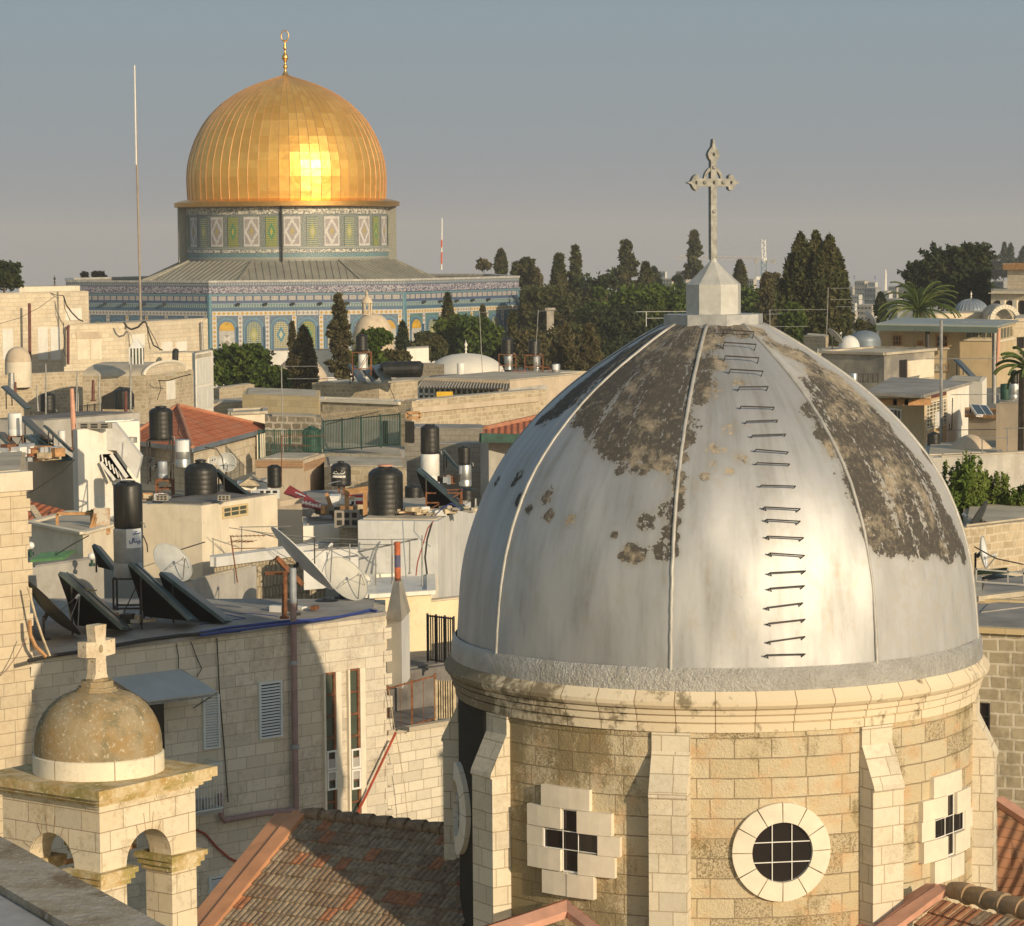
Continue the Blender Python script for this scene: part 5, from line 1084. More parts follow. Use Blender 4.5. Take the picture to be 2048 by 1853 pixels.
root = empty('tiled_roof_house', r1+dd*6-UP*2, 'weathered clay tiled gable roof with orange plaster verge beside the church drum', 'house')
panroof(r1+u*.25, u, dd, 5.2, 6.6, seed=4).build('roof_tiles', TM, root)
mb = MB(); nz_ = u.cross(dd).normalized(); nz_ = nz_ if nz_.z > 0 else -nz_; s_ = r1+u*.26-nz_*.03; mb.slab(s_, s_+u*5.1, s_+u*5.1+dd*6.5, s_+dd*6.5, -nz_*.05); mb.build('roof_boards', 'tile_brown', root)
panroof(r1+u*.25, u, bk_, 5.2, 3.0, seed=5).build('rear_tiles', TM, root)
mb = MB()
for i in range(12): p = r1+u*(.2+.42*i); mb.tube([p+UP*.03, p+u*.22+UP*.06, p+u*.45+UP*.05], [.12, .13, .16], 10)
mb.build('ridge_tiles', 'tile_brown', root, smooth=40)
nz = u.cross(dd).normalized(); nz = nz if nz.z > 0 else -nz
mb = MB(); mb.slab(r1-u*.02, r1+u*.30, r1+u*.30+dd*6.8, r1-u*.02+dd*6.8, nz*.12); mb.build('verge', 'render_orange', root)
mb = MB(); mb.slab(r1-u*.48-UP*.10, r1-u*.03-UP*.03, r1-u*.03+dd*6.8-UP*.03, r1-u*.48+dd*6.8-UP*.10, nz*.10); mb.build('verge_step', 'render_orange', root)
mb = MB(); g0 = r1-u*.4; mb.face((g0-UP*.1, g0+bk_*3-UP*.1, g0+bk_*3-UP*5, g0+dd*6.8-UP*2.0, g0+dd*6.8-UP*.1)); mb.build('gable_wall', 'plaster_beige', root)
mb = MB(); mb.prism([r1+dh*5.6, r2+dh*5.6+u*2, r2-dh*2.4+u*2, r1-dh*2.4], r1.z-7, r1.z-3.1 if False else r1.z-3.4); mb.build('wall', 'plaster_beige', root)
# roof hitting the drum low in front (orange flashing seen at the bottom edge)
fz = P(q('B3', 870, 1700), 50.9); root = empty('porch_roof', fz-UP*2, 'orange rendered roof peak touching the drum below the left cross window', 'roof')
L_ = P(q('B3', 420, 1850), 49.8); R_ = P(q('B3', 1060, 1850), 49.8); mb = MB(); B0 = fz+Vector((0, .9, -.12))
dl = (L_-fz)*1.6; dr = (R_-fz)*1.6
mb.slab(fz-UP*.04, fz+dl, B0+dl, B0, UP*.06); mb.slab(fz-UP*.04, B0, B0+dr, fz+dr, UP*.06); mb.build('covering', 'tiles_red', root)
mb = MB(); y = Vector((0, -.35, -.12)); mb.slab(fz, fz+dl, fz+dl+y, fz+y, UP*.12); mb.slab(fz+y, fz+dr+y, fz+dr, fz, UP*.12); mb.build('flashing', 'render_pink', root)
# right hand foreground tiled roof
h1, h2 = P(q('B4', 1540, 1560), 51.3), P(q('B4', 2080, 1600), 49.5); u = (h2-h1).normalized(); u.z = 0; u.normalize(); dh = Vector((u.y, -u.x, 0)); dh = dh if dh.y < 0 else -dh; sl_ = R(30); dd = dh*math.cos(sl_)-UP*math.sin(sl_)
root = empty('tiled_roof_annex', h1+dd*3-UP*2, 'terracotta tiled roof with rounded ridge tiles in the lower right corner', 'house')
h1 = Vector(h1); panroof(h1+dd*.25+u*.1, u, dd, 4.5, 3.2, seed=9).build('roof_tiles', ['tile_orange', 'tile_brown', 'tile_weathered'], root)
mb = MB()
for i in range(10): p = h1+u*(.1+.45*i); mb.tube([p+UP*.02, p+u*.25+UP*.05, p+u*.46+UP*.03], [.15, .17, .2], 12)
mb.build('ridge_tiles', 'lichen_ridge', root, smooth=40)
mb = MB(); nz = u.cross(dd).normalized(); nz = nz if nz.z > 0 else -nz; s0 = h1-u*.15; mb.slab(s0, s0+u*.28, s0+u*.05+dd*3.6-u*.4, s0+dd*3.6-u*1.0, nz*.12); mb.slab(s0-u*.3+Vector((0, .3, -.1)), s0+Vector((0, .3, -.05)), s0+dd*3.6-u*1.0, s0+dd*3.6-u*1.5, nz*.1); mb.build('verge', 'render_pink', root)
mb = MB(); mb.prism([h1+dh*.3, h1+u*4.5+dh*.3, h1+u*4.5+dh*3, h1+dh*3-u*.6], h1.z-5, h1.z-1.9); mb.build('wall', 'plaster_beige', root)
# red roof and speckled wall behind the drum at the right
K_ = bld('speckled_stone_house', 'speckled square block stone wall with a small slit window right of the church drum', [(1900, 63.5), (2120, 62.5)], 1262, 1960, 'right_wall', 'roof_grey', depth=5, zt=None, cope='yellow_block')
win(K_, 0, 'B4', 1745, 392, 1806, 560, 1, 2, 'dark_metal', 'glass_dark', .02, False, 'slit_window')
a_, b_, c_, d_ = P(q('B4', 1850, 1010), 58.5), P(q('B4', 2120, 1190), 57.5), P(q('B4', 2120, 1640), 54.5), P(q('B4', 1850, 1560), 55.5)
root = empty('side_roof', (c_.x, c_.y, c_.z-1), 'sloping old red tiled roof behind the right edge of the drum', 'roof')
mb = MB(); mb.slab(a_, b_, c_, d_, -UP*.12); mb.build('covering', 'tiles_old', root); mb = MB(); mb.bar(a_+UP*.05, b_+UP*.05, .3, .12); mb.build('verge', 'render_pink', root)
mb = MB(); mb.prism([d_, c_, b_, a_], d_.z-5, d_.z-.4); mb.build('wall', 'plaster_beige', root)
# ================================================================ things on the stone house roof
zf = F.zt+.05
def on_roof(k, x, y): return onz(q(k, x, y), zf)
# low parapet at the back, in blue shade
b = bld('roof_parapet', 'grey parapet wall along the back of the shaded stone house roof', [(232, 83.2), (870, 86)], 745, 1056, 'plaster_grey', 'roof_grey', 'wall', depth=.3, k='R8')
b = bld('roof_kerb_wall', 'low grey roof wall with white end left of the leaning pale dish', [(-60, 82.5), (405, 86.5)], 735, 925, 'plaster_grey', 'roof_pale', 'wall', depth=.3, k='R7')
b = bld('rough_stone_wall', 'low rough hewn stone wall with white coping behind the big tilted dishes', [(105, 90), (900, 94)], 625, 880, 'rough_hewn', 'plaster_white', 'wall', depth=.4, k='R7', cope='plaster_grey_white', caph=.3)
boiler('grey boiler with Arabic sticker under the tall black tank on the shaded roof', 'R8', 958, 400, 1197, 822, 77, sticker=(2, 75, .62, 1.0, 'sticker_white')); tank('tall black water tank standing on the grey boiler with the Arabic sticker', 'R8', 956, 2, 1200, 400, 77, dome=.25, ribs=False, neck=.5)
stand('dark stand legs under the grey boiler with the Arabic sticker', 'R8', 965, 1190, 822, 1270, 77, 'dark_metal')
def word(label, parent, k, strokes, D, mat, r): pass
solar('dark solar panel frame, nearest of the pair right of the grey boiler', 'R8', (1092, 690), (1600, 1165), (1175, 712), (76, 75, 77.5), zb=zf, dark=True)
solar('dark solar panel with black shade sheet below, farther right of the boiler pair', 'R8', (1350, 770), (1890, 1180), (1440, 782), (77.2, 76.5, 78.3), zb=zf, ns=1, dark=True)
solar('dark grey solar panel with pointed top left of the boiler stand', 'R8', (505, 770), (1035, 1240), (610, 790), (75, 74, 77), zb=zf, dark=True)
solar('small dark solar panel tilted up behind the boiler at its left', 'R8', (790, 535), (960, 740), (850, 560), (79, 78.2, 80), ns=1, dark=True)
dish('brown shaded dish seen edge on beside the stone tower house', 'R8', 400, 1120, 74, .95, 112, 42, 'dish_dark', zb=zf, back='dark_metal', depth=.1)
dish('light grey dish behind the dark solar panels facing left', 'R8', 1425, 720, 80.5, .62, 52, 38, 'dish_grey', zb=zf, depth=.13)
dish('large pale blue dish tilted steeply and seen edge on beside the drain pipe', 'R7', 708, 592, 78.5, 1.16, 108, 42, 'dish_white', zb=zf, back='white_metal', depth=.06)
dish('large cream dish facing up to the left with support struts behind', 'R7', 1030, 735, 82, .72, 50, 38, 'dish_cream', zb=zf, depth=.12)
dish('tiny cream dish just right of the large cream dish', 'R7', 1190, 720, 88, .17, 35, 15, 'dish_cream', depth=.12)
tank('low black water tank between the two big dishes on the stone house roof', 'R7', 825, 845, 1000, 955, 81.5, dome=.2)
root, a_, b_ = pole('rusty T shaped post with drooping cables beside the mauve drain pipe', q('R7', 608, 1000), q('R7', 612, 655), 77, .07, 'rust', 'dish_post', 'post')
mb = MB(); mb.bar(P(q('R7', 470, 672), 77), P(q('R7', 630, 672), 77), .09); mb.bar(P(q('R7', 550, 560), 77), P(q('R7', 735, 755), 77.4), .12); mb.build('bracket', 'rust', root)
mb = MB(); mb.bar(P(q('R7', 520, 575), 77), P(q('R7', 440, 740), 77), .03); mb.build('strut', 'dark_metal', root)
for i, dx in enumerate((0, 22, 45)):
    cable(['outermost', 'middle', 'innermost'][i]+' cable loop drooping from the rusty T shaped post', [(535, 570+dx/3), (500+dx, 590), (495+dx, 650)], 77.1, .012, k='R7')
antenna('spiky aerial on a rusty leaning mast in front of the white wall', 'R7', 270, 740, 400, 85, [(.72, .95, 5, 0, .6, .5), (.98, 1.0, 8, 8, .75, .5), (.88, .7, -20, 5, .8, .5)], 'rust', lean=-50)
antenna('T shaped aerial with a long boom before the shadowed white wall', 'R7', 300, 610, 335, 91, [(.98, 1.6, 4, 3, .25, .45)])
antenna('multi lens aerial arm above the shaded blue parapet', 'R7', 825, 690, 420, 88, [(.9, .8, -25, 4, .3, .7)], 'dark_metal')
for i, (x, y0, y1, t_) in enumerate([(1383, 770, 430, 'tall grey clothes line pole before the pale blue wall'), (1078, 640, 460, 'short clothes line pole near the brown stone pier'), (1265, 830, 490, 'grey line pole just above the small cream dish'), (1600, 770, 400, 'thin bent pole beside the cable bundle on the pale blue wall'), (1510, 680, 425, 'thin line pole in the middle of the pale blue wall')]):
    pole(t_, q('R7', x, y0), q('R7', x, y1), 89-i*.2, .025, 'grey_metal', 'line_pole', 'pole')
for i, (a_, b_, t_) in enumerate([((210, 345), (1570, 425), 'upper wire of the clothes lines crossing to the pale blue wall'), ((330, 362), (1400, 465), 'middle wire of the clothes lines sagging past the dishes'), ((400, 375), (1280, 500), 'lower wire of the clothes lines above the parapet')]):
    cable(t_, [a_, b_], [91, 89], .012, k='R7', sag=.15, mat='grey_metal')
mb = MB(); A = P(q('R7', 1135, 520), 89.5); B_ = P(q('R7', 1570, 425), 89); mb.bar(A, B_, .05); tag(mb.build('line_rail', 'grey_metal'), 'grey rail tying the clothes line poles before the pale blue wall', 'rail')
for i, (pts, t_) in enumerate([([(1680, 300), (1640, 350), (1600, 480), (1565, 600), (1555, 690)], 'red cable hanging from the roof corner down the pale blue wall'), ([(1670, 310), (1635, 430), (1620, 560), (1635, 680)], 'thick black cable hanging down beside the red cable'), ([(1460, 300), (1470, 500), (1485, 705)], 'blue grey pipe line down the middle of the pale blue wall'), ([(1545, 300), (1540, 370), (1600, 440), (1660, 480)], 'thin looping blue wire on the pale blue wall')]):
    cable(t_, pts, 88.8, .03 if i == 1 else .02, ['cable_red', 'cable_dark', 'boiler_grey', 'boiler_grey'][i], k='R7')
cable('bundle of yellow cables hanging down the toothed corner stones', [(1225-1225+235, 900), (300, 1150), (360, 1330), (420, 1480)], 70.2, .03, 'wood_pale', k='R8'); cable('knot of loose cables at the left roof corner above the bell tower', [(250, 1180), (255, 1300), (300, 1400), (390, 1490)], 70.2, .05, 'wood', k='R8')
cable('thin cable swinging across the sunlit tower house wall', [(0, 1650), (60, 1590), (140, 1480), (225, 1325)], 70, .012, k='R8', mat='pipe_mauve')
antenna('gold coloured multi receiver head above the brown shaded dish', 'R8', 610, 1230, 900, 75.5, [(.95, .75, -25, 5, .25, .75)], 'brass', lean=-60)
# ================================================================ middle distance, left
def B(*a, **k): return bld(*a, **k)
b = B('plaster_house', 'cream plastered house with barred vent and shadow covered bright right wall', [(1105, 93), (1562, 92), (2150, 96)], 900, 1380, 'plaster_cream', 'roof_dark', k='R6'); H1 = b
win(b, 1, 'R6', 1720, 893, 1915, 985, 3, 2, 'yellow_block', 'glass_green', .06, False, 'vent_window')
deco(b, 1, 'R7', 565, 140, 735, 180, 'patch', 'plaster_beige')
b = B('shed_wall_house', 'white plastered block with a stepped brown stone pier right of the barred vent house', [(742, 95), (1015, 95.6)], 335, 640, 'plaster_white', 'roof_grey', k='R7', depth=3)
b = B('stone_pier', 'brown coursed stone pier between two pale plastered walls', [(1002, 94), (1136, 94.5)], 345, 640, 'rubble', 'roof_grey', 'pier', k='R7', depth=1.2)
blocks('grey concrete block topping the brown coursed stone pier', 'R7', 1060, 342, 94.2, .8, .55)
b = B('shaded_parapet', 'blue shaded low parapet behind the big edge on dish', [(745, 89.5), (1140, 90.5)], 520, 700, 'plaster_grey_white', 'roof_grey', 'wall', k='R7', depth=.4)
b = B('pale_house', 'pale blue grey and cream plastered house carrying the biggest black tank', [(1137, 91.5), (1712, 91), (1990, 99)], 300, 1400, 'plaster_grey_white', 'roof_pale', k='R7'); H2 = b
b2 = B('cream_annex', 'cream plastered annex with ledge below the pale blue grey house', [(1222, 86), (1665, 86.8)], 850, 1350, 'plaster_yellow', 'plaster_grey_white', k='R7', depth=5, cope='plaster_white')
tank('biggest ribbed black water tank with pinkish lid on the pale house', 'R5', 918, 890, 1190, 1320, 93, dome=.42, lid='render_pink', neck=.38)
solar('large solar panel leaning on a lattice right of the biggest black tank', 'R5', (1300, 920), (1665, 1235), (1330, 915), (94, 92.5, 95.8), dark=True)
stand('rusty lattice under the large leaning solar panel', 'R5', 1370, 1640, 1100, 1235, 94)
for i, (x, y, w, h, m, t_) in enumerate([(1230, 1290, 1.0, .18, 'wood', 'pile of timber offcuts under the large leaning panel'), (1420, 1285, .9, .15, 'plaster_grey_white', 'heap of white rubble on the pale house roof edge'), (1600, 1275, 1.1, .14, 'concrete', 'grey rubble strip at the right end of the pale house roof')]):
    c = P(q('R5', x, y), 92.6); root = empty('debris_pile', c, t_, 'debris'); rr = random.Random(i)
    for j in range(16): mb = MB(); mb.box(c+Vector((rr.uniform(-w/2, w/2), rr.uniform(-.2, .4), rr.uniform(0, h))), rr.uniform(.1, .4), rr.uniform(.08, .3), rr.uniform(.04, .14), rr.uniform(0, 3)); mb.build('piece', m if j % 2 else 'wood_pale', root)
# objects on H1 roof
tank('squat ribbed black tank with domed top on the barred vent house', 'R6', 1432, 545, 1688, 855, 96, dome=.5, neck=.3)
solar('solar panel sloping right from the squat domed tank', 'R6', (1690, 610), (1975, 835), (1650, 625), (97, 95, 99), ns=2, dark=True)
boiler('silver boiler with white label left of the squat domed tank', 'R6', 1360, 385, 1478, 605, 99, 'galvanised', (-60, 60, .58, .98, 'sticker_white'))
stand('tall legs holding the high black tank before the red pyramid roof', 'R6', 1150, 1330, 390, 720, 98, 'dark_metal')
tank('high ribbed black tank standing on tall legs before the red pyramid roof', 'R6', 1158, 125, 1342, 388, 98, dome=.35, neck=.45)
dish('small grey dish right of the silver boiler under the red roof', 'R6', 1755, 565, 104, .33, 12, 12, 'dish_grey')
stand('rusty low pipe frame left of the squat domed tank', 'R6', 1215, 1340, 700, 820, 97, 'rust')
boiler('small dark drum with blue end on the rusty low pipe frame', 'R6', 1222, 555, 1300, 690, 97.5, 'boiler_grey')
for x, y, t_ in ((1258, 858, 'left pierced concrete block on the barred vent house roof edge'), (1738, 858, 'right pierced concrete block below the sloping solar panel')): blocks(t_, 'R6', x, y, 92.6, .38, .17)
b = B('pitched_shed', 'small white sheds with grey and white gabled tops behind the sloping solar panel', [(1840, 104), (2100, 105)], 740, 820, 'plaster_white', 'roof_grey', k='R6', depth=2)
mb = MB(); g0, g1, g2 = P(q('R6', 1840, 745), 104), P(q('R6', 2010, 745), 104), P(q('R6', 1925, 690), 104); mb.slab(g0, g1, g2, g2+Vector((0, .01, 0)), Vector((0, 2, 0))); mb.build('gable', 'wood_pale', b.root)
# ================================================================ left band
b = B('beige_block_house', 'beige block house with sunlit rough front left of the white stair tower', [(60, 108), (215, 107), (590, 109)], 560, 960, 'plaster_beige', 'roof_dark', k='R6'); H3 = b
b = B('white_stair_house', 'bright white stair house with diagonal roof edge and open stair slot', [(560, 104), (600, 103.5), (905, 105)], 310, 960, 'plaster_white', 'roof_grey', k='R6', caph=.1); H4 = b
b = B('white_stair_tower', 'upper white wall slab with round vent above the stair slot', [(770, 105.5), (1080, 106.5)], 258, 870, 'plaster_white', 'plaster_white', 'wall', k='R6', depth=1.2)
mb = MB(); pp = [P(q('R6', *p), 104.6) for p in ((775, 262), (890, 258), (1095, 520), (1055, 690), (900, 470), (778, 470))]; mb.face(pp[::-1]); mb.face([p+Vector((0, .6, 0)) for p in pp])
for i in range(6): j = (i+1) % 6; mb.face((pp[i], pp[j], pp[j]+Vector((0, .6, 0)), pp[i]+Vector((0, .6, 0))))
mb.build('stair_slab', 'plaster_grey_white', b.root)
mb = MB(); pp = [P(q('R6', *p), 104.3) for p in ((778, 500), (890, 495), (1030, 690), (905, 690), (778, 560))]; mb.face(pp[::-1]); mb.face(pp); so_ = mb.build('stair_opening', 'glass_dark', b.root)
mb = MB()
for i in range(7): a_ = P(q('R6', 790+26*i, 500+26*i), 104.2); mb.bar(a_, P(q('R6', 800+30*i, 560+30*i), 104.2), .05)
mb.bar(P(q('R6', 860, 500), 104.1), P(q('R6', 985, 680), 104.1), .12); mb.bar(P(q('R6', 780, 560), 104.1), P(q('R6', 890, 700), 104.1), .1); sub(so_, 'steps', mb, 'white_metal')
mb = MB(); c = P(q('R6', 1020, 385), 105.3); mb.lathe(c-UP*.12, [(0, 0), (.2, .0), (.2, .2), (0, .22)], 12); mb.build('vent', 'grey_metal', b.root)
blocks('white box ledge on top of the white stair house', 'R6', 735, 300, 104, 1.2, .2)
pole('pinkish vertical pipe rising left of the white stair house', q('R6', 578, 460), q('R6', 556, -10), 104, .09, 'render_pink', 'vent_pipe', 'pipe')
b = B('low_yellow_wall', 'low beige terrace wall before the black tank with a pointed corner', [(228, 93), (642, 89.5), (960, 93)], 1120, 1330, 'plaster_cream', 'roof_pale', 'wall', k='R6', cope='plaster_cream', caph=.08)
b = B('terrace_room', 'pale flat terrace room with slanted wall below the orange side roof', [(225, 98), (700, 97)], 1050, 1130, 'plaster_grey_white', 'roof_pale', k='R6', depth=3)
a_, b_, c_, d_ = P(q('R6', 215, 855), 102), P(q('R6', 660, 975), 101), P(q('R6', 670, 1000), 97), P(q('R6', 205, 1040), 96)
root = empty('orange_side_roof', a_-UP*2, 'orange tiled lean-to roof behind the stone tower house', 'roof'); mb = MB(); mb.slab(a_, b_, c_, d_, -UP*.15); mb.build('covering', 'tiles_red', root)
mb = MB(); mb.prism([a_, b_, c_, d_], a_.z-3, a_.z-1.6); mb.build('wall', 'plaster_cream', root)
mb = MB(); mb.bar(P(q('R6', 240, 905), 97), P(q('R6', 370, 1100), 95), .22, .1); tag(mb.build('plank', 'wood_pale'), 'pale plank leaning over the terrace wall beside the tower house', 'plank')
c = P(q('R6', 793, 1120), 91.5); root = empty('rusty_sheet', c, 'rust streaked metal sheet standing left of the tall black tank', 'metal sheet'); mb = MB(); mb.box(c, .5, .08, .82); mb.build('sheet', 'rust_sheet', root)
mb = MB(); mb.bar(P(q('R6', 690, 1115), 91), P(q('R6', 740, 960), 91), .08); mb.bar(P(q('R6', 715, 1115), 91), P(q('R6', 745, 990), 91), .08); tag(mb.build('leaning_boards', 'wood'), 'narrow wooden boards leaning beside the rust streaked sheet', 'boards')
mb = MB(); A = P(q('R6', 580, 1095), 92); 
for s_ in ((-.6, 0, -.6, .75), (.6, 0, .6, .75), (-.6, .75, .6, .75), (-.6, .0, .6, .0)): mb.bar(A+Vector((s_[0]*.9, 0, s_[1]-.2)), A+Vector((s_[2]*.9, 0, s_[3]-.2)), .09)
tag(mb.build('wooden_frame', 'wood'), 'small orange wooden frame standing on the low terrace wall', 'frame')
for x, y, yb, t_ in ((238, 1208, 1300, 'white globe lamp on a green post beside the tower house stones'), (712, 1292, 1345, 'white globe lamp half hidden behind the dark parapet')):
    c = P(q('R6', x, yb), 84); root = empty('globe_lamp', c, t_, 'lamp'); g_ = P(q('R6', x, y), 84); mb = MB(); mb.tube([c, g_], .04, 8); mb.tube([g_-UP*.28, g_-UP*.2], .09, 8); mb.build('post', 'green_metal', root); mb = MB(); r_ = 30/3.877/ppm(84); mb.lathe(g_-UP*r_, [(r_*math.sin(PI*i/10), r_*(1-math.cos(PI*i/10))) for i in range(11)], 18); mb.build('globe', 'white_metal', root, smooth=True)
c = P(q('R6', 235, 1340), 86); d_ = P(q('R6', 500, 1318), 88); root = empty('green_canopy', c, 'green edged flat canopy below the globe lamp', 'canopy'); mb = MB(); mb.slab(c, d_, d_+Vector((0, 2, 0)), c+Vector((0, 2, 0)), UP*.08); mb.build('sheet', 'green_paint', root); mb = MB(); mb.bar(c-UP*.7, c, .06); mb.bar(d_-UP*.7, d_, .06); mb.build('support', 'green_metal', root)
c = P(q('R6', 700, 990), 99); tree('small grey green shrub above the terrace room roof', 'bush', 'R6', 655, 935, 745, 990, 99, 'leaf_dark', 500, group=None)
# objects on the far left roofs
boiler('white boiler on a rusty stand, upper left among dark panels', 'R6', 63, 182, 172, 360, 108, 'white_metal'); stand('rusty stand under the white boiler among dark panels', 'R6', 80, 180, 360, 570, 108)
solar('long dark solar panel right of the white boiler', 'R6', (190, 350), (470, 540), (290, 345), (108, 107, 109.5)); solar('tall dark solar panel directly behind the white boiler', 'R6', (165, 215), (350, 390), (235, 225), (110, 109, 112), ns=1); solar('dark panel cut by the left edge below the white boiler', 'R6', (-30, 320), (130, 480), (40, 330), (107, 106, 109), ns=1)
solar('dark solar panel seen edge on left of the pinkish pipe', 'R6', (345, 270), (545, 460), (380, 290), (109, 107.5, 111), ns=1)
solar('brown dark solar panel at the upper left under the small plaster dome', 'R1', (15, 1055), (205, 1230), (60, 1050), (135, 133, 138), ns=1)
boiler('small white boiler half hidden behind the edge on panel', 'R6', 450, 318, 508, 430, 112, 'white_metal')
tank('small black tank below the cream rubble wall at upper left', 'R1', 315, 1103, 432, 1253, 138, dome=.3); tank('black tank in the dark vault opening', 'R1', 890, 1070, 1030, 1235, 155, dome=.3)
b = B('grey_roof_house', 'grey plastered low house behind the dark panels at upper left', [(-60, 118), (340, 117), (1085, 122)], 240, 540, 'plaster_grey', 'roof_dark', k='R6')
b = B('dark_shed', 'dark open shed with junk and pale lintel left of the beige block house', [(-80, 99), (215, 100)], 570, 720, 'roof_dark', 'roof_dark', k='R6', depth=3)
mb = MB(); A = P(q('R6', -20, 560), 100); rr = random.Random(4); root = empty('junk_heap', A, 'heap of white sacks and planks on the shed roof below the white boiler', 'junk')
for j in range(26): mb = MB(); p = P(q('R6', rr.uniform(0, 420), rr.uniform(480, 560)), 102); mb.box(p, rr.uniform(.2, 1.0), rr.uniform(.2, .5), rr.uniform(.05, .35), rr.uniform(0, 3)); mb.build('piece', ['white_metal', 'wood_pale', 'rust', 'wood', 'boiler_grey'][j % 5], root)
fence('black iron railing with pointed bars below the cream rubble wall', 'R1', 570, 1325, 790, 1300, 110, 132, 132, 22, 'dark_metal')
fence('dark railing below the small black tank at upper left', 'R1', 240, 1320, 520, 1320, 60, 130, 130, 12, 'dark_metal')
for x, y0, y1, m_, D, w_, t_ in ((975, 1320, 1095, 'red_pipe', 133, .13, 'short dark red pipe before the vault opening'), (722, 1175, 1010, 'red_pipe', 175, .16, 'short red downpipe on the vaulted building wall'), (118, 1130, 1025, 'red_pipe', 150, .13, 'short red pipe near the left edge under the plaster dome'), (88, 1120, 955, 'grey_metal', 150, .3, 'thick grey vent pipe below the small plaster dome'), (1013, 1320, 830, 'grey_metal', 132, .08, 'tall thin grey mast crossing the vaulted building')):
    pole(t_, q('R1', x, y0), q('R1', x, y1), D, w_*.6, m_, 'pipe', 'pipe')
for x, y0, y1, ln, t_ in ((355, 1350, 885, 0, 'thin grey mast left of the small black tank'), (590, 1250, 940, 10, 'thin leaning mast on the vaulted house left'), (605, 1300, 1110, 0, 'short thin mast beside the pinkish pipe'), (780, 1330, 960, -15, 'thin grey mast right of the iron railing'), (295, 1250, 1050, -12, 'thin reddish rod near the small black tank')):
    pole(t_, q('R1', x, y0), q('R1', x+ln, y1), 128, .035, 'grey_metal', 'mast', 'mast')

# ---------------------------------------------------------------- loose wires and small fittings over the roofs
WR = [('R6', [(230, 800), (480, 640), (580, 540)], 100, 'thin dark wire rising across the beige block house'), ('R6', [(400, 1300), (560, 1200), (690, 1130)], 88, 'thin wire sagging over the low terrace wall'), ('R6', [(1110, 1130), (1140, 1200), (1145, 1260)], 80, 'short curved wire right of the grey boiler'), ('R6', [(1240, 1290), (1400, 1240), (1590, 1180)], 90, 'long grey rail across the vent house wall'),
 ('R6', [(1390, 190), (1380, 340), (1480, 470), (1470, 600)], 101, 'dark cable running down the red roof hip'), ('R6', [(1585, 445), (1680, 460), (1725, 530), (1735, 620)], 103, 'black pipe curving beside the small grey dish'), ('R5', [(1060, 240), (1100, 330), (1130, 400)], 158, 'thin cable on the cream half of the rubble house'), ('R5', [(590, 580), (780, 530), (1000, 480)], 120, 'wire crossing in front of the green bar fence'),
 ('R5', [(1150, 930), (1110, 1060), (1150, 1180), (1130, 1290)], 91.5, 'hose looping down the biggest black tank'), ('R5', [(1430, 1290), (1500, 1220), (1560, 1190), (1640, 1240)], 92, 'violet hose arching over the pale house roof edge'), ('R5', [(0, 1000), (70, 1020), (130, 1030)], 101, 'pale bent pipe left of the small black tank'), ('B6', [(1420, 1540), (1500, 1520), (1580, 1560), (1642, 1550)], 66, 'dark cable snaking over the flat roof strip'),
 ('B6', [(1390, 1150), (1500, 1210), (1640, 1240)], 74, 'thin wire in front of the sunlit rubble wall'), ('B8', [(810, 770), (795, 870), (840, 930), (885, 950)], 158, 'black cable loop on the ochre house wall'), ('B8', [(1050, 1430), (1045, 1470), (1065, 1470), (1070, 1250)], 105.5, 'hose loop on the white rendered wall')]
for k, pts, D, lab in WR: cable(lab, pts, D, .018, 'cable_blue' if 'violet' in lab else 'cable_dark', k=k)
rr = random.Random(11)
for k, x0, x1, y, D, n_, lab in [('R6', 1120, 1420, 850, 95, 9, 'scraps of timber and pipe on the barred vent house roof'), ('R8', 900, 1250, 1200, 76, 10, 'scrap and cartons under the grey boiler stand'), ('R6', 1900, 2016, 830, 97, 6, 'small debris at the foot of the sloping panel'), ('R7', 560, 840, 940, 79.5, 7, 'loose rubble beside the rusty T shaped post'), ('R5', 420, 900, 1270, 96.5, 14, 'rubble and boards along the cluttered grey roof'), ('R5', 1450, 1620, 1030, 105, 7, 'tangle of fittings beside the slim grey boiler')]:
    A = P(q(k, (x0+x1)/2, y), D); root = empty('debris_pile', A, lab, 'debris')
    for j in range(n_): mb = MB(); c = P(q(k, rr.uniform(x0, x1), y+rr.uniform(-12, 12)), D+rr.uniform(-.4, .4)); mb.box(c, rr.uniform(.1, .55), rr.uniform(.08, .3), rr.uniform(.05, .3), rr.uniform(0, 3)); mb.build('piece', rr.choice(['wood', 'wood_pale', 'white_metal', 'dark_metal', 'concrete', 'rust', 'boiler_grey']), root)
# ================================================================ upper left stone houses
b = B('cream_stone_house', 'large cream stone house with closed white shutters at the upper left', [(-120, 223), (490, 229), (686, 232)], 328, 960, 'ashlar_far', 'roof_pale', k='R1', depth=12); U1 = b
for x0, x1 in ((18, 97), (292, 368), (390, 467)): blind(b, 0, 'R1', x0, 600 if x0 > 100 else 615, x1, 852)
solid_pole('', q('R1', 232, 850), q('R1', 228, 415), 224.5, .12, 'red_pipe', 'downpipe', False, b.root); deco(b, 1, 'R1', 505, 455, 630, 548, 'pale_patch', 'plaster_white')
b = B('brown_stone_house', 'brownish rough stone house with faded shutters under drooping cables', [(490, 216), (965, 219), (1610, 231)], 572, 930, 'ashlar_far', 'roof_pale', k='R1', depth=8); U2 = b
blind(b, 0, 'R1', 597, 695, 685, 852, 'plaster_cream'); blind(b, 0, 'R1', 700, 695, 785, 852, 'plaster_cream'); deco(b, 0, 'R1', 590, 635, 790, 690, 'relieving_arch', 'plaster_beige', .05)
solid_pole('', q('R1', 528, 890), q('R1', 528, 610), 215.6, .11, 'red_pipe', 'downpipe', True, b.root); solid_pole('', q('R1', 1572, 790), q('R1', 1562, 560), 229.5, .1, 'grey_metal', 'downpipe', False, b.root)
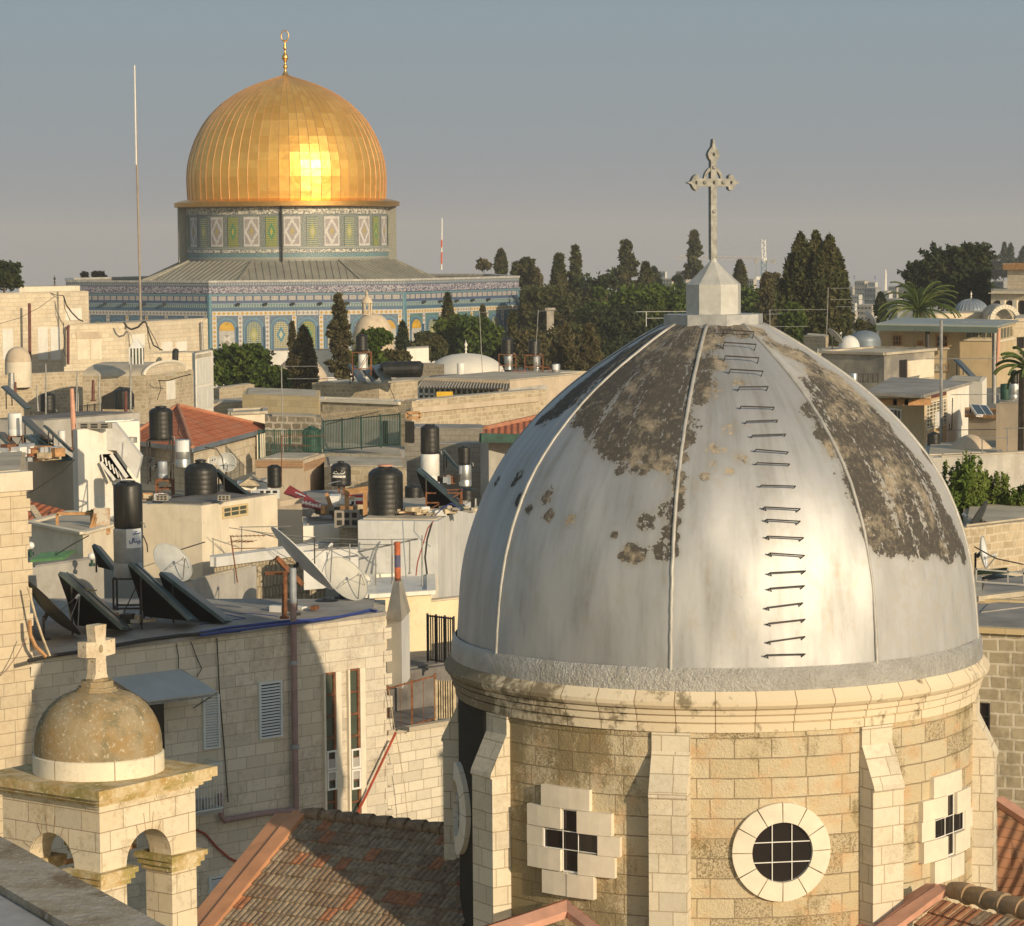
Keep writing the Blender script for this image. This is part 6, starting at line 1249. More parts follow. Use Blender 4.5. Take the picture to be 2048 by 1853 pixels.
deco(b, 1, 'R1', 1010, 655, 1115, 745, 'pale_patch', 'plaster_white', .1); deco(b, 1, 'R1', 1250, 715, 1330, 785, 'blocked_window', 'plaster_white', .1); deco(b, 1, 'R1', 1362, 712, 1440, 785, 'blocked_window', 'plaster_white', .1)
b = B('terrace_stone_house', 'cream rubble house with flat roof terrace below the closed shutters', [(-80, 184), (640, 190), (700, 191)], 945, 1260, 'rubble', 'roof_pale', k='R1', depth=12)
b = B('back_stone_house', 'plain stone house behind the barrel vaulted building', [(1100, 203), (1485, 205), (1640, 208)], 800, 1250, 'ashlar_far', 'roof_pale', k='R1', depth=8); solid_pole('', q('R1', 1358, 900), q('R1', 1360, 805), 201.5, .22, 'hatch_dark', 'vent_pipe', True, b.root)
b = B('white_shuttered_bay', 'narrow tall white bay with closed full height shutters left of the pine', [(1490, 192), (1512, 190), (1652, 195)], 805, 1330, 'plaster_white', 'roof_pale', k='R1', depth=5)
blind(b, 1, 'R1', 1520, 840, 1630, 1040, n_=5); blind(b, 1, 'R1', 1520, 1058, 1645, 1230, n_=3); deco(b, 1, 'R1', 1512, 806, 1628, 830, 'lintel', 'roof_pale', .1)
V1 = B('vaulted_house', 'stone house with plastered barrel vault roof and arched gable', [(640, 179), (1115, 178), (1500, 186)], 978, 1300, 'rubble', 'roof_pale', k='R1', depth=8)
f = V1.foot; A, B_, C_ = f[0], f[1], f[2]; ax = (A-B_); sp = (C_-B_); L = sp.length*.84; sp.normalize(); mb = MB(); n = 16; hh = 85/3.877/ppm(182)
ar = lambda j, o: o+sp*(L*(1-math.cos(PI*j/n))/2)+UP*(hh*math.sin(PI*j/n))
for j in range(n): mb.face((ar(j, B_), ar(j+1, B_), ar(j+1, A), ar(j, A))[::-1])
mb.build('barrel_vault', 'roof_pale', V1.root, smooth=True)
mb = MB(); o2 = B_-ax.normalized()*.02; mb.face([ar(j, o2) for j in range(n+1)]); 
mb.build('gable', 'ashlar_far', V1.root)
mb = MB(); mb.tube([ar(j, B_)+UP*.03 for j in range(n+1)], .12, 5); mb.build('gable_trim', 'trim_plain', V1.root)
deco(V1, 1, 'R1', 1290, 1015, 1355, 1160, 'pale_panel', 'plaster_white', .05); deco(V1, 1, 'R1', 1282, 945, 1360, 978, 'dark_patch', 'roof_pale', .05)
c, t, n_, w, h = rect(V1, 0, 'R1', 790, 1060, 1040, 1235); mb = MB(); mb.flat([(-w, -h), (w, -h), (w, h*.3), (w*.7, h*.9), (w*.1, h), (-w*.4, h*.5), (-w, h*.1)], c-n_*.0, t, UP, .03); mb.build('vault_opening', 'hatch_dark', V1.root)
half_dome('plaster_dome', 'small beige plaster dome on an octagonal base with paired windows', 'R1', 140, 868, 200, 118, 186, 'plaster_beige', drum=1.6, fm='plaster_cream', pw=2.1)
_c = P(q('R1', 140, 868), 186)
for a in (-65, -25, 15, 50):
    pass
lk = empty('roof_lantern', P(q('R1', 1063, 885), 176), 'small white glazed roof lantern with pyramid cap on the barrel vault', 'roof lantern'); c = P(q('R1', 1063, 885), 176); w_ = 100/3.877/ppm(176)
mb = MB(); mb.box(c, w_, w_, .95); mb.build('glazing', 'glass_green', lk); mb = MB()
for i in range(5): mb.box(c+Vector((-w_/2+w_*i/4, -w_/2-.03, 0)), .08, .06, .95)
mb.build('posts', 'white_metal', lk); mb = MB(); mb.lathe(c+UP*.95, [(w_*.75, 0), (0, .55)], 4, R(45), R(405)); mb.build('cap', 'white_metal', lk)
for pts, t_, r, D in [([(375, 330), (430, 350), (490, 355)], 'dark wires across the top of the cream stone house corner', .06, 228), ([(492, 355), (515, 430), (560, 490), (610, 540), (645, 555)], 'thick dark cable dropping from the cream house corner', .1, 227), ([(495, 360), (500, 450), (545, 550)], 'thin dark wire beside the thick corner cable', .05, 227),
    ([(960, 560), (985, 600), (1020, 618), (1070, 600), (1110, 560), (1130, 560)], 'heavy black cable drooping to the mast foot', .13, 217), ([(1130, 560), (1160, 660), (1190, 740), (1260, 780)], 'black cable falling right from the tall mast foot', .1, 217), ([(1140, 570), (1150, 700), (1165, 775)], 'thin dark wire falling straight below the mast foot', .05, 217), ([(1130, 565), (1200, 690), (1240, 780)], 'second slanting wire below the mast foot', .05, 217.5),
    ([(495, 560), (490, 640), (505, 700), (490, 780), (515, 830)], 'wavy dark wire beside the red brown downpipe', .05, 214), ([(1225, 1015), (1300, 1015), (1400, 985), (1480, 965)], 'dark cable along the vaulted house wall', .06, 178), ([(1235, 1015), (1248, 1080), (1218, 1165)], 'thin cable down the vaulted house wall', .04, 178), ([(0, 572), (150, 530), (300, 450), (420, 365)], 'thin sagging wire across the cream stone house', .03, 215)]:
    cable(t_, pts, D, r*.55, k='R1')
root, a_, b_ = pole('very tall thin white tipped mast rising from the brown stone house', q('R1', 1092, 545), (269, 131), 217, .08, 'mast_brown', 'radio_mast', 'mast'); mb = MB(); mb.tube([P((272.5, 330), 216.8), P((269, 131), 216.8)], .055, 6); mb.build('upper_section', 'white_metal', root)
root, a_, b_ = pole('distant red and white striped mast right of the gold dome', (883, 540), (884, 437), 520, .12, 'white_metal', 'radio_mast', 'mast')
for y0, y1 in ((528, 505), (495, 480)): mb = MB(); mb.tube([P((883, y0), 519.8), P((883.5, y1), 519.8)], .16, 6); mb.build('red_band', 'orange_plastic', root)
half_dome('small_dome', 'distant dark dome with metal finial left of the shrine', 'R1', 425, 312, 150, 40, 330, 'lead_roof', finial=.9, fm='dark_metal')
b = B('far_wall', 'pale parapet wall behind the cream stone house', [(150, 300), (620, 305)], 290, 420, 'plaster_cream', 'roof_pale', 'wall', k='R1', depth=3)
# walls right of the shuttered bay
b = B('stepped_stone_house', 'small stone block with slanted shade beside the white shuttered bay', [(1655, 168), (1700, 167), (1972, 172)], 1078, 1300, 'rubble', 'roof_pale', k='R1', depth=5)
b = B('stone_ledge_wall', 'long low stone wall below the pine tree', [(1655, 160), (2400, 166)], 1195, 1450, 'rubble', 'roof_pale', 'wall', k='R1', depth=4)
b = B('yellow_block_wall', 'smooth yellow block wall in front of the pine', [(-60, 154), (532, 151), (545, 158)], 368, 540, 'yellow_block', 'roof_pale', 'wall', k='R5', depth=4)
b = B('lower_plain_house', 'plain cream plastered house with curved pipe left of the dark rubble wall', [(-150, 139), (118, 140)], 505, 870, 'plaster_cream', 'roof_pale', k='R5', depth=3, cope='roof_pale')
# red roofed house
b = B('red_roof_house', 'cream stone house under a hipped red tile roof', [(1085, 124), (1500, 119), (1990, 130)], 440, 720, 'ashlar_far', 'tiles_red', k='R6'); hip(b, 'R6', (1380, 128), 127, .9, fascia='lead_blue')
win(b, 0, 'R6', 1140, 520, 1200, 600, 2, 3); win(b, 1, 'R6', 1612, 520, 1672, 572, 3, 3)
# mid rows (R5)
b = B('rubble_house', 'long rubble stone house whose roof carries a boiler and tilted panels', [(480, 166), (1000, 164), (1320, 168)], 265, 480, 'rubble', 'roof_pale', k='R5', depth=10); 
b = B('retaining_rubble_wall', 'tall cream rubble retaining wall with plaster cap right of the fenced terrace', [(1158, 134), (1255, 133.5), (2300, 143)], 402, 1000, 'rubble', 'roof_pale', 'wall', k='R5', depth=3, cope=None)
c_ = b.faces[1]; deco(b, 1, 'R5', 1262, 402, 2250, 445, 'plaster_cap', 'plaster_beige', .12)
b = B('terrace_back_wall', 'cream rubble wall topped by the spiked green fence', [(560, 137), (1158, 134)], 402, 900, 'rubble', 'roof_pale', 'wall', k='R5', depth=2, cope='trim_plain')
b = B('terrace_grey_wall', 'grey rendered wall behind the green bar fence', [(560, 133), (1165, 130)], 528, 800, 'plaster_grey', 'roof_pale', 'wall', k='R5', depth=.5)
deco(b, 0, 'R5', 1040, 550, 1072, 728, 'door', 'hatch_dark')
b = B('white_ashlar_wall', 'low sunlit ashlar wall under the green bar fence', [(568, 125), (1200, 122)], 795, 1200, 'ashlar_white', 'roof_pale', 'wall', k='R5', depth=6)
fence('tall green bar fence with spiked top on the ashlar wall', 'R5', 570, 790, 1165, 738, 245, 124.8, 122.2, 48, 'green_metal', spikes=True, bar=.025)
b = B('dark_rubble_wall', 'dark rough rubble wall behind the green slat fence', [(115, 129), (552, 128)], 518, 900, 'rubble_dark', 'roof_pale', 'wall', k='R5', depth=2)
fence('dark green slat fence before the dark rubble wall', 'R5', 70, 850, 550, 850, 230, 122, 122, 30, 'green_metal', bar=.03)
tank('dark green water tank behind the slat fence', 'R5', 405, 592, 553, 790, 124, 'green_metal', dome=.4)
b = B('brick_topped_house', 'stucco wall with a band of orange brick on top', [(42, 113), (415, 112.5), (578, 116)], 858, 1160, 'plaster_beige', 'roof_pale', k='R5', depth=5)
deco(b, 0, 'R5', 46, 858, 412, 912, 'brick_band', 'brick_strip', .06); deco(b, 1, 'R5', 418, 858, 574, 912, 'brick_band', 'brick_strip', .06)
b = B('rubble_low_house', 'stained rubble and plaster house behind the black tank with white writing', [(576, 113), (1215, 112)], 905, 1250, 'rubble', 'roof_pale', k='R5', depth=5)
b = B('shaded_block_house', 'shaded grey blockwork house right of the ashlar wall', [(1200, 119), (1700, 118), (2150, 119)], 740, 1200, 'block_grey', 'roof_grey', k='R5', depth=5)
b = B('upper_block_wall', 'upper grey blockwork wall below the rubble retaining wall', [(1225, 126), (1850, 125)], 612, 900, 'block_grey', 'roof_grey', 'wall', k='R5', depth=3); deco(b, 0, 'R5', 1205, 555, 1275, 720, 'dark_doorway', 'hatch_dark', .05)
mb = MB(); A = P(q('R5', 1218, 530), 131); Bq = P(q('R5', 1318, 488), 131)
for s_ in ((A.x, A.z, A.x, Bq.z), (Bq.x, A.z, Bq.x, Bq.z), (A.x, Bq.z, Bq.x, Bq.z), (A.x, A.z, Bq.x, A.z)): mb.bar((s_[0], 131, s_[1]), (s_[2], 131, s_[3]), .13)
tag(mb.build('empty_frame', 'wood'), 'brown empty rectangular frame standing on the blockwork wall', 'frame')
tank('black tank on a white boiler before the shaded blockwork house', 'R5', 1323, 575, 1470, 805, 107, dome=.3, neck=.5); boiler('peeling white boiler under the black tank before the blockwork house', 'R5', 1325, 805, 1472, 1050, 107, 'white_metal')
tank('slim black tank on a small grey boiler beside the silver dome', 'R5', 1612, 740, 1712, 890, 106, dome=.3, neck=.5); boiler('slim grey boiler with white stickers beside the silver dome', 'R5', 1622, 890, 1718, 1060, 106, 'galvanised', (-80, -30, .6, .95, 'sticker_white'))
solar('dark solar panel seen edge on left of the slim black tank', 'R5', (1490, 768), (1615, 920), (1510, 775), (107, 106, 108.5), ns=1)
tank('black tank below the slim grey boiler next to the silver dome', 'R5', 1612, 1065, 1745, 1225, 98, dome=.2); tank('black tank lying in the dark behind the large leaning panel', 'R5', 1200, 1040, 1340, 1180, 99, dome=.2)
tank('small black tank on the red striped awning roof', 'R5', 135, 888, 245, 1068, 104, dome=.25, neck=.5)
tk = tank('black tank with white Arabic writing on a thin post', 'R5', 628, 862, 785, 1055, 104, dome=.45, neck=.3)
stand('thin post frame below the black tank with white writing', 'R5', 690, 730, 1055, 1200, 104)
blocks('grey hollow blocks on the roof beside the red striped awning', 'R5', 145, 1150, 98, .75, .3, mat='plaster_grey_white')
c0 = P(q('R5', 300, 1050), 99); root = empty('striped_awning', P(q('R5', 480, 1240), 97), 'sagging red and white striped awning with white lettering', 'awning')
mb = MB(); g = [P(q('R5', *p), d) for p, d in (((260, 1110), 100), ((310, 1050), 101), ((445, 1130), 99), ((580, 1215), 97), ((540, 1235), 96), ((400, 1210), 97), ((400, 1160), 98.5))]; mb.face(g[::-1]); mb.face([p-UP*.03 for p in g]); mb.build('canvas', 'tarp_red', root)
mb = MB()
for i in range(5): x = 350+i*30; mb.face([P(q('R5', *p), d)+UP*.03-Vector((0, .08, 0)) for p, d in (((x, 1105+i*13), 99.4), ((x+48, 1122+i*14), 99), ((x+52, 1132+i*14), 98.8), ((x+2, 1116+i*14), 99.2))])
mb.build('stripes', 'white_metal', root)
mb = MB()
for i in range(6):
    x, y = 415+i*26, 1180+i*7; pts = [P(q('R5', x+7*math.cos(a)*(1 if i % 2 else .8), y+10*math.sin(a)), 96.4) for a in [2*PI*j/8 for j in range(6+i % 3)]]; mb.tube(pts, .035, 4)
mb.build('lettering', 'white_metal', root)
root = empty('white_carton', P(q('R5', 660, 1225), 99), 'white box with faint writing on its side among the roof clutter', 'box'); c = P(q('R5', 660, 1225), 99); mb = MB(); mb.box(c, 80/3.877/ppm(99), .9, 100/3.877/ppm(99)); mb.build('body', 'white_metal', root); mb = MB(); mb.tube([c+Vector((-.2, -.46, .85)), c+Vector((0, -.46, .9)), c+Vector((.22, -.46, .94))], .015, 4); mb.build('scrawl', 'boiler_grey', root)
root = empty('timber_frame', P(q('R5', 745, 1285), 96), 'orange timber frame like a doorway left of the biggest tank', 'frame')
for p0, p1 in (((755, 1285), (750, 1110)), ((895, 1285), (893, 1105)), ((735, 1105), (915, 1080))): mb = MB(); mb.bar(P(q('R5', *p0), 96), P(q('R5', *p1), 96), .2 if p0[1] < 1200 else .14); mb.build('beam', 'wood', root)
mb = MB(); mb.bar(P(q('R5', 655, 1300), 97), P(q('R5', 592, 1110), 97), .12); tag(mb.build('leaning_pole', 'wood'), 'orange brown pole leaning left of the timber frame', 'pole')
root = empty('junk_shelf', P(q('R5', 820, 1230), 98), 'stack of red and white goods inside the timber frame', 'goods'); rr = random.Random(6)
for j in range(16): mb = MB(); mb.box(P(q('R5', rr.uniform(700, 890), rr.uniform(1150, 1240)), 98.5), rr.uniform(.3, .8), .4, rr.uniform(.08, .2), rr.uniform(-.3, .3)); mb.build('item', ['tarp_red', 'white_metal', 'wood_pale', 'tarp_red', 'hatch_dark'][j % 5], root)
b = B('clutter_roof', 'grey flat roof with clutter behind the white plastered block', [(405, 99), (1130, 100)], 1235, 1400, 'plaster_grey', 'roof_grey', k='R5', depth=7)
# right of centre: veranda, green fascia roof
b = B('veranda_house', 'house with corrugated veranda roof and white framed glazing', [(215, 152), (930, 149), (1500, 156)], 1172, 1400, 'plaster_beige', 'roof_pale', k='R4', depth=7)
deco(b, 0, 'R4', 225, 1240, 900, 1320, 'glazing', 'glass_green', .05); c, t, n_, w, h = rect(b, 0, 'R4', 225, 1240, 900, 1320); mb = MB()
for i in range(17): panel(mb, c+t*(-w+2*w*i/16), t, n_, .05, h, .06, .04)
panel(mb, c, t, n_, w, .05, .07, .03); mb.build('glazing_bars', 'white_metal', b.root)
a_, b_, c_, d_ = P(q('R4', 215, 1235), 147.5), P(q('R4', 925, 1245), 145.5), P(q('R4', 930, 1185), 151), P(q('R4', 270, 1160), 153); mb = MB(); nn_ = 60
for i in range(nn_):
    f0, f1 = i/nn_, (i+1)/nn_; z0, z1 = (.0, .12) if i % 2 else (.12, .0); mb.face((a_.lerp(b_, f0)+UP*z0, a_.lerp(b_, f1)+UP*z1, d_.lerp(c_, f1)+UP*z1, d_.lerp(c_, f0)+UP*z0))
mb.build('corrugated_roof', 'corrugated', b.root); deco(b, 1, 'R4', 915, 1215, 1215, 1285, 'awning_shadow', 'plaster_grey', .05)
tag(MB.build.__get__((lambda m: (m.box(P(q('R4', 425, 1310), 146), .8, .4, .35), m)[1])(MB()))('yellow_slide', 'yellow_plastic'), 'bright yellow plastic object in front of the veranda glazing', 'toy')
b = B('flat_roof_house', 'flat roofed stone house left of the pale dome with dark mats on top', [(-60, 170), (230, 168), (1560, 178)], 1172, 1330, 'rubble', 'roof_pale', k='R4', depth=14)
half_dome('white_dome', 'broad whitewashed dome with bulbous finial among the trees', 'R4', 590, 1120, 600, 165, 190, 'dome_white', finial=.7, fm='dome_white', drum=1.0)
boiler('white cylinder before the broad whitewashed dome', 'R4', 520, 1035, 580, 1158, 168, 'white_metal')
for x, y, t_, st in ((865, 935, 'left', 1), (1072, 1170, 'right', 1)): pass
tank('left black tank on its stand before the brown trees', 'R4', 865, 835, 955, 968, 176, dome=.25); boiler('left grey boiler with red label hanging under its tank stand', 'R4', 888, 968, 952, 1088, 176, 'galvanised', (0, 60, .6, 1, 'sticker_white')); stand('left rusty tank stand on the flat roof', 'R4', 845, 975, 965, 1120, 176)
tank('right black tank on its stand before the brown trees', 'R4', 1072, 850, 1162, 970, 176, dome=.25); boiler('right grey boiler with white label hanging under its tank stand', 'R4', 1112, 978, 1166, 1105, 176, 'galvanised', (-60, 40, .62, .98, 'sticker_white')); stand('right rusty tank stand on the flat roof', 'R4', 1045, 1185, 970, 1135, 176)
boiler('squat silver drum with white label at the flat roof end', 'R4', 1255, 1040, 1320, 1150, 176, 'galvanised', (-50, 30, .6, .95, 'sticker_white'))
stand('small rusty frame left of the squat silver drum', 'R4', 1180, 1240, 1068, 1150, 176)
for x, y, m_, t_ in ((1000, 1160, 'orange_plastic', 'orange bucket on the flat roof'), (1050, 1165, 'white_metal', 'white sack on the flat roof'), (700, 1150, 'roof_dark', 'dark mat spread on the flat roof')):
    c = P(q('R4', x, y), 172); root = empty('roof_item', c, t_, 'roof item'); mb = MB(); mb.lathe(c, [(0, 0), (.4, 0), (.5, .35), (.42, .45), (0, .4)] if m_ != 'roof_dark' else [(0, 0), (3.2, 0), (3.1, .12), (0, .14)], 10); mb.build('body', m_, root)
boiler('white peeling boiler on a stand before the ragged tall conifer', 'R5', 840, 30, 912, 155, 160, 'white_metal'); tank('black tank with red lid above the white peeling boiler', 'R3', 1563, 1210, 1660, 1355, 160, dome=.3, lid='red_pipe'); stand('flat stand under the black tank with the red lid', 'R3', 1535, 1690, 1365, 1610, 160)
solar('left of two glinting solar panels on the rubble house roof', 'R5', (880, 160), (960, 245), (935, 118), (160, 158, 163), ns=1); solar('right of two glinting solar panels on the rubble house roof', 'R5', (940, 120), (1035, 243), (1010, 110), (161, 158, 164), ns=1); solar('dark empty panel frame left of the white peeling boiler', 'R5', (765, 110), (850, 242), (830, 130), (161, 158, 164), ns=1)
c = P(q('R5', 1180, 210), 162); root = empty('fallen_tank', c, 'black tank lying on its side on the rubble house roof', 'water tank'); mb = MB(); mb.tube([c+Vector((-1.15, 0, .35)), c+Vector((-1.0, 0, .4)), c+Vector((1.0, 0, .42)), c+Vector((1.15, 0, .4))], [.3, .45, .45, .3], 16); mb.build('body', 'black_plastic', root); mb = MB(); mb.tube([c+Vector((-1.2, 0, .35)), c+Vector((-1.12, 0, .35))], .18, 12); mb.build('lid', 'black_plastic', root)
b = B('green_eave_house', 'red tiled house with dark green fascia beside the silver dome', [(1785, 112), (1850, 111), (2400, 116)], 690, 1300, 'plaster_grey', 'tiles_red', k='R5', depth=8)
e0, e1 = P(q('R5', 1785, 650), 109.5), P(q('R5', 2300, 660), 111); r0_, r1_ = P(q('R5', 1830, 615), 111.5), P(q('R5', 2300, 510), 118); mb = MB(); mb.face((e0, e1, r1_, r0_)); mb.face((e0-UP*.1, r0_-UP*.1, r1_-UP*.1, e1-UP*.1)); rf = mb.build('tiled_roof', 'tiles_red', b.root); mb = MB(); mb.bar(e0-UP*.16, e1-UP*.16, .15, .34); sub(rf, 'fascia', mb, 'green_metal'); mb = MB(); mb.tube([r0_, r1_], .14, 6); sub(rf, 'ridge_tiles', mb, 'terracotta')
for x, y0, y1, ln, D, t_ in ((718, 1140, 630, -25, 168, 'tall thin aerial mast beside the whitewashed dome'), (1118, 1140, 620, 32, 170, 'tall thin mast between the two tank stands')):
    antenna(t_, 'R4', x, y0, y1, D, [(.98, 1.2, 20, 5, .5, .5)], lean=ln)
antenna('tall mast with level aerial rods before the yellow block wall', 'R5', 258, 860, 130, 118, [(1.0, 2.1, 2, 0, .5, .45), (.87, 2.2, -5, 3, .5, .6), (.75, 1.3, 3, 2, .5, .1)], lean=-15)
antenna('aerial with many short rods above the red striped awning', 'R5', 245, 1060, 660, 110, [(.97, 1.6, 8, 6, .5, .5), (.8, 1.2, -25, 4, .5, .5)], 'rust')
# chimney with banded pipe and yard below
b = B('chimney_block', 'square rendered chimney with sloped cap carrying a red and blue flue', [(1343, 80.5), (1450, 80), (1508, 82)], 1015, 1400, 'plaster_grey_white', 'concrete', 'chimney', k='R7')
fz = b.zt; cen = sum(b.foot, Vector())/4; mb = MB(); tp = [cen+(p-cen)*.38+UP*.95 for p in b.foot]; bt = [cen+(p-cen)*1.08 for p in b.foot]
for i in range(4): j = (i+1) % 4; mb.face((bt[i], bt[j], tp[j], tp[i])); 
mb.face(tp); mb.face(bt[::-1]); mb.build('cap', 'concrete', b.root)
z0 = cen.z+.9; hpx = 300/3.6/ppm(80.5)
for i, (f0, f1, m_) in enumerate(((0, .12, 'rust'), (.12, .38, 'red_orange'), (.38, .68, 'flue_blue'), (.68, 1, 'red_orange'))): mb = MB(); mb.tube([Vector((cen.x, cen.y, z0+hpx*f0)), Vector((cen.x, cen.y, z0+hpx*f1))], .088, 14, True); mb.build('flue_band', m_, b.root)
b = B('yard_wall', 'cream yard wall behind the chimney next to the drum', [(1500, 88), (2060, 90)], 900, 1340, 'plaster_yellow', 'roof_pale', 'wall', k='R7', depth=.6)
b = B('yard_terrace', 'dirty grey lower terrace between the chimney and the drum', [(1340, 82.5), (2100, 85)], 1395, 1600, 'roof_dark', 'roof_dark', 'terrace', k='R7', depth=5)
fence('dark metal bar fence beside the drum', 'R7', 1640, 1300, 1830, 1330, 340, 84, 82, 12, 'dark_metal', bar=.04, posts=4)
fence('pale wooden slat fence just left of the drum cornice', 'B3', 40, 500, 160, 500, 245, 77.5, 77.5, 8, 'wood_pale', bar=.09, posts=2)
fence('thin wire fence on the terrace parapet above the garden wall', 'B2', 1110, 745, 1370, 670, 260, 79.5, 81, 2, 'rust', bar=.015, posts=3)
# ================================================================ right hand houses
b = B('ochre_house', 'ochre plastered house under a flat grey metal roof with barred windows', [(555, 163), (1368, 160), (1500, 166)], 750, 1130, 'plaster_ochre', 'metal_roof', k='B8', depth=10); O1 = b
mb = MB(); a_, b_, c_, d_ = P(q('B8', 535, 742), 160.5), P(q('B8', 1385, 758), 157.5), P(q('B8', 1535, 718), 168), P(q('B8', 700, 700), 174); mb.slab(a_, b_, c_, d_, UP*.12); mb.build('metal_sheet_roof', 'metal_roof', b.root); mb = MB(); mb.bar(a_-UP*.12, b_-UP*.12, .15, .3); mb.build('eave', 'metal_roof_dark', b.root)
for x0, y0, x1, y1 in ((650, 808, 716, 885), (820, 845, 868, 885), (955, 808, 1040, 895)): win(b, 0, 'B8', x0, y0, x1, y1, 3, 2, 'wood', 'glass_dark', .07)
win(b, 0, 'B8', 1155, 768, 1355, 836, 4, 1, 'wood_pale', 'glass_green', .08); win(b, 1, 'B8', 1400, 745, 1490, 835, 4, 1, 'wood_pale', 'glass_green', .08)
solid_pole('', q('B8', 895, 950), q('B8', 895, 765), 159.5, .13, 'dark_metal', 'downpipe', False, b.root); solid_pole('', q('B8', 1362, 1290), q('B8', 1362, 765), 158.5, .12, 'grey_metal', 'downpipe', False, b.root); solid_pole('', q('B8', 1383, 1060), q('B8', 1395, 765), 158, .09, 'render_pink', 'downpipe', False, b.root)
deco(b, 0, 'B8', 820, 1008, 1040, 1070, 'rough_patch', 'rubble_dark', .05)
win(b, 0, 'B8', 1005, 1010, 1045, 1060, 1, 1, 'wood', 'glass_dark', .05, False)
b = B('rubble_house_right', 'rubble stone house at the right edge beside the ochre house', [(1500, 168), (1800, 172)], 700, 1300, 'rubble', 'roof_pale', k='B8', depth=8); win(b, 0, 'B8', 1520, 822, 1566, 902, 1, 1, 'dark_metal', 'glass_dark', .05, False)
b = B('smoke_grey_house', 'smoke stained grey and cream low house below the ochre house', [(150, 142), (590, 139), (942, 144)], 950, 1250, 'plaster_stained', 'roof_pale', k='B8', depth=8, cope='roof_pale')
deco(b, 1, 'B8', 696, 982, 746, 1112, 'doorway', 'glass_dark', .03); deco(b, 1, 'B8', 752, 982, 935, 1110, 'cream_panel', 'plaster_cream', .05)
b = B('roof_step', 'pale flat roof slab behind the smoke stained house', [(120, 152), (712, 150)], 925, 1000, 'plaster_cream', 'roof_pale', k='B8', depth=6)
boiler('bright steel drum on the smoke stained house terrace', 'B8', 348, 1078, 405, 1150, 131, 'galvanised'); fence('small railing with hanging cloths beside the bright steel drum', 'B8', 405, 1140, 550, 1138, 60, 131, 131, 12, 'dark_metal', bar=.03)
b = B('flat_pitch_house', 'ochre and white house with a large tilted grey sheet roof', [(520, 111), (872, 107), (1182, 114)], 1240, 1620, 'plaster_ochre', 'roof_grey', k='B8', depth=8); O2 = b
mb = MB(); a_, b_, c_, d_ = P(q('B8', 450, 1228), 106), P(q('B8', 850, 1252), 104.5), P(q('B8', 1215, 1150), 114), P(q('B8', 640, 1120), 119); mb.slab(a_, b_, c_, d_, UP*.1); mb.build('sheet_roof', 'roof_grey', b.root)
mb = MB()
for i in range(5): p = P(q('B8', 540+80*i, 1250), 106.3); mb.box(p-UP*.25, .55, .5, .22)
mb.build('rafter_ends', 'wood', b.root)
for f in (1,): deco(b, 1, 'B8', 1028, 1170, 1180, 1600, 'white_render', 'plaster_white', .03)
win(b, 0, 'B8', 612, 1322, 718, 1400, 4, 1, 'white_metal', 'glass_dark', .06, False); c = win(b, 1, 'B8', 880, 1260, 1025, 1460, 6, 8, 'plaster_cream', 'glass_green', .07, False)
deco(b, 1, 'B8', 945, 1345, 960, 1460, 'white_post', 'white_metal', .1); deco(b, 1, 'B8', 920, 1195, 1020, 1240, 'red_gable', 'red_pipe', .04); win(b, 1, 'B8', 1040, 1268, 1068, 1358, 2, 1, 'white_metal', 'glass_dark', .04, False)
b = B('white_gable_house', 'white walled house behind the tilted grey sheet roof', [(1030, 119), (1278, 118), (1310, 122)], 1138, 1500, 'plaster_white', 'roof_pale', k='B8', depth=4)
b = B('tan_block_house', 'plain tan block house at the right edge with a boiler on top', [(1376, 99), (1700, 98)], 1292, 1740, 'plaster_beige', 'roof_pale', k='B8', depth=6)
b = B('low_tan_wall', 'low tan wall under the white solar reflector', [(1180, 108), (1400, 107)], 1385, 1640, 'plaster_beige', 'wood', 'wall', k='B8', depth=4, cope='wood')
solar('white backed solar reflector sloping above the low tan wall', 'B8', (1190, 1290), (1240, 1365), (1310, 1300), (109, 107, 110), fm='white_metal', ns=2)
tank('black tank at the right edge half behind palm leaves', 'B8', 1475, 1050, 1532, 1148, 99, dome=.3); boiler('grey boiler with white sticker on the tan block house', 'B8', 1470, 1150, 1532, 1262, 99, 'galvanised', (0, 60, .65, .95, 'sticker_white')); tank('dark green drum left of the grey boiler on the tan block house', 'B8', 1405, 1145, 1475, 1262, 100, 'green_metal', dome=.1)
b = B('tan_vault_base', 'stained low wall under the small tan dome behind the bushes', [(880, 96), (1420, 97)], 1660, 1950, 'plaster_grey', 'roof_pale', 'wall', k='B8', depth=6)
half_dome('tan_dome', 'low tan plaster dome behind the bright green bushes', 'B8', 1195, 1690, 390, 190, 99, 'plaster_beige', pw=1.5)
tank('black tank tucked beside the low tan plaster dome', 'B8', 892, 1485, 985, 1620, 101, dome=.3)
dish('white dish on the flat roof left of the palm', 'B8', 487, 695, 176, .5, 108, 30, 'dish_white', depth=.1); dish('grey dish tilted beside the dark blue domes', 'B8', 240, 820, 152, .5, 108, 42, 'dish_cream', depth=.08); solar('dark dish like panel over the smoke stained wall', 'B8', (1085, 975), (1195, 1092), (1130, 985), (137, 135, 140), ns=1)
half_dome('blue_dome', 'dull blue metal dome behind the tilted grey dish', 'B8', 455, 850, 220, 75, 158, 'lead_blue', drum=.8); half_dome('pale_vault', 'pale grey dome in front of the dull blue dome', 'B8', 345, 900, 150, 90, 154, 'plaster_grey_white')
b = B('small_stone_house', 'small cream rubble house left of the tilted grey dish', [(25, 158), (180, 156), (200, 160)], 825, 960, 'rubble', 'roof_pale', k='B8', depth=5)
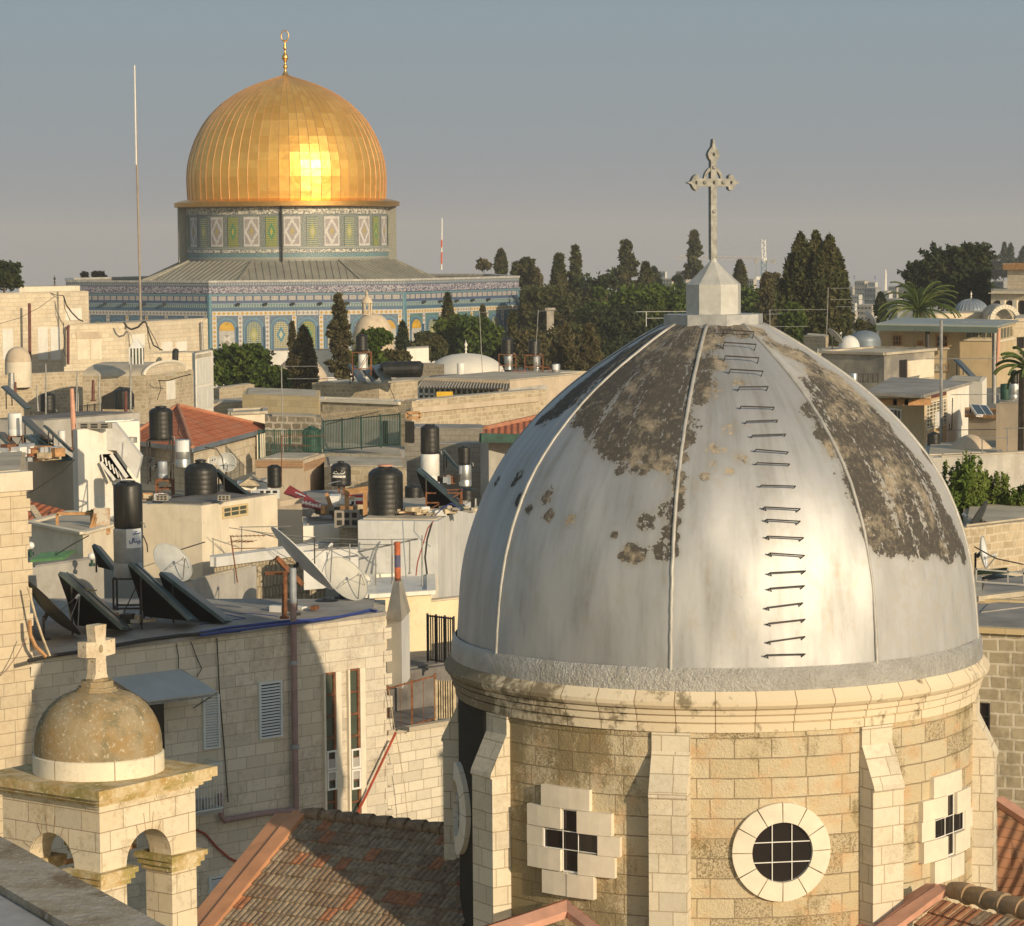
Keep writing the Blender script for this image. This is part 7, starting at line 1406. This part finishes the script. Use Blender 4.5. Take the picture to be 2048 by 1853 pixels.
half_dome('ribbed_lead_dome', 'ribbed grey lead dome with a pale ball on top by the pine', 'B8', 1200, 650, 240, 95, 205, 'lead_blue', ribs=28, finial=.45, fm='dome_white', drum=.5)
b = B('striped_arch_house', 'low stone house with curved striped arch beside the ribbed lead dome', [(900, 196), (1520, 200)], 665, 800, 'ashlar_far', 'roof_pale', k='B8', depth=6)
mb = MB(); c = P(q('B8', 1430, 700), 195); ro_, ri_ = 1.0, .72
for i in range(14):
    a0, a1 = PI*i/14+.01, PI*(i+1)/14-.01; mb.flat([(ro_*math.cos(a0), ro_*math.sin(a0)), (ro_*math.cos(a1), ro_*math.sin(a1)), (ri_*math.cos(a1), ri_*math.sin(a1)), (ri_*math.cos(a0), ri_*math.sin(a0))], c, Vector((1, 0, 0)), UP, .6)
mb.build('arch', 'trim_plain', b.root); mb = MB(); mb.flat([(ro_*.98*math.cos(PI*i/16), ro_*.98*math.sin(PI*i/16)) for i in range(17)], c+Vector((0, .5, 0)), Vector((1, 0, 0)), UP, -3); mb.build('vault', 'roof_pale', b.root)
b = B('arcaded_stone_building', 'tan stone building with arched openings and balustrade at the right edge', [(1340, 262), (1760, 258)], 500, 720, 'ashlar_far', 'roof_pale', k='B8', depth=12); 
c, t, n_, w, h = rect(b, 0, 'B8', 1340, 500, 1620, 530); mb = MB(); panel(mb, c, t, n_, w, h*.2, 0, .5); mb.build('string_course', 'trim_plain', b.root)
for x in (1365, 1450, 1535): 
    c, t, n_, w, h = rect(b, 0, 'B8', x-5, 565, x+50, 660); mb = MB(); mb.flat([(-w, -h), (w, -h), (w, h*.4)]+[(w*math.cos(PI*i/8), h*.4+h*.6*math.sin(PI*i/8)) for i in range(1, 8)]+[(-w, h*.4)], c, t, UP, .05); ao = mb.build('arched_opening', 'glass_dark', b.root); mb = MB(); panel(mb, c+t*(w+.25), t, n_, .22, h, 0, .3); sub(ao, 'column', mb, 'trim_plain')
b = B('upper_stone_building', 'upper tan stone storey with flat cornice above the arcaded building', [(1455, 268), (1760, 265)], 350, 520, 'ashlar_far', 'roof_pale', k='B8', depth=9, cope='wood', capw=.4, caph=.5)
antenna('tall mast with long level booms before the ochre house', 'B8', 990, 1760, 705, 104, [(.985, 4.0, 4, 10, .35, .62), (.745, 3.6, 3, 4, .4, .35), (.505, 3.6, 6, 6, .4, .6), (.27, 1.8, 5, 3, .3, .6)], r=.06)
antenna('tall mast with three short booms against the big cypress clump', 'B8', 186, 815, 475, 150, [(.98, 2.6, 4, 5, .8, .55), (.75, 2.2, 4, 4, .7, .55), (.6, 1.4, 4, 3, .5, .8)], lean=12)
antenna('short T mast on the roof beside the tan block house', 'B8', 1455, 1690, 1458, 94, [(.98, 1.3, 3, 0, .4, .4)]); antenna('thin short mast behind the low tan dome', 'B8', 1278, 1830, 1525, 92, [(.98, .9, 3, 0, .4, .4)])
antenna('pale aerial with level rods left of the lantern behind the silver dome', 'B7', -30, 1640, 1520, 78, [(.98, 1.75, 2, 0, .3, .35), (.55, 1.9, 1, 0, .3, .5)], 'dish_grey', r=.014); antenna('pale aerial with crossed rods right of the lantern behind the silver dome', 'B7', 950, 1700, 1505, 78, [(.98, 1.5, 2, 0, .3, .5), (.3, 1.1, 3, 0, .3, .4), (.8, .6, 60, 3, .4, .5)], 'grey_metal', r=.014)
# right edge lower group
b = B('rubble_yard_house', 'sunlit rubble wall house below the bright green bushes', [(1335, 77), (1700, 79)], 1055, 1500, 'rubble', 'roof_pale', k='B6', depth=6)
dish('small white dish on the sunlit rubble wall right of the dome', 'B6', 1425, 1180, 75.5, .42, 72, 8, 'dish_white', depth=.1); dish('black dish edge on above the sunlit rubble wall', 'B6', 1420, 1010, 78, .5, -110, 30, 'dish_dark', back='dark_metal', depth=.1)
root = empty('tarp_shelter', P(q('B6', 1480, 1410), 71.5), 'dark blue and green tarpaulin shelter right of the silver dome', 'shelter')
for i, (pts, m_) in enumerate([([(1395, 1270), (1560, 1255), (1565, 1300), (1400, 1330)], 'green_metal'), ([(1400, 1310), (1500, 1285), (1600, 1300), (1590, 1320), (1440, 1345)], 'tarp'), ([(1400, 1340), (1530, 1330), (1560, 1410), (1405, 1410)], 'tarp'), ([(1530, 1345), (1660, 1340), (1660, 1410), (1560, 1405)], 'dark_metal')]):
    mb = MB(); g = [P(q('B6', *p), 72-.3*i+(.8 if j > 1 else 0)) for j, p in enumerate(pts)]; mb.face(g); mb.face([p+Vector((0, .05, -.03)) for p in g][::-1]); mb.build('sheet', m_, root)
mb = MB()
for x in (1400, 1560, 1640): mb.bar(P(q('B6', x, 1415), 71), P(q('B6', x, 1260), 71), .04)
mb.bar(P(q('B6', 1395, 1262), 71), P(q('B6', 1650, 1285), 71), .04); mb.bar(P(q('B6', 1395, 1325), 70.5), P(q('B6', 1660, 1345), 70.5), .04); mb.build('poles', 'grey_metal', root)
b = B('flat_roof_strip', 'flat roof strip with thin cable right of the silver dome', [(1400, 68), (1760, 69.5)], 1425, 1640, 'roof_pale', 'roof_grey', k='B6', depth=4, cope='roof_pale'); b = B('lower_flat_roof', 'lower flat concrete roof directly above the speckled stone wall', [(1390, 65.8), (1760, 67)], 1500, 1700, 'concrete', 'roof_grey', k='B6', depth=2)
b = B('bush_garden_wall', 'stained grey garden wall behind the bright green bushes', [(1180, 88), (1760, 90)], 700, 1060, 'plaster_grey', 'roof_pale', 'wall', k='B6', depth=.5)
# ================================================================ trees
G1 = 'trees round the shrine'; i_ = 0
TL = [
 ('bush', 'R4', 668, 188, 795, 330, 440, 'leaf_brown', 260, 'ragged brownish tree top above the shrine roof'),
 ('cypress', 'R4', 820, 160, 903, 345, 440, 'leaf_cypress', 1400, 'short pointed cypress above the right end of the shrine roof'),
 ('pine', 'R4', 940, 195, 1135, 520, 400, 'leaf_cypress', 3000, 'round topped conifer just right of the shrine roof'),
 ('conifer', 'R4', 1060, 310, 1215, 600, 385, 'leaf_brown', 1500, 'ragged brown conifer leaning out beside the round topped conifer'),
 ('cypress', 'R4', 1222, 200, 1395, 1000, 360, 'leaf_cypress', 4500, 'tall full cypress left of the broad pine'),
 ('conifer', 'R4', 1280, 200, 1375, 500, 400, 'leaf_brown', 700, 'thin sparse conifer between two tall cypresses'),
 ('conifer', 'R4', 1350, 135, 1530, 760, 390, 'leaf_cypress', 3600, 'tall pointed conifer right of the tall full cypress'),
 ('conifer', 'R4', 1720, 92, 1955, 560, 430, 'leaf_cypress', 3000, 'tall spreading conifer above the broad pine'),
 ('cypress', 'R4', 1935, 262, 2010, 560, 440, 'leaf_brown', 900, 'small cypress pair right of the spreading conifer'),
 ('pine', 'R4', 1545, 375, 1830, 1050, 330, 'leaf_pine', 6500, 'broad green pine, left of the two beside the silver dome'),
 ('pine', 'R4', 1760, 385, 2200, 1050, 325, 'leaf_pine', 7500, 'broad green pine right behind the silver dome shoulder'),
 ('pine', 'R4', 985, 430, 1260, 900, 340, 'leaf_cypress', 4500, 'olive green tree mass next to the shrine corner'),
 ('pine', 'R4', 1370, 590, 1640, 1000, 320, 'leaf_pine', 3500, 'green tree filling the gap below the pale wall'),
 ('cypress', 'R4', 400, 505, 505, 1010, 290, 'leaf_cypress', 3200, 'slender cypress in front of the shrine right facet'),
 ('cypress', 'R4', 55, 735, 145, 1030, 270, 'leaf_dark', 2000, 'small dark cypress before the shrine corner'),
 ('pine', 'R4', 350, 640, 620, 1030, 280, 'leaf_pine', 3500, 'bushy green tree behind the slender cypress'),
 ('pine', 'R4', 500, 660, 870, 1060, 275, 'leaf_pine', 4500, 'wide green tree covering the shrine right facet'),
 ('conifer', 'R4', 685, 595, 760, 900, 282, 'leaf_brown', 900, 'thin brown conifer tip before the shrine right facet'),
 ('pine', 'R4', 160, 790, 420, 1040, 268, 'leaf_cypress', 2600, 'low olive bush tree left of the whitewashed dome'),
 ('conifer', 'R4', 900, 650, 1010, 1080, 260, 'leaf_cypress', 2200, 'narrow conifer at the foot of the shrine corner'),
 ('pine', 'R4', 930, 760, 1260, 1130, 250, 'leaf_brown', 4200, 'brownish tree behind the two tank stands'),
 ('conifer', 'R4', 1240, 750, 1470, 1170, 240, 'leaf_brown', 4200, 'drooping brown conifer behind the squat silver drum'),
 ('conifer', 'R4', 1440, 745, 1650, 1150, 235, 'leaf_brown', 4200, 'second drooping brown conifer next to the silver dome edge'),
 ('pine', 'R4', 1500, 900, 1800, 1150, 245, 'leaf_dark', 3000, 'dark tree in shade against the silver dome edge'),
 ('pine', 'R4', 780, 900, 960, 1130, 255, 'leaf_dark', 1800, 'dark green clump between whitewashed dome and left stand'),
 ('pine', 'R3', 365, 1300, 890, 1760, 215, 'leaf_pine', 8000, 'large green pine before the shrine front left arches'),
 ('pine', 'R3', 700, 1480, 1020, 1760, 210, 'leaf_pine', 3000, 'lower green pine bough right of the large pine'),
 ('conifer', 'R3', 985, 1120, 1075, 1560, 225, 'leaf_brown', 1000, 'thin sparse brown conifer left of the dense brown cypress'),
 ('cypress', 'R3', 1020, 1160, 1235, 1760, 212, 'leaf_brown', 5200, 'dense brown cypress before the middle arches'),
 ('conifer', 'R3', 1310, 890, 1540, 1640, 208, 'leaf_brown', 5200, 'tall ragged brown conifer left of the cupola dome'),
 ('pine', 'R3', 1530, 1150, 1870, 1560, 200, 'leaf_pine', 4500, 'green leafy tree in front of the cupola dome'),
 ('cypress', 'R3', 1912, 1120, 2010, 1470, 262, 'leaf_dark', 0, ''),
 ('pine', 'R3', 1780, 1320, 2030, 1600, 205, 'leaf_brown', 2600, 'brown leafed bush right of the cupola dome'),
 ('conifer', 'B7', 268, 895, 435, 1300, 520, 'leaf_cypress', 2600, 'pointed conifer just left of the silver dome cross'),
 ('cypress', 'B7', 640, 1128, 785, 1640, 400, 'leaf_cypress', 3200, 'cypress just right of the lantern'),
 ('pine', 'B7', -80, 1310, 290, 1700, 300, 'leaf_pine', 5000, 'green tree mass directly left of the lantern'),
 ('pine', 'B7', 700, 1400, 1060, 1700, 310, 'leaf_pine', 4500, 'green tree mass directly right of the lantern'),
 ('pine', 'B7', 880, 1200, 1040, 1480, 340, 'leaf_brown', 1800, 'bushy brown tree below the crane tower'),
 ('cypress', 'B7', -30, 1180, 90, 1400, 470, 'leaf_dark', 1500, 'dark cypress tops left of the pale flats'),
 ('bush', 'B7', 185, 1215, 260, 1340, 480, 'leaf_dark', 800, 'dark tree before the pale flats left of the cross'),
 ('cypress', 'V', 1533, 512, 1582, 690, 250, 'leaf_cypress', 3800, 'slender cypress left of the big cypress clump'),
 ('clump', 'B8', -130, 88, 345, 870, 240, 'leaf_cypress', 12000, 'huge multi stemmed cypress clump right of the silver dome'),
 ('pine', 'V', 1450, 545, 1560, 700, 330, 'leaf_pine', 3500, 'green trees between the lantern and the slender cypress'),
 ('pine', 'V', 1010, 560, 1200, 740, 345, 'leaf_cypress', 5000, 'broad olive tree band filling the gap below the tall conifer'),
 ('pine', 'V', 1270, 560, 1400, 700, 335, 'leaf_pine', 4000, 'green tree mass behind the left side of the lantern plinth'),
 ('pine', 'B8', -150, 560, 60, 900, 235, 'leaf_pine', 3000, 'green skirt of trees at the foot of the slender cypress'),
 ('pine', 'B8', 765, 170, 1345, 640, 290, 'leaf_dark', 9500, 'big dark umbrella pine above the palm'),
 ('pine', 'B8', 1040, 330, 1340, 640, 280, 'leaf_dark', 4000, 'dark pine bough above the ribbed lead dome'),
 ('pine', 'B8', 1295, 490, 1390, 610, 275, 'leaf_dark', 1400, 'small dark round tree right of the ribbed lead dome'),
 ('cypress', 'B8', 528, 520, 603, 720, 320, 'leaf_dark', 1500, 'small dark tree left of the palm'),
 ('bush', 'B8', 370, 700, 540, 790, 230, 'leaf_cypress', 1200, 'low olive shrubs beside the white dish'),
 ('pine', 'B8', 1265, 240, 1400, 440, 720, 'leaf_far', 1600, 'distant blue green tree at the hill foot on the right'),
 ('pine', 'B8', 1370, 215, 1480, 440, 720, 'leaf_far', 1600, 'distant blue green tree, second on the right hill'),
 ('cypress', 'B8', 1410, 165, 1455, 330, 700, 'leaf_far', 700, 'distant slim cypress, left of the hill pair'),
 ('cypress', 'B8', 1455, 172, 1500, 330, 700, 'leaf_far', 700, 'distant slim cypress, right of the hill pair'),
 ('pine', 'B8', 1480, 260, 1640, 420, 710, 'leaf_far', 1400, 'distant low trees at the right frame edge'),
 ('cypress', 'B8', 1535, 195, 1600, 330, 700, 'leaf_far', 800, 'distant cypress cut by the right frame edge'),
 ('pine', 'R1', -110, 70, 172, 330, 262, 'leaf_dark', 3200, 'dark round tree at the far left above the cream house'),
 ('bush', 'R1', 632, 172, 680, 215, 400, 'leaf_brown', 260, 'tiny brown treetop above the shrine roof at left'),
 ('bush', 'R1', 700, 176, 822, 215, 400, 'leaf_brown', 420, 'low brown treetops above the shrine roof at left'),
 ('shoots', 'B6', 1180, 850, 1300, 1000, 82, 'leaf_bright', 1400, 'bright low shrub against the silver dome edge'),
 ('shoots', 'B6', 1220, 650, 1440, 1010, 83, 'leaf_bright', 5500, 'bright green leafy bush, tallest of the group right of the dome'),
 ('shoots', 'B6', 1420, 740, 1560, 1010, 83.5, 'leaf_bright', 3800, 'bright green leafy bush in the middle of the garden wall'),
 ('shoots', 'B6', 1530, 810, 1720, 1010, 83, 'leaf_bright', 3200, 'bright green leafy bush at the right edge'),
]
for row in TL:
    kind, k, x0, y0, x1, y1, D, mat, n, lab = row
    if not n: continue
    near = D < 120; i_ += 1
    tree(lab, kind, k, x0, y0, x1, y1, D, mat, n, ls=(.06 if near else .36 if mat == 'leaf_far' else max(.13, D*.00078)), seed=i_*3, name={'leaf_bright': 'leafy_bush'}.get(mat), group='bushes by the garden wall' if near else G1 if D < 500 else 'far trees on the hill', cover=2.3 if not near else 1.3)
tree('small dark cypress between the cupola dome and the wide green tree', 'cypress', 'R3', 1912, 1120, 2005, 1470, 262, 'leaf_dark', 1800, .22, 77, group=G1)
# palm
def palm(label, k, x, y0, y1, D, L, nf=34, seed=1, grp=None):
    c = P(q(k, x, y0), D); top = P(q(k, x, y1), D); root = empty('palm_tree', c-UP*4, label, 'palm'); mb = MB(); mb.tube([c-UP*4, top], [.35, .3], 10); mb.build('trunk', 'bark', root); rr = random.Random(seed)
    for i in range(nf):
        a = 2*PI*i/nf+rr.uniform(-.1, .1); e0 = R(rr.choice([75, 60, 45, 28, 10])+rr.uniform(-8, 8)); mb = MB(); p = top.copy(); e = e0; pts = [p.copy()]; n = 9
        for j in range(n): p = p+Vector((math.cos(a)*math.cos(e), math.sin(a)*math.cos(e), math.sin(e)))*L/n; e -= R(7+2.0*j*.5); pts.append(p.copy())
        s = Vector((-math.sin(a), math.cos(a), 0))
        for j in range(n):
            d = (pts[j+1]-pts[j]); 
            for f in (0, .25, .5, .75):
                o_ = pts[j]+d*f; w = L*.17*math.sin(PI*min(1, (j+f+.6)/(n+.3)))
                for sg in (-1, 1): tip = o_+s*sg*w*.8+d.normalized()*w*.8-UP*w*.25; mb.face((o_, o_+d*.16, tip))
        mb.tube(pts, [.05]*len(pts), 4); mb.build('frond', 'leaf_palm', root)
    return root
palm('feathery date palm behind the flat grey metal roof', 'B8', 832, 740, 640, 190, 3.1, 40)
palm('palm leaves poking in at the right edge above the black tank', 'B8', 1600, 1150, 1060, 96, 1.25, 22, 3)
# ================================================================ shrine surroundings
half_dome('cupola_dome', 'tan stone dome topped by a small open cupola before the shrine', 'R3', 1705, 1300, 350, 265, 295, 'dome_stone', drum=2.5, pw=2.2)
c = P(q('R3', 1655, 1035), 295); root = empty('stone_cupola', c-UP*.3, 'small open stone cupola with finial on top of the tan dome', 'cupola')
for i in range(6): a = 2*PI*i/6; mb = MB(); mb.tube([c+Vector((.42*math.cos(a), .42*math.sin(a), -.1)), c+Vector((.42*math.cos(a), .42*math.sin(a), 1.0))], .09, 6); mb.build('column', 'dome_stone', root)
mb = MB(); mb.lathe(c+UP*1.0, [(.6, 0), (.6, .12), (.45, .35), (.2, .6), (.08, .75), (.16, .95), (.05, 1.15), (0, 1.4)], 14); mb.build('cap', 'dome_stone', root, smooth=30); mb = MB(); mb.lathe(c-UP*.2, [(.75, 0), (.6, .12), (0, .13)], 14); mb.build('base', 'dome_stone', root)
half_dome('low_tan_dome', 'low tan dome half hidden by the dense brown cypress', 'R3', 1095, 1590, 460, 215, 232, 'plaster_beige', pw=1.5, drum=1)
b = B('esplanade_wall', 'white stone wall at the foot of the shrine with small gate lines', [(395, 300), (2000, 305)], 1365, 1560, 'marble', 'roof_pale', 'wall', k='R3', depth=3)
b = B('garden_gate_pillar', 'pale stone pillar among the trees right of the shrine', [(1215, 330), (1270, 331)], 625, 800, 'concrete', 'concrete', 'pillar', k='R4', depth=.9, cope='concrete', capw=.15, caph=.25)
b = B('pale_garden_wall', 'pale wall stretch between the trees right of the pillar', [(1480, 375), (1590, 377)], 612, 640, 'plaster_cream', 'roof_pale', 'wall', k='R4', depth=2)
b = B('small_white_house', 'small white house with dark bush left of the whitewashed dome', [(130, 240), (300, 242)], 925, 1060, 'plaster_white', 'roof_pale', k='R4', depth=4)
b = B('low_rubble_wall', 'low rubble wall in front of the whitewashed dome', [(130, 180), (420, 178)], 1042, 1180, 'rubble', 'roof_pale', 'wall', k='R4', depth=2)
# ================================================================ far town
def flat(label, k, x0, x1, y0, y1, D, mat='haze_building', nw=4, ns=3):
    b = bld('far_building', label, [(x0, D), (x0+(x1-x0)*.72, D*.995), (x1, D*1.01)], y0, y1, mat, 'roof_pale', 'building', 'far town buildings', depth=12, k=k)
    c, t, n, L = b.faces[0]; H = b.zt-b.zb
    for i in range(nw):
        for j in range(ns):
            mb = MB(); p = c+t*(L*(i+.5)/nw)-UP*(H*(j+.45)/(ns+.6)); p = Vector((p.x, p.y, b.zt-H*(j+.5)/(ns+.7))); panel(mb, p, t, n, L/nw*.2, H/ns*.17, .02, .05); mb.build('window', 'far_window', b.root)
    return b
for i, (kind, x0, y0, x1, y1, D, m_, lab) in enumerate([('pine', 1000, 520, 1130, 720, 372, 'leaf_cypress', 'dense olive tree filling the belt right behind the shrine corner'), ('pine', 1120, 530, 1240, 700, 368, 'leaf_dark', 'dark tree between the pointed conifer and the broad pines'), ('cypress', 1255, 520, 1290, 640, 380, 'leaf_cypress', 'small cypress left of the tall spreading conifer'), ('pine', 1190, 560, 1330, 720, 315, 'leaf_pine', 'dense green pine crown low behind the dome shoulder'), ('conifer', 1485, 540, 1535, 680, 300, 'leaf_brown', 'brown conifer left of the slender cypress'), ('pine', 1140, 600, 1290, 740, 300, 'leaf_dark', 'shaded tree mass touching the silver dome outline'), ('pine', 1060, 640, 1200, 760, 262, 'leaf_cypress', 'olive tree mass behind the drooping brown conifers')]):
    tree(lab, kind, 'V', x0, y0, x1, y1, D, m_, 4500, D*.00078, 300+i, group=G1, cover=2)
FT = [('R4', 1480, 1600, 440, 620, 900, 'haze_white', 'far pale slope house right of the pointed conifer'), ('B7', 78, 135, 1208, 1345, 620, 'haze_white', 'far white flats left of the cross with balconies'), ('B7', 80, 210, 1265, 1345, 600, 'haze_building', 'far cream block with dark windows left of the lantern'), ('B7', 205, 315, 1205, 1330, 640, 'haze_building', 'far cream flats behind the dark tree left of the cross'),
 ('B7', 722, 770, 1182, 1380, 620, 'haze_building', 'far narrow tower block right of the lantern'), ('B7', 760, 845, 1268, 1400, 600, 'haze_building', 'far block with one window left of the crane tower'), ('B7', 790, 880, 1390, 1480, 560, 'haze_white', 'far white house low between the trees'), ('B7', 990, 1080, 1290, 1420, 700, 'haze_building', 'far tan block right of the crane tower'),
 ('B8', 330, 385, 472, 540, 900, 'haze_building', 'far low tan block right of the big cypress clump'), ('B8', 383, 480, 432, 560, 950, 'haze_building', 'far long block under the left rooftop mark'), ('B8', 478, 545, 442, 520, 940, 'haze_white', 'far white topped block in the distant skyline'), ('B8', 452, 560, 480, 600, 800, 'haze_grey', 'far grey shaded block in the distant skyline'), ('B8', 350, 437, 532, 640, 700, 'haze_white', 'far white cube house below the skyline'), ('B8', 545, 640, 505, 600, 850, 'haze_building', 'far cream houses below the minaret'), ('B8', 620, 700, 470, 560, 1000, 'haze_building', 'far tan block right of the minaret'), ('B8', 690, 780, 455, 560, 900, 'haze_building', 'far tan terrace before the umbrella pine'), ('B8', 400, 545, 600, 720, 520, 'haze_building', 'cream house with parapet left of the small dark tree'), ('B8', 335, 405, 650, 780, 420, 'haze_building', 'sunlit tan house edge beside the big cypress clump'), ('B8', 590, 720, 560, 680, 600, 'haze_grey', 'greyish house behind the palm fronds'), ('B8', 560, 650, 520, 560, 760, 'haze_white', 'small far white house beside the palm'), ('B8', 345, 400, 590, 660, 560, 'haze_white', 'white house low beside the big cypress clump'), ('B8', 1345, 1460, 435, 510, 330, 'haze_grey', 'grey roofed house left of the arcaded stone building'), ('B7', -60, 60, 1350, 1420, 560, 'haze_building', 'far tan wall between the left tree masses')]
for k, x0, x1, y0, y1, D, m_, lab in FT: flat(lab, k, x0, x1, y0, y1, D, m_)
root = empty('minaret', P(q('B8', 600, 475), 950), 'slim white distant minaret left of the umbrella pine', 'minaret'); c = P(q('B8', 600, 475), 950); s_ = 1/3.507/ppm(950); mb = MB(); mb.lathe(c-UP*6, [(9*s_, 0), (8.5*s_, 40*s_+6), (8*s_, 90*s_+6)], 12); mb.build('shaft', 'haze_white', root, smooth=30); mb = MB(); mb.lathe(c+UP*86*s_, [(7*s_, 0), (12*s_, 4*s_), (12*s_, 9*s_), (6*s_, 9*s_), (5.5*s_, 28*s_), (1*s_, 42*s_), (0, 50*s_)], 12); mb.build('gallery', 'haze_white', root)
def crane():
    D = 780; p = lambda x, y: P(q('B7', x, y), D); root = empty('tower_crane', p(905, 1330), 'distant tower crane with long lattice jib and white tower right of the cross', 'crane')
    def lattice(a, b_, w, name, mat, n):
        mb = MB(); d = (b_-a).normalized(); u = d.cross(Vector((0, 1, 0))).normalized()*w/2; v = Vector((0, w/2, 0))
        for s in (-1, 1):
            for t_ in (-1, 1): mb.bar(a+u*s+v*t_, b_+u*s+v*t_, .13)
        for i in range(n):
            f0, f1 = i/n, (i+1)/n; s = 1 if i % 2 else -1; mb.bar(a.lerp(b_, f0)+u*s-v, a.lerp(b_, f1)-u*s-v, .1); mb.bar(a.lerp(b_, f0)+u*s+v, a.lerp(b_, f1)-u*s+v, .1)
        return mb.build(name, mat, root)
    lattice(p(900, 1330), p(903, 1115), 1.3, 'tower', 'crane_teal', 10); lattice(p(905, 1115), p(900, 950), .95, 'apex', 'white_metal', 7); lattice(p(880, 1103), p(205, 1090), .9, 'jib', 'crane_grey', 36); lattice(p(925, 1122), p(1005, 1128), .8, 'counter_jib', 'grey_metal', 5)
    for a, b_ in (((895, 955), (480, 1062)), ((895, 955), (745, 1085)), ((900, 955), (1000, 1122))): mb = MB(); mb.bar(p(*a), p(*b_), .08); mb.build('tie', 'grey_metal', root)
    mb = MB(); mb.bar(p(843, 1115), p(843, 1230), .12); mb.box(p(843, 1140), .8, .8, 1.2); mb.build('hook_line', 'grey_metal', root); mb = MB(); mb.box(p(880, 1268), 2.6, 1.2, .8); mb.build('climbing_frame', 'haze_white', root); mb = MB(); mb.box(p(912, 1130), .9, .9, 1.2); mb.build('cab', 'haze_white', root); mb = MB(); mb.box(p(985, 1140), .9, .9, 1.0); mb.build('counterweight', 'grey_metal', root)
crane()
for x, t_ in ((380, 'left distant blue rooftop sign on the skyline'), (526, 'right distant blue rooftop sign on the skyline')):
    c = P(q('B8', x, 418), 900); root = empty('rooftop_sign', c, t_, 'sign'); s_ = 1/3.507/ppm(900); mb = MB(); mb.bar(c, c+UP*26*s_, 4*s_); mb.build('post', 'sticker_blue', root); mb = MB(); mb.bar(c+Vector((-6*s_, -.3, 20*s_)), c+Vector((5*s_, -.3, 20*s_)), 4*s_); mb.bar(c+Vector((-2*s_, -.3, 2*s_)), c+Vector((6*s_, -.3, 2*s_)), 3*s_); mb.build('letters', 'sticker_blue', root)
# hills
def hill(name, x0, x1, D, h, seed):
    mb = MB(); rr = random.Random(seed); n = 26; prof = [h*max(0, math.sin(PI*i/n))**.8*(1+.12*math.sin(i*1.3+seed)) for i in range(n+1)]
    for i in range(n):
        xa, xb = x0+(x1-x0)*i/n, x0+(x1-x0)*(i+1)/n; za, zb = prof[i], prof[i+1]; m = 5
        for j in range(m):
            f0, f1 = j/m, (j+1)/m; g0, g1 = math.sin(f0*PI/2), math.sin(f1*PI/2)
            mb.face((Vector((xa, D+f0*200, 0+za*g0-20)), Vector((xb, D+f0*200, zb*g0-20)), Vector((xb, D+f1*200, zb*g1-20)), Vector((xa, D+f1*200, za*g1-20))))
        mb.face((Vector((xa, D+200, za-20)), Vector((xb, D+200, zb-20)), Vector((xb, D+600, -40)), Vector((xa, D+600, -40))))
    return mb.build(name, 'hill_earth', None, smooth=True, kind='structure')
hill('hill', 95, 330, 740, 52, 2); hill('distant_hill', -300, 330, 1500, 22, 5)
# ================================================================ lettering on boilers and tanks
def arabic(label, root, base, k, x, y, D, s, strokes, mat, r, R_=None, cx=None):
    mb = MB()
    for st in strokes:
        pts = [P(q(k, x+a*s, y+b*s), D) for a, b in st]
        if R_:                                   # wrap round the cylinder at cx
            out = []
            for p in pts: dx = p.x-cx.x; out.append(Vector((p.x, cx.y-math.sqrt(max(.0001, R_*R_-min(dx*dx, R_*R_*.98))), p.z)))
            pts = out
        mb.tube(pts, r, 4)
    return mb.build('lettering', mat, root)
for o in list(bpy.data.objects):
    if o.get('label') == 'grey boiler with Arabic sticker under the tall black tank on the shaded roof':
        c = BASE[o.name]; r_ = (1197-958)/2/4.2/ppm(77)+.02
        arabic('', o, None, 'R8', 1100, 430, 77, 1.0, [[(33, 18), (45, 16), (50, 8), (58, 16), (66, 12), (76, 18), (86, 6)], [(48, -2), (60, -4)], [(5, 70), (8, 95), (22, 95), (28, 80), (28, 48)], [(40, 46), (40, 84), (52, 86), (58, 74), (62, 84), (74, 84), (80, 70)], [(52, 62), (58, 60)], [(66, 98), (72, 96)], [(80, 70), (86, 92), (76, 104)]], 'sticker_blue', .012, r_, c)
        mb = MB(); mb.lathe(c, [(r_+.0, .0), (r_+.0, .001)], 3, R(10), R(20))
    if o.get('label') == 'black tank with white Arabic writing on a thin post':
        c = BASE[o.name]; r_ = (785-628)/2/3.877/ppm(104)+.015
        arabic('', o, None, 'R5', 648, 930, 104, 1.0, [[(0, 22), (12, 28), (30, 28), (34, 20), (42, 28), (54, 28), (58, 18), (64, 28), (76, 26), (88, 20), (92, 8)], [(8, 14), (12, 12)], [(66, 6), (72, 4)], [(22, 10), (26, 8)]]+[[(i*11, 42), (i*11+6, 42), (i*11+6, 54), (i*11, 56), (i*11, 44)] for i in range(9)], 'white_metal', .018, r_, c)
# ================================================================ haze: one even box of air round everything
mb = MB(); mb.prism([(-3700, -320), (3700, -320), (3700, 7050), (-3700, 7050)], -120, 76)
hz = bpy.data.materials.new('haze_air'); hz.use_nodes = True; nt_ = hz.node_tree; nt_.nodes.remove(nt_.nodes['Principled BSDF']); pv = nt_.nodes.new('ShaderNodeVolumePrincipled'); pv.inputs['Color'].default_value = (.86, .88, .93, 1); pv.inputs['Density'].default_value = .00023; nt_.links.new(pv.outputs[0], nt_.nodes['Material Output'].inputs['Volume']); M['haze_air'] = hz
mb.build('haze', 'haze_air', None, kind='stuff')
